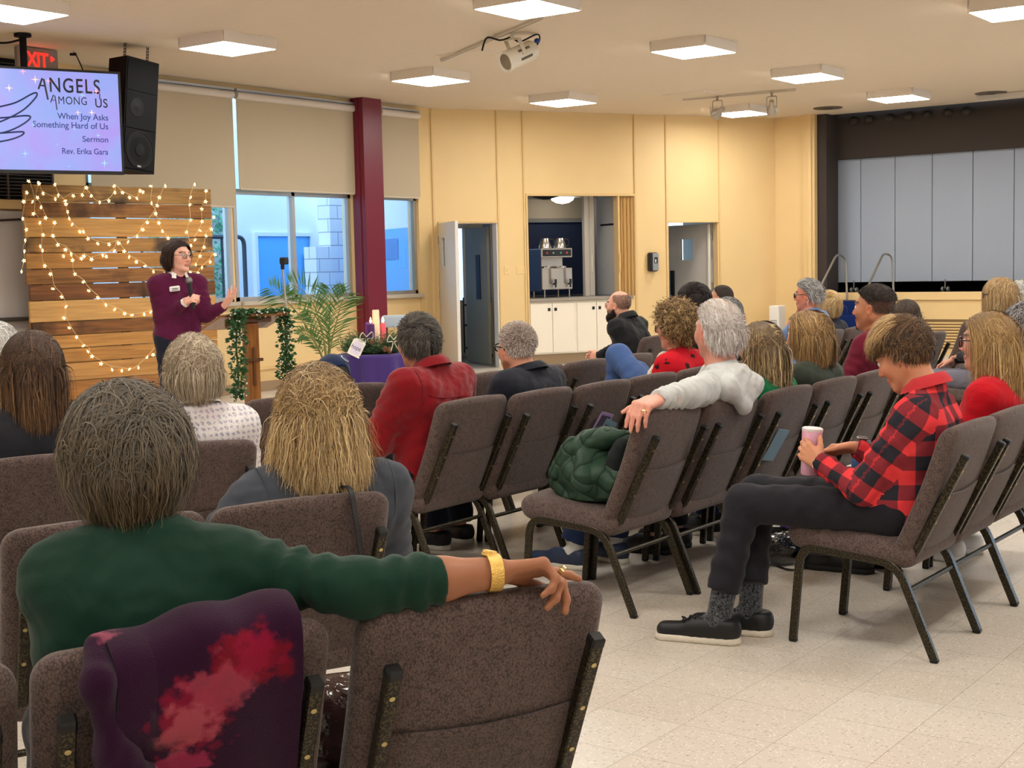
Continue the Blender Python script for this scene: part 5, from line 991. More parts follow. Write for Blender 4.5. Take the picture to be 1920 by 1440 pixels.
def hand_prims(w, f, n, side, s=1.0, curl=((0.3, 0.4, 0.2),)*4, spread=0.06, thumb=(0.5, 0.3), k=0.006):
    """w wrist, f hand direction, n palm-facing normal, side +1: thumb on (n x f) side"""
    f = f/np.linalg.norm(f); n = n-f*(n @ f); n = n/np.linalg.norm(n); u = np.cross(n, f)*side; q = []; tips = []
    mc = [w+f*(0.088-0.004*abs(i-1.2)**1.5)*s+u*(1.5-i)*0.0195*s for i in range(4)]
    for i in range(4): q.append(cone(w+u*(1.5-i)*0.012*s+f*0.008, mc[i], 0.0135*s, 0.0105*s, 0.012))
    Ls = [(0.040, 0.025, 0.021), (0.044, 0.029, 0.022), (0.041, 0.027, 0.022), (0.033, 0.020, 0.019)]
    for i in range(4):
        d = f+u*(1.5-i)*spread; d /= np.linalg.norm(d); p = mc[i]; a = 0.0; c = curl[i % len(curl)]; r = [0.0092, 0.0084, 0.0076, 0.0062]
        if i == 3: r = [x*0.88 for x in r]
        for j in range(3):
            a += c[j]; e = d*cos(a)+n*sin(a); p2 = p+e*Ls[i][j]*s; q.append(cone(p, p2, r[j]*s, r[j+1]*s, k if j else 0.009)); p = p2
        tips.append(p)
    b = w+f*0.022*s+u*0.022*s; d = f*cos(thumb[0])+u*sin(thumb[0])+n*thumb[1]; d /= np.linalg.norm(d); p = b+d*0.042*s; q.append(cone(b, p, 0.0145*s, 0.0115*s, 0.014)); d2 = d*0.9+f*0.35+n*0.15; d2 /= np.linalg.norm(d2); p2 = p+d2*0.032*s; q.append(cone(p, p2, 0.0108*s, 0.0092*s, k)); d3 = d2+f*0.15; d3 /= np.linalg.norm(d3); q.append(cone(p2, p2+d3*0.026*s, 0.0092*s, 0.0068*s, k))
    return q, tips
# ---- hair: strands grown over the skull, as ribbons with a tint per strand
HC, HA = np.array((-0.012, 0, 0.025)), np.array((0.0995, 0.0785, 0.0935))
def hairline(d, recede=0.0, low=0.0):
    return d[:, 2] > np.interp(d[:, 0], [-1, -0.3, -0.08, 0.12, 0.4, 0.75, 1], [-0.62-low, -0.62-low, -0.42-low, -0.02, 0.28+recede*0.5, 0.47+recede, 0.55+recede])
def hair(par, c, R, s, pal, style, L, n=2500, w=0.0022, vol=0.10, seed=1, wave=0.0, grav=0.35, part=0.0, caps=(), tuck=0.0, K=9, recede=0.0, low=0.0, top=None, root=None, back=0.4, fringe=0.0, lift=0.0, lenvar=0.25, base=True, name='hair', region=None, under=True, free=-0.1, damp=0.45, level=None, lump=0.0, gtop=None, flare=0.0):
    rg = np.random.default_rng(seed); T = lambda q: c+(q*s) @ R.T
    d = rg.normal(0, 1, (n*5, 3)); d /= np.linalg.norm(d, axis=1)[:, None]; m = hairline(d, recede, low) if region is None else region(d)
    if top is not None: m &= ~top(d)
    d = d[m][:n]; n = len(d); Li = np.full(n, L)
    if level is not None: rho = np.hypot(d[:, 0], d[:, 1]); Li = np.maximum(0.035, HC[2]+HA[2]*d[:, 2]-level+0.085*(1-rho))
    ds = (Li*(1-lenvar*rg.random(n)))/K; nu = int(n*0.22) if under else 0
    off = 1.015+vol*rg.random(n)**0.8; off[:nu] = 1.01+0.25*vol*rg.random(nu)
    if lump: off += lump*(np.sin(d @ np.array([5, 3, 2.])+seed)+np.sin(d @ np.array([-2, 6, 4.])+2*seed)+0.6*np.sin(d @ np.array([7, -8, 5.])))*0.5; off = np.maximum(off, 1.012)
    if gtop is None: gtop = 0.45 if level is not None else 1.0
    off0 = off.copy(); fly = rg.random(n) < 0.05
    if True: p = HC+HA*d*1.0; sg = np.where(p[:, 1] > part, 1.0, -1.0); down = (R.T @ np.array([0, 0, -1.0])); dn = np.tile(down, (n, 1))
    if style == 'crown': q = p-np.array((-0.055, part, 0.10)); v = q*np.array([1, 1, 0.6])
    elif style == 'back': v = np.tile(np.array([-1.0, 0, 0.25]), (n, 1))+np.stack([0*sg, sg*0.25, 0*sg], 1)
    elif style == 'fwd': v = np.tile(np.array([0.9, 0, -0.1]), (n, 1))+np.stack([0*sg, sg*0.3, 0*sg], 1)*0.8
    elif style == 'side': v = np.stack([np.full(n, 0.25), np.where(p[:, 2] > 0.06, -1.0, sg), np.full(n, -0.2)], 1)
    elif style == 'curly': v = d+rg.normal(0, 0.7, (n, 3))
    else: v = np.stack([np.full(n, -back)+0.0*sg, sg*1.0, np.full(n, 0.1)], 1); v[:, 0] += np.where(p[:, 0] > 0.03, fringe, 0)
    v += rg.normal(0, 0.16, (n, 3)); path = [p.copy()]; ph = rg.uniform(0, 6.28, n); fq = rg.uniform(0.8, 1.3, n); cl = rg.integers(0, 60, n); ph = (cl*0.9) % 6.28+rg.normal(0, 0.35, n)
    sl = 0.03+lift+(vol if style == 'curly' else 0.0)
    for i in range(K):
        q = (p-HC)/HA; rr = np.linalg.norm(q, axis=1); nr = q/HA; nr /= np.linalg.norm(nr, axis=1)[:, None]+1e-9; up_ = -(q/rr[:, None]) @ down; on = (up_ > free)
        v = np.where(on[:, None], v-nr*((v*nr).sum(1)-lift*(1-i/K))[:, None]*(1.0 if style != 'curly' else 0.3), v)
        v /= np.linalg.norm(v, axis=1)[:, None]+1e-9; g = grav*(0.5+i/K); vh = v-dn*(v*dn).sum(1)[:, None]; v = np.where(on[:, None], v, v-vh*damp)
        v = v*(1-g)+dn*g+rg.normal(0, 0.05, (n, 3))
        if flare: ho_ = np.stack([p[:, 0]+0.03, p[:, 1], 0*sg], 1); v += np.where(on, 0, flare)[:, None]*ho_/0.1
        if i > K//3: v += rg.normal(0, 0.28, (n, 3))*fly[:, None]
        if tuck: ax_ = np.stack([-0.03-p[:, 0], -p[:, 1], 0*sg], 1); ax_ /= np.linalg.norm(ax_, axis=1)[:, None]+1e-9; v += ax_*tuck*(p[:, 2] < -0.03)[:, None]
        if wave: t = i*1.6*fq+ph; v += np.stack([np.cos(t)*wave, np.sin(t*1.1)*wave, 0.2*np.sin(t)*wave], 1)
        if style == 'curly': v += rg.normal(0, 0.55, (n, 3))
        v /= np.linalg.norm(v, axis=1)[:, None]+1e-9; p = p+v*ds[:, None]; q = (p-HC)/HA; rr = np.linalg.norm(q, axis=1); up_ = -(q/rr[:, None]) @ down; off = 1.012+(off0-1.012)*(gtop+(1-gtop)*np.clip((1.0-up_)/1.0, 0, 1)); tgt = np.clip(rr, off, np.where(up_ > free, off+sl, 99)); p = HC+HA*q/rr[:, None]*tgt[:, None]
        for (a, b, ra, rb) in caps:
            ab = b-a; h = np.clip(((p-a) @ ab)/(ab @ ab), 0, 1); x = p-(a+h[:, None]*ab); dd = np.linalg.norm(x, axis=1)+1e-9; rad = ra+(rb-ra)*h+0.004+0.02*(off-1.0)/max(vol, 1e-3); mm = dd < rad; p[mm] += (x/dd[:, None]*(rad-dd)[:, None])[mm]
        path.append(p.copy())
    Q = np.stack(path, 1)                                  # n, K+1, 3
    tg = np.gradient(Q, axis=1); tg /= np.linalg.norm(tg, axis=2, keepdims=True)+1e-9; out = (Q-HC)/HA**2; out[..., 2] *= 0.6; out /= np.linalg.norm(out, axis=2, keepdims=True)+1e-9; out += rg.normal(0, 0.16, (n, 1, 3))
    sd = np.cross(tg, out); sd /= np.linalg.norm(sd, axis=2, keepdims=True)+1e-9; wd = np.full(n, w)*rg.uniform(0.6, 1.3, n); wd[:nu] *= 2.6; tp = np.interp(np.linspace(0, 1, K+1), [0, 0.15, 0.7, 1], [0.8, 1, 0.9, 0.25])
    A = Q-sd*(wd[:, None]*tp)[..., None]*0.5; B = Q+sd*(wd[:, None]*tp)[..., None]*0.5; V = np.stack([A, B], 2).reshape(-1, 3)
    i0 = (np.arange(n)[:, None]*(K+1)+np.arange(K)[None])*2; F = np.stack([i0, i0+1, i0+3, i0+2], -1).reshape(-1, 4)
    pal = [np.array(L3(x)) for x in pal]; pr = rg.integers(0, len(pal), n); cl_c = rg.integers(0, len(pal), 60)[cl]; pr = np.where(rg.random(n) < 0.55, cl_c, pr); C = np.stack([pal[k] for k in pr])*rg.uniform(0.86, 1.14, (n, 1)); C[:nu] *= 0.86; C = np.repeat(C[:, None, :], K+1, 1)
    if root is not None: f = np.clip(1.3-np.linspace(0, 1, K+1)/root[1], 0, 1)[None, :, None]; C = C*(1-f)+L3(root[0])*f*(0.7+0.6*rg.random((n, 1, 1)))
    C = np.repeat(C, 2, 1).reshape(-1, 3); V = T(V)
    if base:
        th = np.linspace(0, pi, 25); phi = np.linspace(0, 2*pi, 48, endpoint=False); D = np.stack([np.sin(th)[:, None]*np.cos(phi), np.sin(th)[:, None]*np.sin(phi), np.cos(th)[:, None]+0*phi], -1).reshape(-1, 3); ok = hairline(D, recede, low) if region is None else region(D)
        if top is not None: ok &= ~top(D)
        G = np.array([(i*48+j, (i+1)*48+j, (i+1)*48+(j+1) % 48, i*48+(j+1) % 48) for i in range(24) for j in range(48)]); G = G[ok[G].all(1)]; bc = np.mean(pal, 0) if root is None else L3(root[0]); F = np.concatenate([F, G+len(V)]); V = np.concatenate([V, T(HC+HA*D*1.004)]); C = np.concatenate([C, np.tile(bc*0.75, (len(D), 1))])
    return npmesh(name, V, F, HAIR, par, col=C)
# ---- a whole person
def rotz(v, a): return np.array([v[0]*cos(a)-v[1]*sin(a), v[0]*sin(a)+v[1]*cos(a), v[2]])
def pose(lean=0.08, tl=0.45, twist=0.0, shift=(0, 0), sw=0.17, pel=(0.19, 0, 0.525), headoff=(0.035, 0, 0.135), **kw):
    J = {}; pel = V3(*pel); up = V3(sin(lean), 0, cos(lean)); J['pel'] = pel; J['neck'] = pel+up*tl+V3(shift[0], shift[1], 0); J['chest'] = pel*0.42+J['neck']*0.58+V3(-0.012, 0, 0); J['waist'] = pel*0.75+J['neck']*0.25+V3(-0.005, 0, 0)
    b = J['neck']-V3(0.0, 0, 0.055); J['head'] = J['neck']+V3(*headoff)
    for nme, e in (('L', 1), ('R', -1)):
        J['sh'+nme] = b+rotz(V3(0, sw*e, -0.012), twist); J['el'+nme] = J['sh'+nme]+V3(0.06, 0.05*e, -0.25); J['wr'+nme] = J['el'+nme]+V3(0.21, -0.10*e, 0.0); J['hip'+nme] = pel+V3(0.02, 0.085*e, -0.02); J['kn'+nme] = V3(0.62, 0.10*e, 0.50); J['an'+nme] = V3(0.62, 0.10*e, 0.10); J['toe'+nme] = J['an'+nme]+V3(0.17, 0.02*e, -0.075)
    for k, v in kw.items(): J[k] = V3(*v)
    for e in 'LR':
        if 'toe'+e not in kw: J['toe'+e] = J['an'+e]*np.array([1, 1, 0])+V3(0.17, 0.02 if e == 'L' else -0.02, 0.03)
    return J
def torso_prims(J, g=1.0, o=0.0, bust=0.0, hem=None):
    q = []; y = lambda a: V3(0, a, 0); tw = (J['shL']-J['shR']); tw = tw/np.linalg.norm(tw)
    q.append(cone(J['pel']-y(0.075*g), J['pel']+y(0.075*g), 0.108*g+o, None, 0.06)); q.append(cone(J['waist']-y(0.06*g), J['waist']+y(0.06*g), 0.102*g+o, None, 0.07)); q.append(cone(J['chest']-tw*0.085*g, J['chest']+tw*0.085*g, 0.100*g+o, None, 0.08))
    sb = (J['shL']+J['shR'])/2; q.append(cone(sb-tw*0.085*g+V3(-0.015, 0, -0.03), sb+tw*0.085*g+V3(-0.015, 0, -0.03), 0.078*g+o, None, 0.07))
    for e in 'LR': q.append(cone(J['neck']+V3(-0.005, 0, -0.01), J['sh'+e]+V3(0, 0, -0.005), 0.048+o, 0.052*g+o, 0.05))
    if bust:
        for e in (-1, 1): q.append(ell(J['chest']+V3(0.075*g, 0.06*e*g, -0.01), V3(0.06, 0.065, 0.065)*bust, None, 0.05))
    return q
ARMG = [1.0]; LAST = {}
def person(label, chair_key=None, at=None, head=(0, 0, 0), hs=1.0, skin=(214, 160, 132), lip=(176, 104, 96), brow=(80, 62, 48), top=None, sleeve=1.0, slw=1.0, pants=(None, 'denim'), g=1.0, bust=0.0, res=0.012, J=None, hands=None, hairs=(), glasses=None, iris=(70, 50, 36), fine=True, collar=None, shoes=(None, (30, 30, 32), (225, 220, 210)), seed=3, neckr=0.05, sfold=0.003, legs=True, nose=1.0, jaw=1.0, stubble=None, noise=0.0035, plaid=False, cutneck=0.0, hood=None, pantlen=0.97, socks=None, standing=False, hand_s=1.0, fineshirt=None, group=None, hemlen=0.055, scalp=None, slr=1.0):
    x, y, a = CHAIRS[chair_key] if chair_key else at; t = thing('person', label, 'person', (x, y, 0), a); J = J or pose(); R = rotm(*head); hc = J['head']
    sk = []; sk += [dict(p, ra=p['ra']-0.012, rb=p['rb']-0.012) if p['t'] == 'c' else p for p in torso_prims(J, g)]
    hp = head_prims(hc, R, hs, nose, jaw); sk += hp; sk.append(cone(J['neck']+V3(0, 0, -0.03), hc+R @ V3(-0.022, 0, -0.045)*hs, neckr*1.06, neckr*0.96, 0.03)); sk.append(cone(J['neck']+V3(0.02, 0, -0.03), hc+R @ V3(0.02, 0, -0.075)*hs, neckr*0.7, neckr*0.7, 0.03))
    for e in 'LR':
        sk.append(cone(J['sh'+e], J['el'+e], 0.044*g, 0.037*g, 0.03)); sk.append(cone(J['el'+e], J['wr'+e]*0.6+J['el'+e]*0.4, 0.038*g*ARMG[0], 0.034*g*ARMG[0], 0.02)); sk.append(cone(J['wr'+e]*0.55+J['el'+e]*0.45, J['wr'+e], 0.033*g*ARMG[0], 0.025*ARMG[0], 0.02, flat=None))
        if legs: sk.append(cone(J['hip'+e], J['kn'+e], 0.068*g, 0.05*g, 0.04)); sk.append(cone(J['kn'+e], J['an'+e], 0.048*g, 0.034, 0.03)); dd_ = (J['toe'+e]-J['an'+e])*V3(1, 1, 0); dd_ /= np.linalg.norm(dd_); sk.append(cone(J['an'+e]+V3(0, 0, -0.03), J['an'+e]*V3(1, 1, 0)+dd_*0.12+V3(0, 0, 0.04), 0.03, 0.02, 0.03))
    fz = [(hc, 0.125*hs, 0.0055 if fine else res*0.7)]; hands = hands or {}
    for e in 'LR':
        h = hands.get(e)
        if h is None:
            dr = J['wr'+e]-J['el'+e]; dr /= np.linalg.norm(dr); h = dict(f=dr+V3(0, 0, -0.15), n=V3(0, 0, -1), curl=((0.35, 0.5, 0.3),)*4)
        hq, tips = hand_prims(J['wr'+e], V3(*h['f']), V3(*h['n']), (1 if e == 'L' else -1)*h.get('flip', 1), h.get('s', hand_s), h.get('curl', ((0.3, 0.4, 0.2),)*4), h.get('spread', 0.06), h.get('thumb', (0.5, 0.3))); sk += hq
        ff = V3(*h['f']); ff /= np.linalg.norm(ff)
        if h.get('fine', fine): fz.append((J['wr'+e]+ff*0.08, 0.11, h.get('res', 0.0055)))
    V, F = sdf_mesh(sk, res, fz); C = face_tint(V, hc, R, hs, skin, lip, brow, stubble=stubble, scalp=scalp); C *= 1+0.06*np.sin(V @ np.array([61, 47, 53.]))[:, None]*0.5
    npmesh('body', V, F, SKIN, t, col=C)
    face_parts(t, hc, R, hs, iris, glasses)
    if top is not None:
        up = J['neck']-J['pel']; up /= np.linalg.norm(up); tp = torso_prims(J, g, 0.006, bust)
        for p in tp: p['clip'] = [(J['neck']+V3(0, 0, 0.012-cutneck), V3(0.25, 0, 1)/1.03), (J['pel']+V3(0, 0, -hemlen), V3(0, 0, -1))]
        for e in 'LR':
            s_ = sleeve[0 if e == 'L' else 1] if isinstance(sleeve, (tuple, list)) else sleeve; k = 0.05
            el, wr, sh = J['el'+e], J['wr'+e], J['sh'+e]; am = sfold
            if s_ > 0.5:
                q = el+(wr-el)*min(1, (s_-0.5)*2); dr = (wr-el)/np.linalg.norm(wr-el); tp.append(cone(sh, el, 0.062*g*slw, 0.05*g*slw, k, fold=(am, 0.05, 1.0))); fr = min(1, (s_-0.5)*2); tp.append(cone(el, q+dr*0.012, 0.05*g*slw, (0.05+(0.036-0.05)*fr)*(0.6+0.4*slw)*(g if fr < 0.9 else 1)*slr, 0.03, clip=(q, dr), fold=(am, 0.045, 2.0)))
            else: q = sh+(el-sh)*s_*2; dr = (el-sh)/np.linalg.norm(el-sh); tp.append(cone(sh, q+dr*0.03, 0.062*g*slw, 0.056*g*slw, k, clip=(q, dr)))
        if hood is not None: tp += hood(J)
        LAST['tp'] = tp; LAST['noise'] = (noise, 38, seed)
        V, F = sdf_mesh(tp, res, fineshirt or [], (noise, 38, seed)); pat = None
        if plaid:
            nt_ = len(torso_prims(J, g, 0, bust)); ds = np.stack([pd(dict(p, clip=None, fold=None), V) for p in tp], 1); dr_ = np.concatenate([ds[:, :nt_].min(1)[:, None], ds[:, nt_:]], 1); reg = np.argmin(dr_, 1)
            fr_ = np.max(reg[F], 1); key = F.astype(np.int64)*16+fr_[:, None]; u, inv = np.unique(key.ravel(), return_inverse=True); V0 = V; V = V0[u//16]; rg_ = (u % 16).astype(int); F = inv.reshape(F.shape); pat = np.zeros((len(V), 3)); c0 = J['pel']*0.5+J['neck']*0.5
            for i in range(dr_.shape[1]):
                m = rg_ == i; W = V[m]
                if i == 0: an = np.arctan2(W[:, 1]-c0[1], -(W[:, 0]-c0[0])); pat[m] = np.stack([W[:, 2]*1.0, an*0.155, 0*an], 1)
                else: p = tp[nt_+i-1]; ab = p['b']-p['a']; ab /= np.linalg.norm(ab); e1 = np.cross(ab, V3(1, 0, 0.2)); e1 /= np.linalg.norm(e1); e2 = np.cross(ab, e1); w = W-p['a']; an = np.arctan2(w @ e2, w @ e1); h = w @ ab; pat[m] = np.stack([h+0.011+(0.0 if i % 2 else 0.27), an*0.058, 0*h], 1)
        npmesh('shirt' if not isinstance(top, tuple) else top[1], V, F, top[0] if isinstance(top, tuple) else top, t, pat=pat)
    if collar is not None: collar(t, J, hc, R)
    if legs and pants[0] is not None:
        q = [cone(J['pel']-V3(0, 0.075*g, 0.005), J['pel']+V3(0, 0.075*g, -0.005), 0.106*g, None, 0.05, clip=(J['pel']+V3(0, 0, 0.06), V3(0, 0, 1)))]
        for e in 'LR':
            h = J['kn'+e]+(J['an'+e]-J['kn'+e])*pantlen; dr = J['an'+e]-J['kn'+e]; dr /= np.linalg.norm(dr); q.append(cone(J['hip'+e], J['kn'+e], 0.090*g, 0.070*g, 0.05, fold=(0.003, 0.09, 0.5))); q.append(cone(J['kn'+e], h+dr*0.03, 0.068*g, 0.060*g, 0.03, clip=(h, dr), fold=(0.004, 0.08, 1.5)))
        V, F = sdf_mesh(q, res, [], (0.003, 30, seed+1)); npmesh('trousers', V, F, pants[0], t)
        for e in 'LR':
            a0, to = J['an'+e], J['toe'+e]; d = (to-a0)*np.array([1, 1, 0]); d /= np.linalg.norm(d); heel = a0*np.array([1, 1, 0])-d*0.045+V3(0, 0, 0.045); tt = heel+d*0.245; tt[2] = 0.036
            q = [cone(heel, tt, 0.040, 0.034, 0.02, clip=(V3(0, 0, 0.018), V3(0, 0, -1))), cone(heel+d*0.01+V3(0, 0, 0.022), heel+d*0.13+V3(0, 0, 0.012), 0.049, 0.037, 0.03, clip=[(V3(0, 0, 0.018), V3(0, 0, -1)), (V3(0, 0, 0.092), V3(0, 0, 1))])]
            V, F = sdf_mesh(q, min(res, 0.009)); so = npmesh('shoe', V, F, shoes[0] or mat('shoe_%d_%d' % (shoes[1][0], shoes[1][2]), shoes[1], 0.5), t)
            q = [cone(heel*np.array([1, 1, 0])+V3(0, 0, 0.012), tt*np.array([1, 1, 0])+V3(0, 0, 0.012), 0.045, 0.039, 0.01, clip=[(V3(0, 0, 0.026), V3(0, 0, 1)), (V3(0, 0, 0.001), V3(0, 0, -1))])]; V, F = sdf_mesh(q, 0.008); npmesh('sole', V, F, mat('sole_%d' % shoes[2][0], shoes[2], 0.7), so)
            if socks is not None: V, F = sdf_mesh([cone(a0+V3(0, 0, -0.03), a0*V3(1, 1, 0)+d*0.1+V3(0, 0, 0.045), 0.040, 0.03, 0.03), cone(a0+V3(0, 0, -0.04), J['kn'+e]*0.45+a0*0.55, 0.044, 0.050, 0.02, clip=(J['kn'+e]*0.42+a0*0.58, (J['kn'+e]-a0)/np.linalg.norm(J['kn'+e]-a0)))], 0.008, [], (0.0015, 60, 5)); npmesh('sock', V, F, socks, t)
    for kw in hairs:
        kw = dict(kw); cp = []
        for (A, B, ra, rb) in kw.pop('caps', []): cp.append((((A-hc) @ R)/hs, ((B-hc) @ R)/hs, ra, rb))
        hair(t, hc, R, hs, **kw)
    return t
def bodycaps(J, g=1.0):
    sb = (J['shL']+J['shR'])/2; tw = J['shL']-J['shR']; tw /= np.linalg.norm(tw)
    return [(J['neck'], J['shL'], 0.058, 0.066*g), (J['neck'], J['shR'], 0.058, 0.066*g), (J['chest']-tw*0.085*g, J['chest']+tw*0.085*g, 0.115*g, 0.115*g), (sb-tw*0.085*g+V3(-0.015, 0, -0.03), sb+tw*0.085*g+V3(-0.015, 0, -0.03), 0.09*g, 0.09*g), (J['neck'], J['head']+V3(-0.02, 0, -0.03), 0.055, 0.055)]

def surf_d(P, tp):
    D = np.full(len(P), 1.0)
    for p in tp: D = comb(D, pd(dict(p, clip=None), P), p)
    return D
def seam(t, name, m, pts, r=0.0022, out=0.0015, n=6):
    """thin stitched line laid on the last garment's surface"""
    P = spline(pts, n); tp = LAST['tp']
    for it in range(14):
        D = surf_d(P, tp); G = np.stack([surf_d(P+e, tp)-surf_d(P-e, tp) for e in np.eye(3)*0.004], 1); G /= np.linalg.norm(G, axis=1)[:, None]+1e-9; P = P-G*(D-out)[:, None]*0.7
    MB().tube(P, r, 5).build(name, m, t)
# ------------------------------------------------------------------ the people
def hl(key, px, py, x):
    """photo pixel -> chair-local point at forward distance x"""
    X, Y, a = CHAIRS[key] if isinstance(key, str) else key; f = V3(cos(a), sin(a), 0); P = atpl(px, py, V3(X, Y, 0)+f*x, f)-V3(X, Y, 0); return V3(P @ f, P @ V3(-sin(a), cos(a), 0), P[2])
def seated(key, px, py, x, sw=0.165, ho=(0.03, 0, 0.135), ylean=0.55, **kw):
    h = hl(key, px, py, x); nk = h-V3(*ho); pel = V3(0.19, h[1]*ylean, 0.525); d = (nk-pel)
    J = pose(pel=pel, sw=sw); J['neck'] = nk; J['chest'] = pel*0.42+nk*0.58+V3(-0.012, 0, 0); J['waist'] = pel*0.75+nk*0.25+V3(-0.01, 0, 0); J['head'] = h
    tw = kw.pop('twist', 0.0); drop = kw.pop('drop', 0.068)
    for e, s in (('L', 1), ('R', -1)):
        J['sh'+e] = nk+rotz(V3(-0.01, sw*s, -drop), tw); J['el'+e] = J['sh'+e]+V3(0.07, 0.045*s, -0.245); J['wr'+e] = V3(J['el'+e][0]+0.2, J['el'+e][1]-0.1*s, 0.63); J['hip'+e] = pel+V3(0.02, 0.085*s, -0.02)
        J['kn'+e] = V3(0.62, pel[1]+0.1*s, 0.5); J['an'+e] = V3(0.62, pel[1]+0.1*s, 0.1); J['toe'+e] = J['an'+e]*np.array([1, 1, 0])+V3(0.17, 0.02*s, 0.03)
    for k, v in kw.items(): J[k] = V3(*v)
    for e, s in (('L', 1), ('R', -1)):
        if 'an'+e in kw and 'toe'+e not in kw: J['toe'+e] = J['an'+e]*np.array([1, 1, 0])+V3(0.17, 0.02*s, 0.03)
    return J
def ring_collar(m, r=0.068, h=0.05, flare=0.026, gap=0.5, tilt=0.30, name='collar', yoff=0.0, zoff=0.0):
    def f(t, J, hc, R):
        c = J['neck']+V3(0.0, 0, 0.0+zoff); an = np.linspace(gap, 2*pi-gap, 36); rows = []
        for (rr, z) in ((r*0.92, -0.01), (r*0.86, h*0.75), (r*0.88, h), (r*0.95, h*0.98), (r+flare*0.6, h*0.4), (r+flare, -0.005)):
            P = np.stack([rr*np.cos(an), rr*1.02*np.sin(an), z-rr*np.cos(an)*tilt], 1)+c; rows.append(P)
        MB().grid(np.array(rows)).build(name, m, t, smooth=60)
    return f
def plaid_mat():
    m = mat('buffalo_plaid', (200, 50, 56), 0.85, spec=0.15, bump=(500, 0.2, 0.001)); nt = m.node_tree; N = nt.nodes; L = nt.links
    a = N.new('ShaderNodeAttribute'); a.attribute_name = 'pat'; sp = N.new('ShaderNodeSeparateXYZ'); L.new(a.outputs['Vector'], sp.inputs[0])
    def M(op, x, y=None):
        n = N.new('ShaderNodeMath'); n.operation = op
        for i, v in enumerate((x, y)):
            if v is None: continue
            if isinstance(v, (int, float)): n.inputs[i].default_value = v
            else: L.new(v, n.inputs[i])
        return n.outputs[0]
    st = [M('GREATER_THAN', M('FRACT', M('DIVIDE', M('ADD', sp.outputs[i], 5.0), 0.108)), 0.5) for i in (0, 1)]
    sm = M('MULTIPLY', M('ADD', st[0], st[1]), 0.5); cr = N.new('ShaderNodeValToRGB'); cr.color_ramp.interpolation = 'CONSTANT'; e = cr.color_ramp.elements; e[0].position = 0.0; e[0].color = lin((226, 62, 66)); e[1].position = 0.25; e[1].color = lin((132, 44, 52)); k = e.new(0.75); k.color = lin((42, 42, 50)); L.new(sm, cr.inputs[0]); L.new(cr.outputs[0], N['Principled BSDF'].inputs['Base Color']); return m
def tweed_mat():
    m = mat('tweed_check', (206, 200, 204), 0.95, spec=0.1, bump=(300, 0.6, 0.002)); nt = m.node_tree; N = nt.nodes; L = nt.links; tc = N.new('ShaderNodeTexCoord')
    w = []
    for d in ('Z', 'Y'): q = N.new('ShaderNodeTexWave'); q.bands_direction = d; q.inputs['Scale'].default_value = 15; q.inputs['Distortion'].default_value = 4; q.inputs['Detail Scale'].default_value = 6; L.new(tc.outputs['Object'], q.inputs['Vector']); w.append(q)
    mx = N.new('ShaderNodeMix'); mx.data_type = 'RGBA'; mx.inputs[6].default_value = lin((226, 220, 218)); mx.inputs[7].default_value = lin((150, 148, 168)); ad = N.new('ShaderNodeMath'); ad.operation = 'MULTIPLY'; L.new(w[0].outputs['Fac'], ad.inputs[0]); L.new(w[1].outputs['Fac'], ad.inputs[1]); L.new(ad.outputs[0], mx.inputs[0])
    no = N.new('ShaderNodeTexNoise'); no.inputs['Scale'].default_value = 5; L.new(tc.outputs['Object'], no.inputs['Vector']); m2 = N.new('ShaderNodeMix'); m2.data_type = 'RGBA'; mr = N.new('ShaderNodeMapRange'); mr.inputs[1].default_value = 0.55; mr.inputs[2].default_value = 0.7; mr.inputs[4].default_value = 0.4; L.new(no.outputs['Fac'], mr.inputs[0]); L.new(mr.outputs[0], m2.inputs[0]); L.new(mx.outputs[2], m2.inputs[6]); m2.inputs[7].default_value = lin((226, 170, 190)); L.new(m2.outputs[2], N['Principled BSDF'].inputs['Base Color']); return m
DEN = cloth('grey_denim', (64, 68, 76), 'denim', (14, 0.12)); JEAN = cloth('blue_jeans', (66, 92, 140), 'denim', (6, 0.18)); DKJEAN = cloth('dark_jeans', (34, 48, 82), 'denim', (8, 0.15)); BLKP = cloth('black_trousers', (30, 29, 36), 'smooth'); GREYP = cloth('grey_trousers', (108, 106, 118), 'smooth')
GREEN = cloth('dark_green_jersey', (15, 48, 35), 'smooth'); REDC = cloth('red_corduroy', (124, 6, 18), 'cord', (10, 0.12)); SUIT = cloth('navy_suit', (26, 28, 38), 'smooth'); BLKJ = cloth('black_jacket', (30, 31, 33), 'smooth'); REDS = cloth('red_sweater', (186, 16, 30), 'knit'); HOOD = cloth('heather_hoodie', (198, 200, 198), 'knit', (60, 0.06)); KGREEN = cloth('kelly_green', (14, 104, 62), 'knit'); OLIVE = cloth('dark_olive', (50, 56, 46), 'smooth'); MAROON = cloth('maroon_knit', (104, 26, 44), 'knit'); PLUM = cloth('plum_sweater', (84, 22, 56), 'knit'); NAVYT = cloth('navy_trousers', (26, 30, 46), 'smooth'); CHAR = cloth('charcoal_top', (42, 42, 48), 'knit'); BLUSH = cloth('blue_shirt', (112, 140, 186), 'smooth', (30, 0.2)); WSHIRT = cloth('white_shirt', (232, 228, 222), 'smooth')
GOLD = mat('gold', (226, 186, 104), 0.25, 1.0, bump=(420, 1.0, 0.003)); RINGG = mat('ring_gold', (226, 196, 130), 0.25, 1.0)
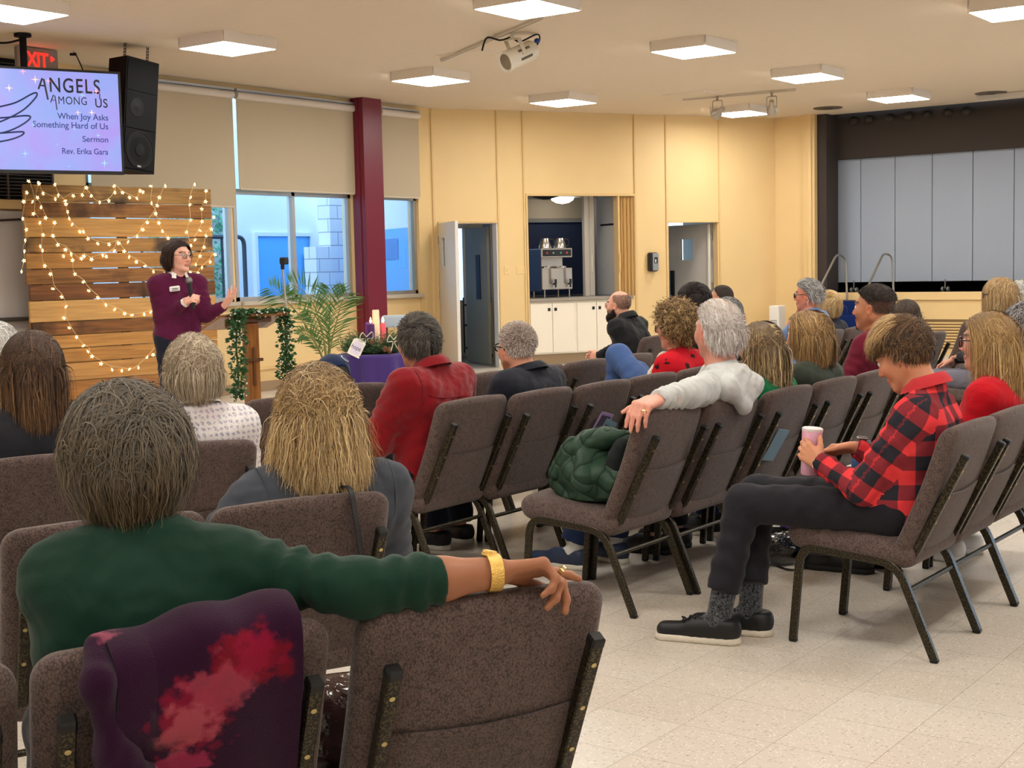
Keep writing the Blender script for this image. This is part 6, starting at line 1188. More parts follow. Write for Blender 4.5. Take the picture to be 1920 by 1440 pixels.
def band(t, name, c, ax, r, w, m, th=0.004, n=28, sq=1.0):
    """flat band around a limb"""
    ax = V3(*ax); ax /= np.linalg.norm(ax); u = np.cross(ax, V3(0.3, 0.1, 1)); u /= np.linalg.norm(u); v = np.cross(ax, u); an = np.linspace(0, 2*pi, n, endpoint=False); rows = []
    for (rr, z) in ((r, -w/2), (r+th, -w/2), (r+th, w/2), (r, w/2), (r, -w/2)): rows.append(c+(rr*np.cos(an))[:, None]*u+(rr*sq*np.sin(an))[:, None]*v+z*ax)
    return MB().grid(np.array(rows), wrap=True).build(name, m, t, smooth=60)
# 1 woman in dark green, front left
J = seated('F0', 235, 862, 0.235, sw=0.18); J['neck'] = J['head']+V3(-0.045, -0.02, -0.125)
J.update(shL=V3(0.20, 0.16, 0.905), shR=V3(0.095, -0.115, 0.905), elR=V3(-0.045, -0.30, 0.868), wrR=V3(-0.085, -0.545, 0.876), elL=V3(0.34, 0.12, 0.68), wrL=V3(0.42, 0.12, 0.62)); J['chest'] = V3(0.14, 0.03, 0.80); J['waist'] = V3(0.165, 0.03, 0.67)
ARMG[0] = 1.12
P1 = person('woman in dark green top seen from behind, arm along the next chair back', 'F0', head=(0.15, 0.05, 0), skin=(156, 102, 72), top=GREEN, sleeve=(1.0, 0.80), slw=0.98, g=1.0, J=J, res=0.009, fine=False, sfold=0.0065, slr=1.17, noise=0.004, pants=(BLKP, ''), hands={'R': dict(f=(-0.12, -1, 0.02), n=(-0.42, 0.05, -0.9), curl=((0.12, 0.18, 0.12), (0.75, 0.75, 0.35), (1.0, 1.05, 0.4), (1.05, 1.1, 0.5)), spread=0.10, thumb=(0.5, 0.25), fine=True, res=0.0036, s=1.05)},
    hairs=[dict(pal=[(112, 96, 74), (94, 78, 58), (72, 58, 42), (140, 122, 96)], style='crown', level=-0.155, L=0.29, n=16000, w=0.0016, vol=0.46, seed=11, wave=0.20, grav=0.28, tuck=0.34, K=15, low=0.2, lift=0.06, damp=0.5, free=-0.3, lump=0.10, gtop=0.6, lenvar=0.42, caps=[(V3(0.17, 0, 0.96), V3(0.19, 0.2, 0.93), 0.06, 0.06), (V3(0.17, 0, 0.96), V3(0.09, -0.14, 0.93), 0.06, 0.06)], root=((96, 90, 80), 0.6))], neckr=0.052)
ARMG[0] = 1.0
w = J['wrR']; d = V3(-0.04, -0.23, 0.0); o = band(P1, 'gold_watch', w+d*-0.02, d, 0.034, 0.024, GOLD, 0.004, sq=0.9); MB().lathe([(0.001, 0.006), (0.013, 0.005), (0.015, -0.003)], 16, frame(w+V3(0.012, 0.004, 0.033), (1, 0, 0), (0, 1, 0.2))).build('watch_case', GOLD, o)
f_ = V3(-0.12, -1, 0.02); band(P1, 'gold_ring', w+V3(-0.028, -0.118, -0.006), V3(-0.4, -0.55, -0.6), 0.0098, 0.007, RINGG, 0.0025, 16)
# 2 blonde woman in grey denim jacket
J = seated('S1', 592, 772, 0.14, sw=0.185, drop=0.085, elL=(0.14, 0.23, 0.64)); J['shL'] += V3(0.03, 0, -0.005)
P2 = person('blonde woman with long wavy hair in grey denim jacket seen from behind', 'S1', head=(0.05, 0.02, 0), skin=(222, 172, 146), top=(DEN, 'jacket'), J=J, g=1.12, res=0.010, fine=False, noise=0.005, collar=ring_collar(DEN, 0.072, 0.04, 0.03), pants=(DKJEAN, ''),
    hairs=[dict(pal=[(206, 174, 122), (176, 144, 96), (224, 198, 150), (142, 112, 74)], style='crown', level=-0.235, gtop=0.25, flare=0.10, lump=0.05, L=0.40, n=14000, w=0.002, vol=0.40, seed=21, wave=0.22, grav=0.42, K=14, low=0.1, caps=bodycaps(J, 1.2), root=((128, 102, 72), 0.25), lift=0.12)])
SEAMD = mat('denim_seam', (64, 68, 76), 0.8); n_ = J['neck']; c_ = J['chest']
for pts in ([c_+V3(-0.15, 0.17, 0.06), c_+V3(-0.16, 0.08, 0.03), c_+V3(-0.16, 0, 0.02), c_+V3(-0.16, -0.08, 0.03), c_+V3(-0.15, -0.17, 0.06)], [c_+V3(-0.16, 0.10, 0.03), c_+V3(-0.16, 0.085, -0.08), c_+V3(-0.15, 0.07, -0.2)], [c_+V3(-0.16, -0.10, 0.03), c_+V3(-0.16, -0.085, -0.08), c_+V3(-0.15, -0.07, -0.2)], [J['shL']+V3(0.0, -0.01, 0.07), J['shL']+V3(-0.07, -0.012, 0.02), J['shL']+V3(-0.08, -0.015, -0.08)], [J['shR']+V3(0.0, 0.01, 0.07), J['shR']+V3(-0.07, 0.012, 0.02), J['shR']+V3(-0.08, 0.015, -0.08)]): seam(P2, 'jacket_seam', SEAMD, pts)
# 3 long haired brunette at left
J = seated('T0', 60, 690, 0.16, sw=0.17)
person('woman with long straight brown hair and charcoal top at the left edge', 'T0', head=(0.0, 0.0, 0), skin=(220, 170, 146), top=CHAR, J=J, g=1.0, res=0.012, fine=False, pants=(BLKP, ''), hairs=[dict(pal=[(86, 62, 44), (112, 82, 56), (70, 50, 36), (148, 110, 72)], style='crown', level=-0.225, lenvar=0.12, L=0.36, n=11000, w=0.0021, vol=0.34, seed=31, wave=0.03, grav=0.5, K=11, caps=bodycaps(J, 1.1), root=((66, 48, 38), 0.5))])
# 4 grey blonde bob in tweed
J = seated('T1', 362, 695, 0.15, sw=0.16)
person('woman with ash blonde bob in pale checked tweed jacket seen from behind', 'T1', head=(-0.15, 0.02, 0), skin=(226, 184, 162), top=(tweed_mat(), 'jacket'), J=J, g=0.98, res=0.011, fine=False, collar=ring_collar(WSHIRT, 0.062, 0.05, 0.022, zoff=0.015), pants=(GREYP, ''), hairs=[dict(pal=[(186, 168, 142), (158, 138, 112), (208, 194, 170), (132, 112, 90)], style='crown', level=-0.115, L=0.225, n=10000, w=0.0019, vol=0.36, seed=41, wave=0.02, grav=0.38, tuck=0.2, K=10, caps=bodycaps(J)[4:], lenvar=0.12, lift=0.1)])
# 5 white haired person at the edge
J = seated('U-2', -4, 662, 0.15); person('person with white hair in grey top cut off at the left edge', 'U-2', top=cloth('grey_top', (120, 118, 122), 'knit'), J=J, res=0.014, fine=False, legs=False, hairs=[dict(pal=[(226, 224, 220), (206, 204, 200), (190, 186, 180)], style='crown', L=0.16, n=2500, w=0.004, vol=0.3, seed=51, wave=0.1, K=8, tuck=0.2)])
# 7 person in the navy cap
J = seated('U1', 622, 714, 0.20, sw=0.16); NAVYC = cloth('navy_cap', (28, 42, 74), 'smooth')
P7 = person('person with dark hair in a navy cap with round white patch', 'U1', head=(0.1, 0.25, 0.1), top=CHAR, J=J, res=0.013, fine=False, pants=(BLKP, ''), hairs=[dict(pal=[(34, 28, 26), (48, 40, 36)], style='crown', L=0.12, n=1800, w=0.004, vol=0.1, seed=71, K=6, low=0.1)])
R = rotm(0.1, 0.25, 0.1); q = [ell(J['head']+R @ V3(-0.012, 0, 0.035), (0.112, 0.092, 0.108), R, 0.01, clip=(J['head']+R @ V3(0, 0, 0.02), R @ V3(0.0, 0, -1.0)))]; q.append(ell(J['head']+R @ V3(-0.11, 0, 0.02), (0.05, 0.04, 0.035), R, 0.01, 's')); V, F = sdf_mesh(q, 0.007); cp = npmesh('cap', V, F, NAVYC, P7)
V, F = sdf_mesh([ell(J['head']+R @ V3(0.11, 0, 0.025), (0.09, 0.075, 0.012), R, 0.01)], 0.006); npmesh('cap_brim', V, F, NAVYC, cp)
d = R @ V3(-0.62, -0.42, 0.66); d /= np.linalg.norm(d); ce = J['head']+R @ V3(-0.012, 0, 0.035); rr = 1/np.linalg.norm((R.T @ d)/np.array((0.112, 0.092, 0.108))); M = frame(ce+d*(rr+0.001), np.cross((0, 0, 1), d), np.cross(d, np.cross((0, 0, 1), d))); MB().lathe([(0.026, -0.002), (0.026, 0.002), (0.001, 0.003)], 24, M).build('cap_patch', mat('patch_white', (212, 216, 226), 0.7), cp); MB().lathe([(0.021, 0.003), (0.0215, 0.0036), (0.019, 0.0036), (0.0185, 0.003)], 24, M).box((-0.009, -0.008, 0.003), (0.009, 0.004, 0.0042), 0.001, M=M).build('patch_emblem', mat('patch_navy', (70, 84, 120), 0.7), cp)
# 8 man in red corduroy
J = seated('C1', 783, 640, 0.24, sw=0.19, ho=(0.07, 0, 0.12), drop=0.075, anL=(0.72, 0.1, 0.1), anR=(0.70, -0.12, 0.1)); J['elL'] = J['shL']+V3(0.13, 0.06, -0.25); J['wrL'] = J['elL']+V3(0.22, -0.08, -0.03)
P8 = person('man with grey brown hair in red corduroy shirt seen in profile', 'C1', head=(-0.30, 0.05, 0), skin=(214, 150, 122), top=REDC, J=J, g=1.12, res=0.010, nose=1.05, jaw=1.06, slw=1.2, noise=0.006, brow=(70, 62, 54), collar=ring_collar(REDC, 0.07, 0.045, 0.03), pants=(cloth('black_shiny_trousers', (18, 18, 20), 'smooth'), ''), shoes=(None, (16, 16, 17), (30, 30, 32)), hairs=[dict(pal=[(88, 82, 74), (66, 60, 54), (112, 106, 98), (52, 46, 42)], style='side', L=0.075, n=5200, w=0.0024, vol=0.18, seed=81, wave=0.35, grav=0.15, K=7, lift=0.25, root=((80, 76, 72), 0.3))])
SEAMR = mat('cord_seam', (120, 8, 20), 0.85); c_ = J['chest']
for pts in ([c_+V3(-0.15, 0.17, 0.08), c_+V3(-0.16, 0.08, 0.06), c_+V3(-0.16, -0.08, 0.06), c_+V3(-0.15, -0.17, 0.08)], [J['shL']+V3(0.03, -0.01, 0.07), J['shL']+V3(-0.07, -0.01, 0.02), J['shL']+V3(-0.07, -0.015, -0.09)]): seam(P8, 'shirt_seam', SEAMR, pts)
# 9 man in the dark jacket, crew cut
J = seated('C2', 968, 652, 0.20, sw=0.19, ho=(0.06, 0, 0.115), drop=0.06)
person('older man with white crew cut and black glasses in dark suit jacket', 'C2', head=(-0.35, 0.0, 0), skin=(208, 146, 118), top=(SUIT, 'jacket'), J=J, g=1.15, res=0.011, jaw=1.1, neckr=0.058, noise=0.003, glasses=((24, 24, 30), 0.026, 0.019, 0.0035), scalp=((196, 176, 164), 0.6, None), collar=ring_collar(SUIT, 0.078, 0.035, 0.03), pants=(NAVYT, ''), hairs=[dict(pal=[(206, 194, 184), (184, 170, 160), (220, 212, 204)], style='crown', L=0.022, n=5500, w=0.0024, vol=0.05, seed=91, grav=0.0, K=3, lift=0.9, root=((190, 160, 146), 0.4), under=False)])
# 10 bald bearded man leaning forward
J = seated('E0', 1160, 572, 0.38, sw=0.18, ho=(0.075, 0, 0.11), drop=0.07); hp_ = hl('E0', 1112, 669, 0.80)
for e, s in (('L', 1), ('R', -1)): J['wr'+e] = hp_+V3(-0.07, 0.035*s, 0.01); J['el'+e] = V3(0.47, hp_[1]*0.6+0.19*s+0.1, 0.60)
J['elL'] = hl('E0', 1165, 650, 0.5)
P10 = person('bald bearded man in black jacket leaning forward with clasped hands', 'E0', head=(0.05, 0.02, 0), skin=(220, 164, 140), top=(BLKJ, 'jacket'), J=J, g=1.05, res=0.012, noise=0.006, slw=1.1, brow=(50, 36, 28), glasses=((196, 150, 130), 0.024, 0.021, 0.0016), collar=ring_collar(BLKJ, 0.068, 0.05, 0.03, gap=0.9), pants=(BLKP, ''), stubble=((60, 44, 36), 0.6), scalp=((96, 76, 66), 0.55, lambda d: (d[:, 2] > 0.66) | (d[:, 0] > 0.35)), hands={e: dict(f=(1, -0.25*s, -0.1), n=(0.1, -s, -0.2), curl=((0.7, 0.7, 0.4),)*4, fine=True, res=0.007) for e, s in (('L', 1), ('R', -1))},
    hairs=[dict(pal=[(110, 92, 80), (90, 74, 64)], style='crown', L=0.006, n=1400, w=0.003, vol=0.012, seed=101, grav=0, K=2, base=False, under=False, top=lambda d: (d[:, 2] > 0.62) | (d[:, 0] > 0.30))])
R = rotm(0.05, 0.02, 0); T = lambda *p: J['head']+R @ V3(*p); q = []
for s in (-1, 1): q.append(cone(T(-0.002, 0.064*s, -0.025), T(0.02, 0.056*s, -0.07), 0.012, 0.022, 0.02)); q.append(cone(T(0.02, 0.052*s, -0.07), T(0.072, 0.02*s, -0.102), 0.022, 0.032, 0.03))
q += [ell(T(0.080, 0, -0.112), (0.034, 0.038, 0.042), R, 0.03), cone(T(0.094, -0.022, -0.052), T(0.094, 0.022, -0.052), 0.008, None, 0.02), ell(T(0.105, 0, -0.067), (0.016, 0.017, 0.008), R, 0.008, 's')]; V, F = sdf_mesh(q, 0.005, [], (0.003, 300, 4)); npmesh('beard', V, F, mat('beard_dark', (34, 24, 20), 0.8, spec=0.2, bump=(500, 0.9, 0.003)), P10)
# 11 curly haired woman in red print
J = seated('C5', 1266, 615, 0.13, sw=0.165); kn = hl('C5', 1163, 666, 0.68); J['knR'] = kn+V3(0, 0.02, 0); J['anR'] = hl('C5', 1150, 750, 0.72); J['knL'] = hl('C5', 1195, 700, 0.6); J['anL'] = V3(0.58, J['knL'][1], 0.1)
def red_print():
    m = mat('red_print', (190, 24, 36), 0.85, spec=0.15); nt = m.node_tree; N = nt.nodes; L = nt.links; tc = N.new('ShaderNodeTexCoord'); vo = N.new('ShaderNodeTexVoronoi'); vo.inputs['Scale'].default_value = 11; L.new(tc.outputs['Object'], vo.inputs['Vector']); n2 = N.new('ShaderNodeTexNoise'); n2.inputs['Scale'].default_value = 70; L.new(tc.outputs['Object'], n2.inputs['Vector'])
    a = N.new('ShaderNodeMath'); a.operation = 'MULTIPLY_ADD'; L.new(n2.outputs[0], a.inputs[0]); a.inputs[1].default_value = 0.45; L.new(vo.outputs['Distance'], a.inputs[2]); cr = N.new('ShaderNodeValToRGB'); cr.color_ramp.interpolation = 'CONSTANT'; e = cr.color_ramp.elements; e[0].position = 0; e[0].color = lin((46, 26, 26)); e[1].position = 0.42; e[1].color = lin((196, 24, 38)); L.new(a.outputs[0], cr.inputs[0]); L.new(cr.outputs[0], N['Principled BSDF'].inputs['Base Color']); return m
P11 = person('woman with short curly blonde hair and glasses in red printed top, legs crossed', 'C5', head=(-0.12, 0.05, 0), skin=(216, 156, 130), top=red_print(), J=J, g=1.02, res=0.011, glasses=((74, 40, 44), 0.025, 0.021, 0.003), pants=(JEAN, ''), shoes=(None, (60, 44, 36), (40, 34, 30)), hairs=[dict(pal=[(150, 120, 78), (118, 92, 58), (184, 152, 104), (92, 70, 46)], style='curly', L=0.14, n=4200, w=0.0036, vol=0.42, seed=111, wave=0.8, grav=0.12, K=10, tuck=0.1, low=0.15)])
V, F = sdf_mesh([cone(J['neck']+V3(0.07, 0.06, -0.03), J['chest']+V3(0.13, 0.07, -0.02), 0.035, 0.04, 0.03), cone(J['neck']+V3(0.07, -0.06, -0.03), J['chest']+V3(0.13, -0.05, -0.02), 0.035, 0.04, 0.03), cone(J['chest']+V3(0.12, 0.08, -0.02), J['waist']+V3(0.14, 0.1, 0), 0.035, 0.035, 0.03)], 0.01, [], (0.006, 60, 3)); npmesh('scarf', V, F, cloth('cream_scarf', (214, 204, 184), 'wool', (26, 0.5)), P11)
# 12-14 people before the passage door
J = seated('D5', 1300, 566, 0.14); person('person with black hair and heavy fringe in front of the passage door', 'D5', head=(0.1, 0.0, 0), skin=(214, 162, 144), top=BLKJ, J=J, res=0.014, legs=False, hairs=[dict(pal=[(34, 26, 24), (46, 36, 32), (26, 20, 20)], style='side', L=0.17, n=3500, w=0.004, vol=0.30, seed=121, grav=0.35, K=9, fringe=1.0), dict(pal=[(34, 26, 24), (44, 34, 32)], style='fwd', L=0.15, n=1600, w=0.004, vol=0.34, seed=122, grav=0.25, K=8, base=False, region=lambda d: (d[:, 2] > 0.5) & (d[:, 0] > -0.2))])
J = seated('E1', 1352, 560, 0.12); person('man with short dark hair mostly hidden behind the grey haired person', 'E1', head=(0.1, 0, 0), skin=(196, 142, 112), top=SUIT, J=J, res=0.015, legs=False, hairs=[dict(pal=[(52, 42, 36), (64, 54, 46)], style='back', L=0.03, n=2500, w=0.004, vol=0.06, seed=131, K=4, recede=0.2)])
J = seated('D6', 1362, 588, 0.14); person('person with chin length dark grey hair in front of the passage door', 'D6', head=(-0.1, 0, 0), skin=(206, 156, 132), top=cloth('speckled_top', (70, 72, 78), 'knit', (90, 0.5)), J=J, res=0.014, legs=False, hairs=[dict(pal=[(108, 108, 108), (80, 80, 82), (140, 140, 140), (60, 60, 62)], style='crown', level=-0.13, L=0.24, n=4000, w=0.004, vol=0.28, seed=141, grav=0.4, K=9, tuck=0.15)])
# 15 white haired man in grey hoodie
J = seated('B2', 1344, 620, 0.10, sw=0.195, ho=(0.02, 0, 0.14), drop=0.075, anL=(0.74, 0.08, 0.1), anR=(0.66, -0.14, 0.1)); J['shL'] = hl('B2', 1362, 712, -0.02)+V3(0.03, -0.02, -0.02); J['elL'] = V3(-0.05, 0.36, 0.878); J['wrL'] = V3(-0.045, 0.625, 0.876); J['shR'] = J['neck']*2-J['shL']; J['shR'][2] = J['shL'][2]+0.02; J['elR'] = J['shR']+V3(0.1, -0.04, -0.25); J['wrR'] = J['elR']+V3(0.2, 0.08, 0)
P15 = person('white haired man in light grey hoodie, arm along the chair back', 'B2', head=(-0.38, -0.02, 0), hs=1.06, skin=(222, 156, 136), lip=(190, 120, 112), brow=(190, 180, 172), top=(HOOD, 'hoodie'), J=J, g=1.15, res=0.0095, jaw=1.12, neckr=0.062, noise=0.005, sfold=0.006, slr=1.12, slw=1.05, cutneck=0.03, pants=(DKJEAN, ''), pantlen=0.93, shoes=(None, (46, 58, 84), (226, 220, 204)), socks=cloth('white_sock', (220, 218, 212), 'knit'), hands={'L': dict(f=(0.10, 0.95, -0.12), n=(0.12, -0.2, -0.95), curl=((0.75, 0.4, 0.15), (0.85, 0.4, 0.15), (0.9, 0.42, 0.2), (0.9, 0.45, 0.25)), fine=True, res=0.0045, s=1.2, spread=0.015)},
    hairs=[dict(pal=[(226, 218, 212), (208, 198, 190), (238, 234, 230), (188, 176, 168)], style='back', L=0.085, n=6500, w=0.0024, vol=0.20, seed=151, wave=0.25, grav=0.22, K=8, lift=0.25, recede=0.12, low=0.12, root=((216, 190, 176), 0.4))])
hA, hB, hC, hD, hE, hF = hl('B2', 1318, 706, 0.10), hl('B2', 1342, 700, 0.02), hl('B2', 1388, 704, -0.07), hl('B2', 1412, 722, -0.10), hl('B2', 1396, 764, -0.11), hl('B2', 1362, 728, -0.08); far = V3(0.0, -0.15, 0.0)
q = [cone(hA, hB, 0.022, 0.03, 0.03), cone(hB, hC, 0.034, 0.042, 0.03), cone(hC, hD, 0.042, 0.036, 0.03), cone(hD, hE, 0.040, 0.020, 0.05), cone(hF, hE, 0.045, 0.022, 0.05), cone(hB+far, hC, 0.03, 0.04, 0.03), cone(hA+far, hB+far, 0.022, 0.03, 0.03), cone(hB+V3(-0.02, 0, -0.02), hF, 0.045, 0.045, 0.05), ell((hB+hC+hE+hF)/4+V3(0.01, -0.02, 0), (0.06, 0.085, 0.055), None, 0.06), ell((hC+hD+hE)/3, (0.035, 0.05, 0.05), None, 0.05)]
V, F = sdf_mesh(q, 0.007, [], (0.005, 55, 8)); npmesh('hood', V, F, HOOD, P15)
for yy in (0.03, -0.05): MB().tube(spline([hA+V3(0.0, yy*0.3, -0.02), hA+V3(0.03, yy, -0.10), hA+V3(0.035, yy, -0.2)]), 0.003, 5).build('drawstring', mat('cord_white', (222, 222, 220), 0.8), P15)
band(P15, 'gold_ring', J['wrL']+V3(-0.012, 0.123, -0.035), V3(0.05, 0.6, -0.75), 0.0105, 0.006, RINGG, 0.002, 16)
# 16 highlights in green
J = seated('B3', 1426, 650, 0.10, sw=0.155); person('woman with long highlighted blonde hair in kelly green sweater', 'B3', head=(-0.30, 0.05, 0), skin=(226, 168, 148), top=KGREEN, J=J, res=0.011, g=0.95, pants=(BLKP, ''), shoes=(None, (22, 20, 20), (30, 28, 28)), hairs=[dict(pal=[(150, 124, 86), (112, 90, 64), (214, 186, 130), (228, 206, 158), (92, 72, 52)], style='part', level=-0.25, L=0.40, n=10000, w=0.0022, vol=0.17, seed=161, wave=0.07, grav=0.45, K=12, caps=bodycaps(J), root=((108, 88, 66), 0.3), back=1.0)])
# 17 blonde bob in olive
J = seated('B4', 1514, 628, 0.10, sw=0.165); person('woman with shoulder length dark blonde bob in dark olive jacket', 'B4', head=(-0.18, 0.0, 0), skin=(222, 164, 142), top=(OLIVE, 'jacket'), J=J, res=0.011, g=1.02, noise=0.005, pants=(DKJEAN, ''), hairs=[dict(pal=[(164, 128, 80), (132, 100, 62), (194, 160, 108), (112, 84, 54)], style='part', level=-0.165, L=0.31, n=10000, w=0.0023, vol=0.34, seed=171, wave=0.03, grav=0.42, K=10, caps=bodycaps(J), lenvar=0.12, back=1.0)])
# 18 man in maroon
J = seated('B6', 1638, 577, 0.17, sw=0.195, drop=0.08); J['elL'] = J['shL']+V3(0.10, 0.07, -0.24)
P18 = person('man with short dark hair and goatee in maroon shirt', 'B6', head=(0.0, 0.0, 0), hs=1.05, skin=(182, 122, 88), lip=(150, 88, 74), brow=(36, 28, 24), top=MAROON, J=J, res=0.012, g=1.25, jaw=1.15, neckr=0.066, pants=(NAVYT, ''), legs=True, scalp=((56, 42, 36), 0.6, None), collar=ring_collar(MAROON, 0.076, 0.03, 0.022), hairs=[dict(pal=[(46, 38, 34), (62, 53, 48), (86, 76, 70)], style='back', L=0.026, n=9000, w=0.0018, vol=0.04, seed=181, K=4, lift=0.95, wave=0.3, grav=0.0, under=False, base=False, top=lambda d: (d[:, 2] < 0.28+np.sin(np.arange(len(d))*1.7)*0.2)), dict(pal=[(84, 62, 50), (66, 50, 42)], style='crown', L=0.005, n=4000, w=0.0024, vol=0.01, seed=182, K=2, base=False, under=False, top=lambda d: d[:, 2] > 0.45)])
R = rotm(0.05, 0, 0); T = lambda *p: J['head']+R @ (V3(*p)*1.05); V, F = sdf_mesh([ell(T(0.079, 0, -0.103), (0.02, 0.022, 0.02), R, 0.02)], 0.005); npmesh('goatee', V, F, mat('beard_dark', (34, 24, 20), 0.8), P18); V, F = sdf_mesh([cone(T(0.089, -0.02, -0.054), T(0.089, 0.02, -0.054), 0.006, None, 0.02)], 0.004); npmesh('moustache', V, F, mat('beard_dark', (34, 24, 20), 0.8), P18)
# 19, 20 couple near the corner
J = seated('D7', 1514, 553, 0.14, sw=0.185); J['wrL'] = hl('D7', 1497, 588, 0.28); J['elL'] = hl('D7', 1463, 640, 0.40); person('man with wavy grey hair and glasses resting his chin on his hand', 'D7', head=(0.15, 0.05, 0), skin=(206, 132, 108), top=BLUSH, J=J, res=0.012, sleeve=(0.35, 1.0), legs=False, glasses=((50, 44, 44), 0.025, 0.019, 0.003), brow=(90, 84, 80), hands={'L': dict(f=(-0.35, -0.05, 1), n=(-0.9, -0.1, -0.2), curl=((1.0, 0.9, 0.5),)*4, fine=True, res=0.007)}, hairs=[dict(pal=[(168, 166, 164), (130, 128, 128), (200, 198, 196), (98, 96, 96)], style='back', L=0.09, n=3800, w=0.0036, vol=0.24, seed=191, wave=0.35, K=8, lift=0.25, grav=0.15)])
J = seated('D8', 1552, 572, 0.14, sw=0.155); person('older woman with short blonde bob in dark jacket near the stage steps', 'D8', head=(-0.45, 0.05, 0), skin=(226, 172, 152), top=(SUIT, 'jacket'), J=J, res=0.013, legs=False, hairs=[dict(pal=[(206, 172, 118), (180, 146, 96), (224, 196, 148)], style='side', level=-0.12, L=0.19, n=4600, w=0.0034, vol=0.36, seed=201, wave=0.05, grav=0.35, K=9, tuck=0.2)])
J = seated('G1', 1697, 588, 0.18, sw=0.14); person('person with straight dark brown hair seen from behind by the stage front', 'G1', hs=0.92, top=CHAR, J=J, res=0.015, fine=False, legs=False, hairs=[dict(pal=[(72, 60, 50), (56, 46, 40), (90, 76, 64)], style='crown', level=-0.18, L=0.28, n=4000, w=0.0036, vol=0.18, seed=211, grav=0.5, K=9)])
# 22-25 right edge
J = seated('B9', 1873, 553, 0.12, sw=0.165); J['wrL'] = hl('B9', 1800, 668, 0.44); J['wrR'] = hl('B9', 1790, 674, 0.50)
person('woman with blonde fringe and dark glasses in black jacket and grey trousers', 'B9', head=(0.2, 0.02, 0), skin=(222, 160, 140), top=(BLKJ, 'jacket'), J=J, res=0.012, glasses=((60, 30, 50), 0.026, 0.02, 0.0035), pants=(GREYP, ''), hairs=[dict(pal=[(176, 144, 100), (146, 116, 78), (202, 174, 130)], style='crown', level=-0.17, L=0.26, n=4800, w=0.0032, vol=0.30, seed=221, grav=0.42, K=10), dict(pal=[(176, 144, 100), (196, 166, 120)], style='fwd', L=0.11, n=900, w=0.003, vol=0.2, seed=222, grav=0.3, K=7, base=False, region=lambda d: (d[:, 2] > 0.55) & (d[:, 0] > 0.0))])
J = seated('B10', 1912, 562, 0.12); person('person with thick white wavy hair cut by the right edge', 'B10', head=(0.1, 0, 0), top=SUIT, J=J, res=0.014, fine=False, legs=False, hairs=[dict(pal=[(232, 230, 224), (214, 210, 204), (198, 194, 188)], style='curly', L=0.09, n=3200, w=0.005, vol=0.3, seed=231, wave=0.6, K=8)])
J = seated('A4', 1928, 618, 0.12, anL=(0.52, 0.05, 0.1), anR=(0.50, -0.16, 0.1)); person('person with dark grey hair at the right edge behind the red sweater', 'A4', head=(0.1, 0, 0), top=CHAR, J=J, res=0.013, fine=False, pants=(BLKP, ''), shoes=(None, (226, 226, 230), (236, 236, 236)), hairs=[dict(pal=[(120, 116, 116), (92, 88, 90), (150, 146, 146), (74, 70, 72)], style='crown', level=-0.17, L=0.24, n=4600, w=0.0034, vol=0.34, seed=241, grav=0.4, K=9)])
J = seated('A3', 1852, 640, 0.16, sw=0.17, drop=0.085, knL=(0.66, 0.12, 0.53), anL=(0.78, 0.0, 0.1), anR=(0.76, -0.16, 0.1))
person('woman with long straight blonde hair and glasses in red sweater at the right', 'A3', head=(0.0, 0.02, 0), skin=(222, 162, 140), top=REDS, J=J, g=1.05, res=0.010, glasses=((64, 36, 48), 0.026, 0.022, 0.0028), pants=(JEAN, ''), shoes=(None, (18, 17, 17), (24, 22, 22)), hairs=[dict(pal=[(190, 152, 96), (156, 120, 72), (212, 180, 124), (124, 94, 60)], style='part', level=-0.29, L=0.42, n=11000, w=0.0021, vol=0.32, seed=251, wave=0.02, grav=0.48, K=12, caps=bodycaps(J, 1.1), back=1.3, root=((140, 110, 72), 0.25))])
# 26 plaid shirt
PLAID = plaid_mat(); SOCK = cloth('marled_sock', (60, 62, 66), 'wool', (130, 1.6))
J = seated('A1', 1694, 664, 0.185, sw=0.165); J['neck'] = J['head']+V3(-0.085, 0.0, -0.115); J['chest'] = V3(0.115, 0.03, 0.755); J['waist'] = V3(0.165, 0.03, 0.63); J['pel'] = V3(0.19, 0.04, 0.52)
J.update(shL=V3(0.095, 0.175, 0.855), shR=V3(0.125, -0.12, 0.86), elL=V3(0.265, 0.245, 0.60), wrL=V3(0.445, 0.185, 0.672), elR=V3(0.29, -0.17, 0.625), wrR=V3(0.415, -0.075, 0.70), hipL=V3(0.21, 0.14, 0.50), knL=V3(0.715, 0.27, 0.515), anL=V3(0.765, 0.395, 0.11), hipR=V3(0.21, -0.03, 0.50), knR=V3(0.755, 0.08, 0.52), anR=V3(0.715, 0.225, 0.11), toeL=V3(1.0, 0.46, 0.03), toeR=V3(0.95, 0.29, 0.03))
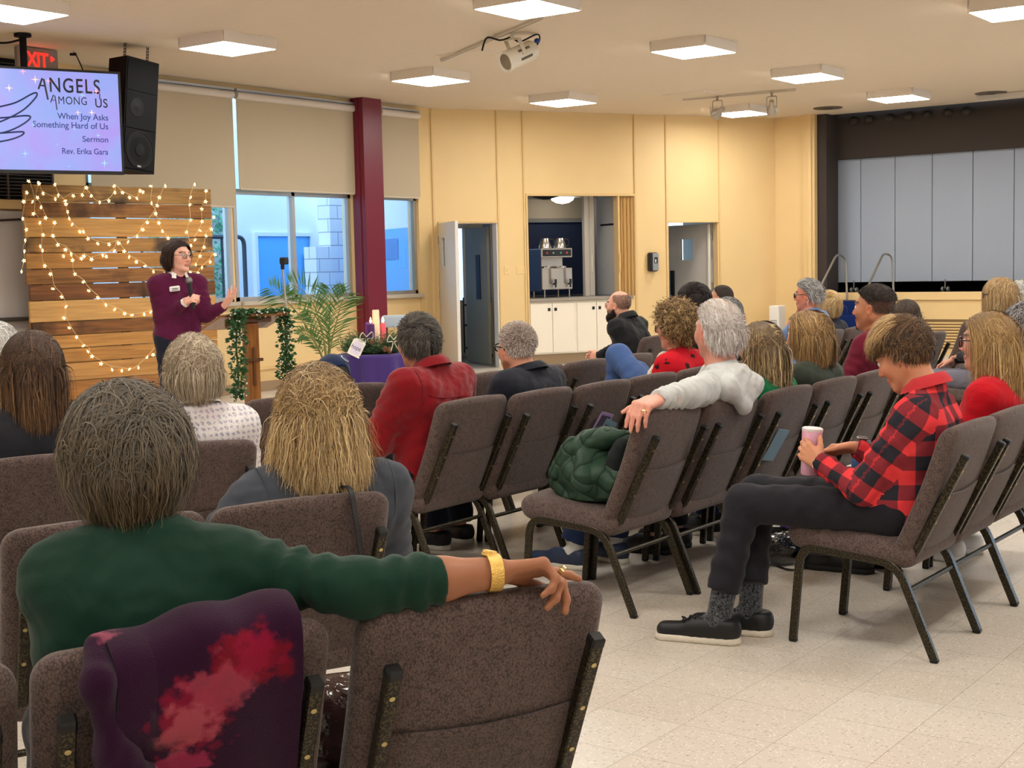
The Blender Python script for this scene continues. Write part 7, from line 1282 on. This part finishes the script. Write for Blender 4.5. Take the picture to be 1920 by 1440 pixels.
P26 = person('person in red and black plaid shirt and black trousers holding a pink tumbler', 'A1', head=(0.0, 0.50, 0.0), skin=(206, 142, 108), lip=(170, 96, 86), top=PLAID, J=J, g=1.0, res=0.008, noise=0.005, sfold=0.004, hemlen=0.095, plaid=True, slw=1.06, pants=(BLKP, ''), pantlen=0.80, socks=SOCK, shoes=(None, (20, 20, 22), (216, 206, 190)), collar=ring_collar(cloth('plaid_collar', (190, 52, 58), 'knit'), 0.066, 0.04, 0.026), hands={'L': dict(f=(0.85, -0.28, 0.48), n=(0.30, -1, 0.05), curl=((0.45, 0.65, 0.45), (0.5, 0.65, 0.45), (0.55, 0.7, 0.45), (0.6, 0.7, 0.5)), fine=True, res=0.0045, spread=0.07, thumb=(0.7, 0.5)), 'R': dict(f=(0.9, 0.35, -0.1), n=(-0.1, 0.55, -0.9), curl=((0.5, 0.7, 0.4), (0.6, 0.8, 0.4), (0.7, 0.8, 0.4), (0.75, 0.8, 0.4)), fine=True, res=0.005)},
    hairs=[dict(pal=[(98, 70, 46), (72, 52, 36), (122, 92, 60), (58, 42, 30)], style='crown', L=0.055, n=7000, w=0.002, vol=0.16, seed=261, wave=0.1, grav=0.12, K=6, lift=0.22, low=0.05, tuck=0.2, root=((74, 54, 40), 0.3)), dict(pal=[(128, 98, 64), (98, 72, 48), (76, 56, 40)], style='fwd', L=0.07, n=5500, w=0.002, vol=0.24, seed=263, wave=0.3, grav=0.12, K=8, lift=0.28, base=False, region=lambda d: d[:, 2] > 0.42), dict(pal=[(214, 182, 128), (188, 152, 102), (158, 124, 80)], style='fwd', L=0.085, n=2000, w=0.0018, vol=0.30, seed=262, wave=0.35, grav=0.06, K=8, lift=0.42, base=False, under=False, region=lambda d: (d[:, 2] > 0.6) & (d[:, 0] > -0.45))])
band(P26, 'smart_watch', J['wrR']+V3(-0.025, -0.02, 0.002), J['wrR']-J['elR'], 0.031, 0.026, BLACK, 0.004, sq=0.9); M = frame(J['wrR']+V3(-0.022, -0.012, 0.036), (0.8, 0.45, 0.1), (-0.4, 0.8, 0)); MB().box((-0.02, -0.017, -0.004), (0.02, 0.017, 0.006), 0.004, M=M).build('watch_body', ALU, P26); MB().box((-0.017, -0.014, 0.006), (0.017, 0.014, 0.0075), 0.001, M=M).build('watch_screen', BLACK, P26)
b = MB(); ax = J['wrL']-J['elL']; ax /= np.linalg.norm(ax); u = np.cross(ax, V3(0, 0, 1)); u /= np.linalg.norm(u); v = np.cross(ax, u)
for a in np.linspace(0, 2*pi, 24, endpoint=False): b.ell(J['wrL']+ax*0.004+u*0.031*cos(a)+v*0.029*sin(a), (0.0042,)*3, 4)
o = b.build('pearl_bracelet', mat('pearl', (232, 224, 210), 0.25), P26); o['kind'] = 'stuff'
# the speaker
SPP = CO+ray(328, 640)*10.6; SPP[2] = 0; SK = (SPP[0], SPP[1], radians(-18))
J = pose(pel=(0, 0, 0.93)); J.update(neck=V3(0.0, 0, 1.385), chest=V3(0.0, 0, 1.19), waist=V3(0.0, 0, 1.05), head=V3(0.035, 0.0, 1.525), shL=V3(0, 0.165, 1.315), shR=V3(0, -0.165, 1.315), elR=V3(0.02, -0.225, 1.055), hipL=V3(0, 0.085, 0.90), hipR=V3(0, -0.085, 0.90), knL=V3(0.03, 0.10, 0.50), knR=V3(0.02, -0.09, 0.50), anL=V3(-0.01, 0.12, 0.09), anR=V3(0, -0.1, 0.09), toeL=V3(0.15, 0.17, 0.03), toeR=V3(0.15, -0.12, 0.03))
hs_ = hl(SK, 340, 480, 0.035); dz = hs_[2]-1.525
for k in list(J): J[k] = J[k]+V3(0, hs_[1]*0.6 if k[:2] in ('ne', 'he', 'ch', 'sh', 'el', 'wa') else hs_[1]*0.3, dz*min(1, J[k][2]/1.3) if J[k][2] > 0.3 else 0)
J['wrR'] = hl(SK, 346, 568, 0.20); J['elR'] = hl(SK, 303, 594, 0.0); J['elL'] = hl(SK, 387, 590, 0.10); J['wrL'] = hl(SK, 420, 574, 0.24)
P6 = person('speaker with dark bob in plum sweater holding a microphone, one hand raised open', at=SK, head=(0.42, 0.02, 0), skin=(228, 172, 152), brow=(56, 40, 32), top=(PLUM, 'sweater'), J=J, g=0.98, bust=0.9, res=0.009, noise=0.004, slw=1.12, pants=(NAVYT, ''), shoes=(None, (20, 20, 22), (24, 24, 24)), collar=ring_collar(WSHIRT, 0.055, 0.042, 0.036, gap=0.45), glasses=((52, 40, 40), 0.021, 0.017, 0.0017), hands={'R': dict(f=(0.75, 0.45, 0.45), n=(0.1, 0.95, -0.3), curl=((1.1, 1.2, 0.7),)*4, fine=True, res=0.005, thumb=(0.4, 0.8)), 'L': dict(f=(0.5, 0.35, 0.75), n=(-0.55, -0.25, 0.6), curl=((0.15, 0.2, 0.1), (0.2, 0.2, 0.1), (0.25, 0.25, 0.15), (0.3, 0.3, 0.15)), fine=True, res=0.005, spread=0.1, thumb=(0.9, 0.2))},
    hairs=[dict(pal=[(50, 34, 30), (38, 26, 24), (66, 46, 38)], style='part', level=-0.125, L=0.245, n=9000, w=0.0021, vol=0.28, seed=61, wave=0.02, grav=0.36, tuck=0.25, K=11, part=-0.03, lenvar=0.1, low=0.1, back=0.9)])
R = rotm(0, 0, 0); M = frame(J['chest']+V3(0.13, -0.075, 0.09), (0.12, 1, 0.1), (0.2, -0.1, 1)); MB().box((-0.04, -0.02, -0.012), (0.04, 0.02, 0.004), 0.006, M=M).build('name_badge', mat('badge_white', (238, 236, 232), 0.5), P6); MB().box((-0.022, 0.0, 0.004), (0.02, 0.006, 0.0046), M=M).box((-0.026, -0.01, 0.004), (0.024, -0.006, 0.0046), M=M).build('badge_print', mat('badge_ink', (90, 90, 110), 0.6), P6, smooth=0)
for e in 'R':
    ax = J['wr'+e]-J['el'+e]; ax /= np.linalg.norm(ax); band(P6, 'shirt_cuff', J['wr'+e]-ax*0.005, ax, 0.032, 0.05, WSHIRT, 0.003)
ma = hl(SK, 363, 578, 0.275); mb = hl(SK, 353, 520, 0.20); t = thing('microphone', 'black handheld microphone in the speaker\'s hand', 'microphone', tuple(V3(SK[0], SK[1], 0)), SK[2]); d = mb-ma; L = np.linalg.norm(d); d /= L; M = frame(ma, np.cross(d, (0, 1, 0)), np.cross(d, np.cross(d, (0, 1, 0)))); M[:3, 2] = d; M[:3, 1] = np.cross(d, M[:3, 0]); MB().lathe([(0.012, 0), (0.014, 0.005), (0.017, L-0.06), (0.02, L-0.05)], 16, M).build('mic_body', BLACK, t); M2 = M.copy(); M2[:3, 3] = ma+d*(L-0.03); MB().lathe([(0.018, -0.02), (0.026, -0.01), (0.027, 0.01), (0.018, 0.028), (0.004, 0.033)], 16, M2).build('mic_grille', mat('mesh_grey', (110, 106, 104), 0.4, 0.6), t)

# laces on the black sneakers
J = seated('A1', 1694, 664, 0.185)
for sh in [o for o in P26.children if o.name.split('.')[0] == 'shoe']:
    V = np.empty(len(sh.data.vertices)*3, np.float32); sh.data.vertices.foreach_get('co', V); V = V.reshape(-1, 3); c = V.mean(0); q = V[:, :2]-c[:2]; w_, e_ = np.linalg.eigh(q.T @ q); ax = e_[:, 1]; ax = ax if ax[0] > 0 else -ax; sd = np.array([-ax[1], ax[0]]); b = MB()
    for k in range(4):
        t_ = 0.0+0.024*k; row = []
        for s in np.linspace(-0.026, 0.026, 7):
            d2 = np.linalg.norm(V[:, :2]-(c[:2]+ax*t_+sd*s), axis=1); i = np.argsort(d2)[:12]; row.append((*(c[:2]+ax*t_+sd*s), V[i, 2].max()+0.002))
        b.tube(row, 0.0032, 5)
    top_ = np.array(row[3]); b.tube(spline([top_+V3(0, 0, 0.002), top_+V3(sd[0]*0.03, sd[1]*0.03, 0.012), top_+V3(sd[0]*0.012, sd[1]*0.012, 0.004)]), 0.003, 5); o = b.build('laces', BLACK, sh); o['kind'] = 'stuff'
# ------------------------------------------------------------------ things people brought, and the coffee brewer
def chm(key): X, Y, a = CHAIRS[key]; return TR((X, Y, 0), rz=a)
def sheet(P, th):
    P = np.asarray(P, float); gu = np.gradient(P, axis=0); gv = np.gradient(P, axis=1); N = np.cross(gu, gv); N /= np.linalg.norm(N, axis=2, keepdims=True)+1e-9
    a, b = P.shape[:2]; A = P+N*th/2; B = P-N*th/2; m = MB(); m.grid(A); m.grid(B[:, ::-1])
    for e0, e1 in ((A[0], B[0]), (B[-1], A[-1]), (B[:, 0], A[:, 0]), (A[:, -1], B[:, -1])): mid = (e0+e1)/2; m.grid(np.array([e0, e1]))
    return m
def fleece_mat():
    m = mat('floral_fleece', (42, 14, 38), 0.95, spec=0.05, sheen=0.1, bump=(520, 0.8, 0.003)); nt = m.node_tree; N = nt.nodes; L = nt.links; tc = N.new('ShaderNodeTexCoord')
    no = N.new('ShaderNodeTexNoise'); no.inputs['Scale'].default_value = 22; no.inputs['Detail'].default_value = 4; L.new(tc.outputs['Object'], no.inputs['Vector']); base = None
    def blob(prev, cy, cz, ry, rz, col, amt, seedv):
        mp = N.new('ShaderNodeMapping'); mp.inputs['Location'].default_value = (0, -cy/ry, -cz/rz); mp.inputs['Scale'].default_value = (0, 1/ry, 1/rz); L.new(tc.outputs['Object'], mp.inputs[0]); ln = N.new('ShaderNodeVectorMath'); ln.operation = 'LENGTH'; L.new(mp.outputs[0], ln.inputs[0])
        n2 = N.new('ShaderNodeTexNoise'); n2.noise_dimensions = '4D'; n2.inputs['W'].default_value = seedv; n2.inputs['Scale'].default_value = 34; n2.inputs['Detail'].default_value = 5; L.new(tc.outputs['Object'], n2.inputs['Vector'])
        ma = N.new('ShaderNodeMath'); ma.operation = 'MULTIPLY_ADD'; L.new(n2.outputs['Fac'], ma.inputs[0]); ma.inputs[1].default_value = 2.4; L.new(ln.outputs['Value'], ma.inputs[2]); mr = N.new('ShaderNodeMapRange'); mr.inputs[1].default_value = 1.85; mr.inputs[2].default_value = 2.2; mr.inputs[3].default_value = amt; mr.inputs[4].default_value = 0; L.new(ma.outputs[0], mr.inputs[0])
        mx = N.new('ShaderNodeMix'); mx.data_type = 'RGBA'; L.new(mr.outputs[0], mx.inputs[0]); mx.inputs[7].default_value = lin(col)
        if prev is None: mx.inputs[6].default_value = lin((44, 15, 40))
        else: L.new(prev, mx.inputs[6])
        return mx.outputs[2]
    for i, (cy, cz, ry, rz, col, am) in enumerate(((-0.075, 0.80, 0.085, 0.05, (112, 14, 34), 1), (0.015, 0.715, 0.07, 0.07, (124, 18, 48), 1), (-0.03, 0.765, 0.06, 0.05, (170, 66, 86), 0.65), (0.02, 0.70, 0.05, 0.05, (190, 92, 104), 0.55), (-0.09, 0.805, 0.05, 0.035, (140, 16, 50), 0.8), (0.03, 0.635, 0.06, 0.02, (160, 44, 80), 0.8), (0.06, 0.52, 0.05, 0.05, (116, 14, 32), 1), (0.13, 0.87, 0.03, 0.02, (170, 84, 104), 0.6))): base = blob(base, cy, cz, ry, rz, col, am, i*3.7)
    L.new(base, N['Principled BSDF'].inputs['Base Color']); return m
FLEECE = fleece_mat(); M = chm('F0'); t = thing('fleece_jacket', 'purple fleece jacket with red and pink flowers hung over the front chair back', 'jacket', M=M)
path = [(BKX(0.66)+0.062, 0.66), (BKX(0.75)+0.06, 0.75), (BKX(0.80)+0.055, 0.82), (BKX(0.82)+0.03, 0.868), (BKX(0.82)-0.02, 0.872), (BKX(0.80)-0.075, 0.84), (BKX(0.75)-0.088, 0.76), (BKX(0.65)-0.09, 0.66), (BKX(0.55)-0.09, 0.55), (BKX(0.45)-0.092, 0.44), (BKX(0.4)-0.095, 0.36)]
S = spline([(x, 0, z) for x, z in path], 6); vs = np.linspace(-1, 1, 34); G = np.zeros((len(S), 34, 3))
for i, p in enumerate(S):
    f = i/(len(S)-1); hw = 0.145+0.02*f; yc = -0.012
    for j, v in enumerate(vs):
        y = yc+v*hw+0.012*sin(f*9)*(v > 0.6); dz = -0.030*max(0, v+0.2)*(1 if p[2] > 0.7 else 0.3)+0.006*sin(v*7+f*3); G[i, j] = (p[0]-0.010*sin(v*6+f*4)*f-0.012*max(0, v)*f, y, p[2]+dz)
sheet(G, 0.022).build('jacket_body', FLEECE, t, smooth=80)
q = [cone((BKX(0.8)-0.02, 0.145, 0.838), (BKX(0.8)-0.085, 0.155, 0.80), 0.018, 0.022, 0.03), cone((BKX(0.8)-0.085, 0.155, 0.80), (BKX(0.7)-0.10, 0.135, 0.68), 0.022, 0.028, 0.03), cone((BKX(0.7)-0.10, 0.135, 0.68), (BKX(0.6)-0.115, 0.09, 0.585), 0.028, 0.036, 0.04), cone((BKX(0.6)-0.115, 0.09, 0.585), (BKX(0.5)-0.12, 0.10, 0.44), 0.04, 0.05, 0.05)]; V, F = sdf_mesh(q, 0.008, [], (0.006, 40, 5)); npmesh('jacket_sleeve', V, F, FLEECE, t)
# quilted coat
def quilt_mat():
    m = mat('quilted_green', (36, 62, 46), 0.55, spec=0.3, bump=(40, 0.25, 0.006)); N = m.node_tree.nodes; L = m.node_tree.links; b = N['Principled BSDF']; tc = N.new('ShaderNodeTexCoord'); prev = b.inputs['Normal'].links[0].from_socket
    for rot in ((0, 0.5, 0.4), (0.3, -1.0, 0.1)):
        mp = N.new('ShaderNodeMapping'); mp.inputs['Rotation'].default_value = rot; L.new(tc.outputs['Object'], mp.inputs[0]); w = N.new('ShaderNodeTexWave'); w.bands_direction = 'X'; w.inputs['Scale'].default_value = 4.2; w.inputs['Distortion'].default_value = 1.2; w.inputs['Detail Scale'].default_value = 1.5; L.new(mp.outputs[0], w.inputs['Vector']); pw = N.new('ShaderNodeMath'); pw.operation = 'POWER'; pw.inputs[1].default_value = 0.25; L.new(w.outputs['Fac'], pw.inputs[0]); bp = N.new('ShaderNodeBump'); bp.inputs['Strength'].default_value = 0.9; bp.inputs['Distance'].default_value = 0.016; L.new(pw.outputs[0], bp.inputs['Height']); L.new(prev, bp.inputs['Normal']); prev = bp.outputs[0]
    L.new(prev, b.inputs['Normal']); return m
QM = quilt_mat(); t = thing('quilted_coat', 'dark green quilted coat bundled on the aisle chair seat', 'coat', M=chm('B1'))
q = [ell((0.27, 0.04, 0.555), (0.17, 0.185, 0.125), None, 0.05), cone((0.42, 0.10, 0.51), (0.44, -0.10, 0.53), 0.065, 0.06, 0.04), cone((0.13, 0.14, 0.54), (0.12, -0.08, 0.58), 0.075, 0.07, 0.05), ell((0.28, 0.0, 0.455), (0.22, 0.18, 0.03), None, 0.03)]; V, F = sdf_mesh(q, 0.009, [], (0.010, 26, 9)); V[:, 2] = np.maximum(V[:, 2], 0.448); npmesh('coat_body', V, F, QM, t)
q = [cone((0.43, 0.14, 0.55), (0.35, 0.13, 0.655), 0.038, 0.04, 0.03), cone((0.35, 0.13, 0.655), (0.20, 0.11, 0.705), 0.042, 0.045, 0.03), cone((0.20, 0.11, 0.705), (0.10, 0.03, 0.70), 0.042, 0.035, 0.03), cone((0.27, 0.12, 0.68), (0.25, 0.20, 0.54), 0.05, 0.055, 0.03)]; V, F = sdf_mesh(q, 0.008, [], (0.006, 40, 4)); npmesh('coat_collar', V, F, QM, t)
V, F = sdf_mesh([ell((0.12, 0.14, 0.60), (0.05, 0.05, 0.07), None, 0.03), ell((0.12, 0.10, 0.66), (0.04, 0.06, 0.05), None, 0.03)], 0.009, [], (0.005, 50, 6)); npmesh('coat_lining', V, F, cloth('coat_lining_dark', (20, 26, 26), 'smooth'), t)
# papers in pockets
PLIL = mat('lilac_paper', (160, 136, 186), 0.6); PBLU = mat('blue_paper', (112, 148, 168), 0.6); PDK = mat('print_dark', (64, 56, 76), 0.6)
def leaflet(key, label, y, z, w, h, roll, m, back=0.062, pic=None):
    t = thing('leaflet', label, 'leaflet', M=chm(key) @ TR((BKX(z)-back, y, z), ry=radians(-27)) @ TR(rx=roll)); MB().box((-0.0015, -w/2, 0), (0.0015, w/2, h), 0.001).build('paper', m, t, smooth=0)
    if pic: MB().box((-0.0025, -w*0.36, h*pic[0]), (-0.0015, w*0.36, h*pic[1])).build('printed_picture', PDK, t, smooth=0)
leaflet('C3', 'lilac leaflet with dark picture in the chair pocket behind the green coat', 0.06, 0.50, 0.14, 0.205, radians(14), PLIL, 0.0405, (0.5, 0.92)); leaflet('C3', 'blue grey leaflet in the chair pocket beside the lilac one', -0.01, 0.50, 0.14, 0.155, radians(20), PBLU, 0.0425, (0.75, 0.8)); leaflet('B3', 'blue grey leaflet in the chair pocket behind the pink tumbler', 0.10, 0.50, 0.14, 0.165, radians(10), PBLU, 0.041)
# tumbler in the hand
cw = xf(chm('A1'), [V3(0.524, 0.108, 0.70)])[0]; t = thing('tumbler', 'pink and white patterned tumbler held by the plaid shirt person', 'tumbler', M=TR((cw[0], cw[1], cw[2]-0.087), rx=radians(-2), ry=radians(4)))
def cup_mat():
    m = mat('cup_print', (226, 170, 190), 0.35, spec=0.5); N = m.node_tree.nodes; L = m.node_tree.links; tc = N.new('ShaderNodeTexCoord'); vo = N.new('ShaderNodeTexVoronoi'); vo.inputs['Scale'].default_value = 32; L.new(tc.outputs['Object'], vo.inputs['Vector']); s = N.new('ShaderNodeSeparateColor'); L.new(vo.outputs['Color'], s.inputs[0])
    cr = N.new('ShaderNodeValToRGB'); cr.color_ramp.interpolation = 'CONSTANT'; e = cr.color_ramp.elements; e[0].position = 0; e[0].color = lin((232, 168, 190)); e[1].position = 0.45; e[1].color = lin((240, 226, 230)); k = e.new(0.72); k.color = lin((196, 48, 84)); L.new(s.outputs[0], cr.inputs[0]); gt = N.new('ShaderNodeMath'); gt.operation = 'LESS_THAN'; L.new(vo.outputs['Distance'], gt.inputs[0]); gt.inputs[1].default_value = 0.42; mx = N.new('ShaderNodeMix'); mx.data_type = 'RGBA'; L.new(gt.outputs[0], mx.inputs[0]); mx.inputs[6].default_value = lin((232, 176, 200)); L.new(cr.outputs[0], mx.inputs[7]); L.new(mx.outputs[2], N['Principled BSDF'].inputs['Base Color']); return m
MB().lathe([(0.030, 0), (0.0315, 0.004), (0.036, 0.11), (0.0385, 0.165), (0.0385, 0.168)], 28).build('tumbler_body', cup_mat(), t); MB().lathe([(0.0385, 0.166), (0.0395, 0.168), (0.0395, 0.176), (0.034, 0.18), (0.004, 0.18)], 28).build('lid', mat('lid_white', (226, 216, 216), 0.3), t)
# bags and bottles
PATENT = mat('patent_black', (10, 10, 11), 0.12, spec=0.6, coat=0.6, bump=(18, 0.8, 0.02))
def bag(name, label, loc, rz, ax, m, strap=True):
    t = thing(name, label, 'bag', loc, rz); V, F = sdf_mesh([ell((0, 0, ax[2]*0.92), ax, None, 0.02, clip=(V3(0, 0, 0.001), V3(0, 0, -1))), cone((-ax[0]*0.5, 0, ax[2]*1.5), (ax[0]*0.5, 0, ax[2]*1.5), ax[1]*0.5, None, 0.04)], 0.009, [], (0.008, 40, 3)); npmesh('bag_body', V, F, m, t)
    if strap: MB().tube(spline([(-ax[0]*0.8, 0, ax[2]*1.6), (-ax[0]*0.9, -ax[1]*1.2, ax[2]*1.2), (0.02, -ax[1]*1.9, 0.012), (ax[0]*0.9, -ax[1]*1.4, 0.02), (ax[0]*0.9, -0.01, ax[2]*1.4)]), 0.006, 6).build('strap', m, t)
    return t
bl = atz(1452, 1058); bag('handbag', 'shiny black patent handbag on the floor behind the black trousered knees', (bl[0], bl[1], 0), 0.6, (0.15, 0.08, 0.085), PATENT)
x, y = xf(chm('F1'), [(0.30, 0.17, 0)])[0][:2]; bag('shoulder_bag', 'glossy dark bag on the front chair seat seen in the gap between chairs', (x, y, 0.445), 1.2, (0.13, 0.07, 0.085), mat('burgundy_patent', (40, 12, 18), 0.15, spec=0.6, coat=0.6, bump=(18, 0.8, 0.02)), False)
bl = atz(1478, 1050); t = thing('purple_bottle', 'purple drinks bottle on the floor beside the patent handbag', 'bottle', (bl[0], bl[1], 0)); MB().lathe([(0.034, 0), (0.037, 0.01), (0.037, 0.19), (0.03, 0.205)], 20).build('bottle_body', mat('bottle_purple', (86, 44, 150), 0.35), t); MB().lathe([(0.031, 0.203), (0.031, 0.235), (0.02, 0.24)], 20).build('bottle_cap', BLACK, t)
P = [(BKX(0.6)+0.05, -0.095, 0.60), (BKX(0.75)+0.046, -0.105, 0.76), (BKX(0.8)+0.02, -0.112, 0.846), (BKX(0.8)-0.03, -0.118, 0.848), (BKX(0.78)-0.045, -0.125, 0.79), (BKX(0.66)-0.05, -0.155, 0.66), (BKX(0.58)-0.07, -0.168, 0.57), (BKX(0.5)-0.07, -0.17, 0.5)]
t = thing('bag_strap', 'black leather strap hanging over the chair back behind the denim jacket', 'strap', M=chm('S1')); MB().tube(spline(P, 6), 1.0, rect=(0.0018, 0.0085), up=(1, 0, 0.3)).build('leather_band', mat('strap_black', (36, 36, 40), 0.5), t)
t = thing('coffee_brewer', 'stainless twin coffee brewer with two urns on the kitchen counter', 'coffee machine', M=frame(yw(1.93, 0.30, 0.955), YD, YN))
DSIDE = mat('brewer_side', (52, 58, 78), 0.35, 0.3)
for sx in (-0.2, 0.2):
    for sy in (-0.18, 0.18): MB().tube([(sx, sy, 0), (sx, sy, 0.12)], 0.011, 8).build('leg', STEEL, t)
MB().box((-0.245, -0.2, 0.12), (0.245, 0.21, 0.43), 0.008).build('urn_housing', STEEL, t, smooth=0); MB().box((-0.245, 0.02, 0.43), (0.2, 0.21, 0.60), 0.004).build('brewer_column', STEEL, t, smooth=0); MB().box((-0.25, -0.2, 0.58), (0.25, 0.21, 0.715), 0.008).build('brewer_head', STEEL, t, smooth=0); MB().box((-0.256, -0.19, 0.1), (-0.247, 0.21, 0.7)).build('side_panel', DSIDE, t, smooth=0)
h = MB().box((-0.23, -0.206, 0.60), (0.23, -0.199, 0.695), 0.002).build('control_panel', mat('panel_black', (30, 28, 30), 0.35), t, smooth=0)
for x, cl in ((-0.16, (200, 60, 50)), (-0.06, (90, 160, 140)), (0.06, (90, 160, 140)), (0.16, (210, 60, 50))): MB().box((x-0.012, -0.21, 0.635), (x+0.012, -0.205, 0.66), 0.002).build('button', mat('btn_%d' % cl[0], cl, 0.4), h)
for x in (-0.12, 0.12):
    u = MB().lathe([(0.085, 0.40), (0.09, 0.43), (0.09, 0.455), (0.07, 0.46), (0.01, 0.46)], 20, TR((x, -0.06, 0))).build('urn_lid', CHROME, t); MB().tube([(x, -0.215, 0.2), (x, -0.215, 0.42)], 0.012, 8).build('sight_gauge', CHROME, t); MB().tube([(x+0.06, -0.2, 0.2), (x+0.06, -0.26, 0.2), (x+0.06, -0.26, 0.15)], 0.014, 8).box((x+0.045, -0.275, 0.2), (x+0.075, -0.25, 0.27), 0.004).build('tap', BLACK, t)
for k, x in enumerate((1.80, 2.04)):
    t = thing('carafe', ('left steel coffee carafe upside down on the brewer', 'right steel coffee carafe upside down on the brewer')[k], 'carafe', M=frame(yw(x, 0.22, 1.671), YD, YN), group='steel carafes on the brewer'); MB().lathe([(0.095, 0), (0.095, 0.01), (0.062, 0.13), (0.055, 0.145), (0.01, 0.145)], 24).build('carafe_body', CHROME, t); MB().tube(bend([(0.07, -0.03, 0.03), (0.125, -0.05, 0.03), (0.115, -0.05, 0.13), (0.05, -0.02, 0.13)], 0.03), 0.009, 8).build('handle', BLACK, t)
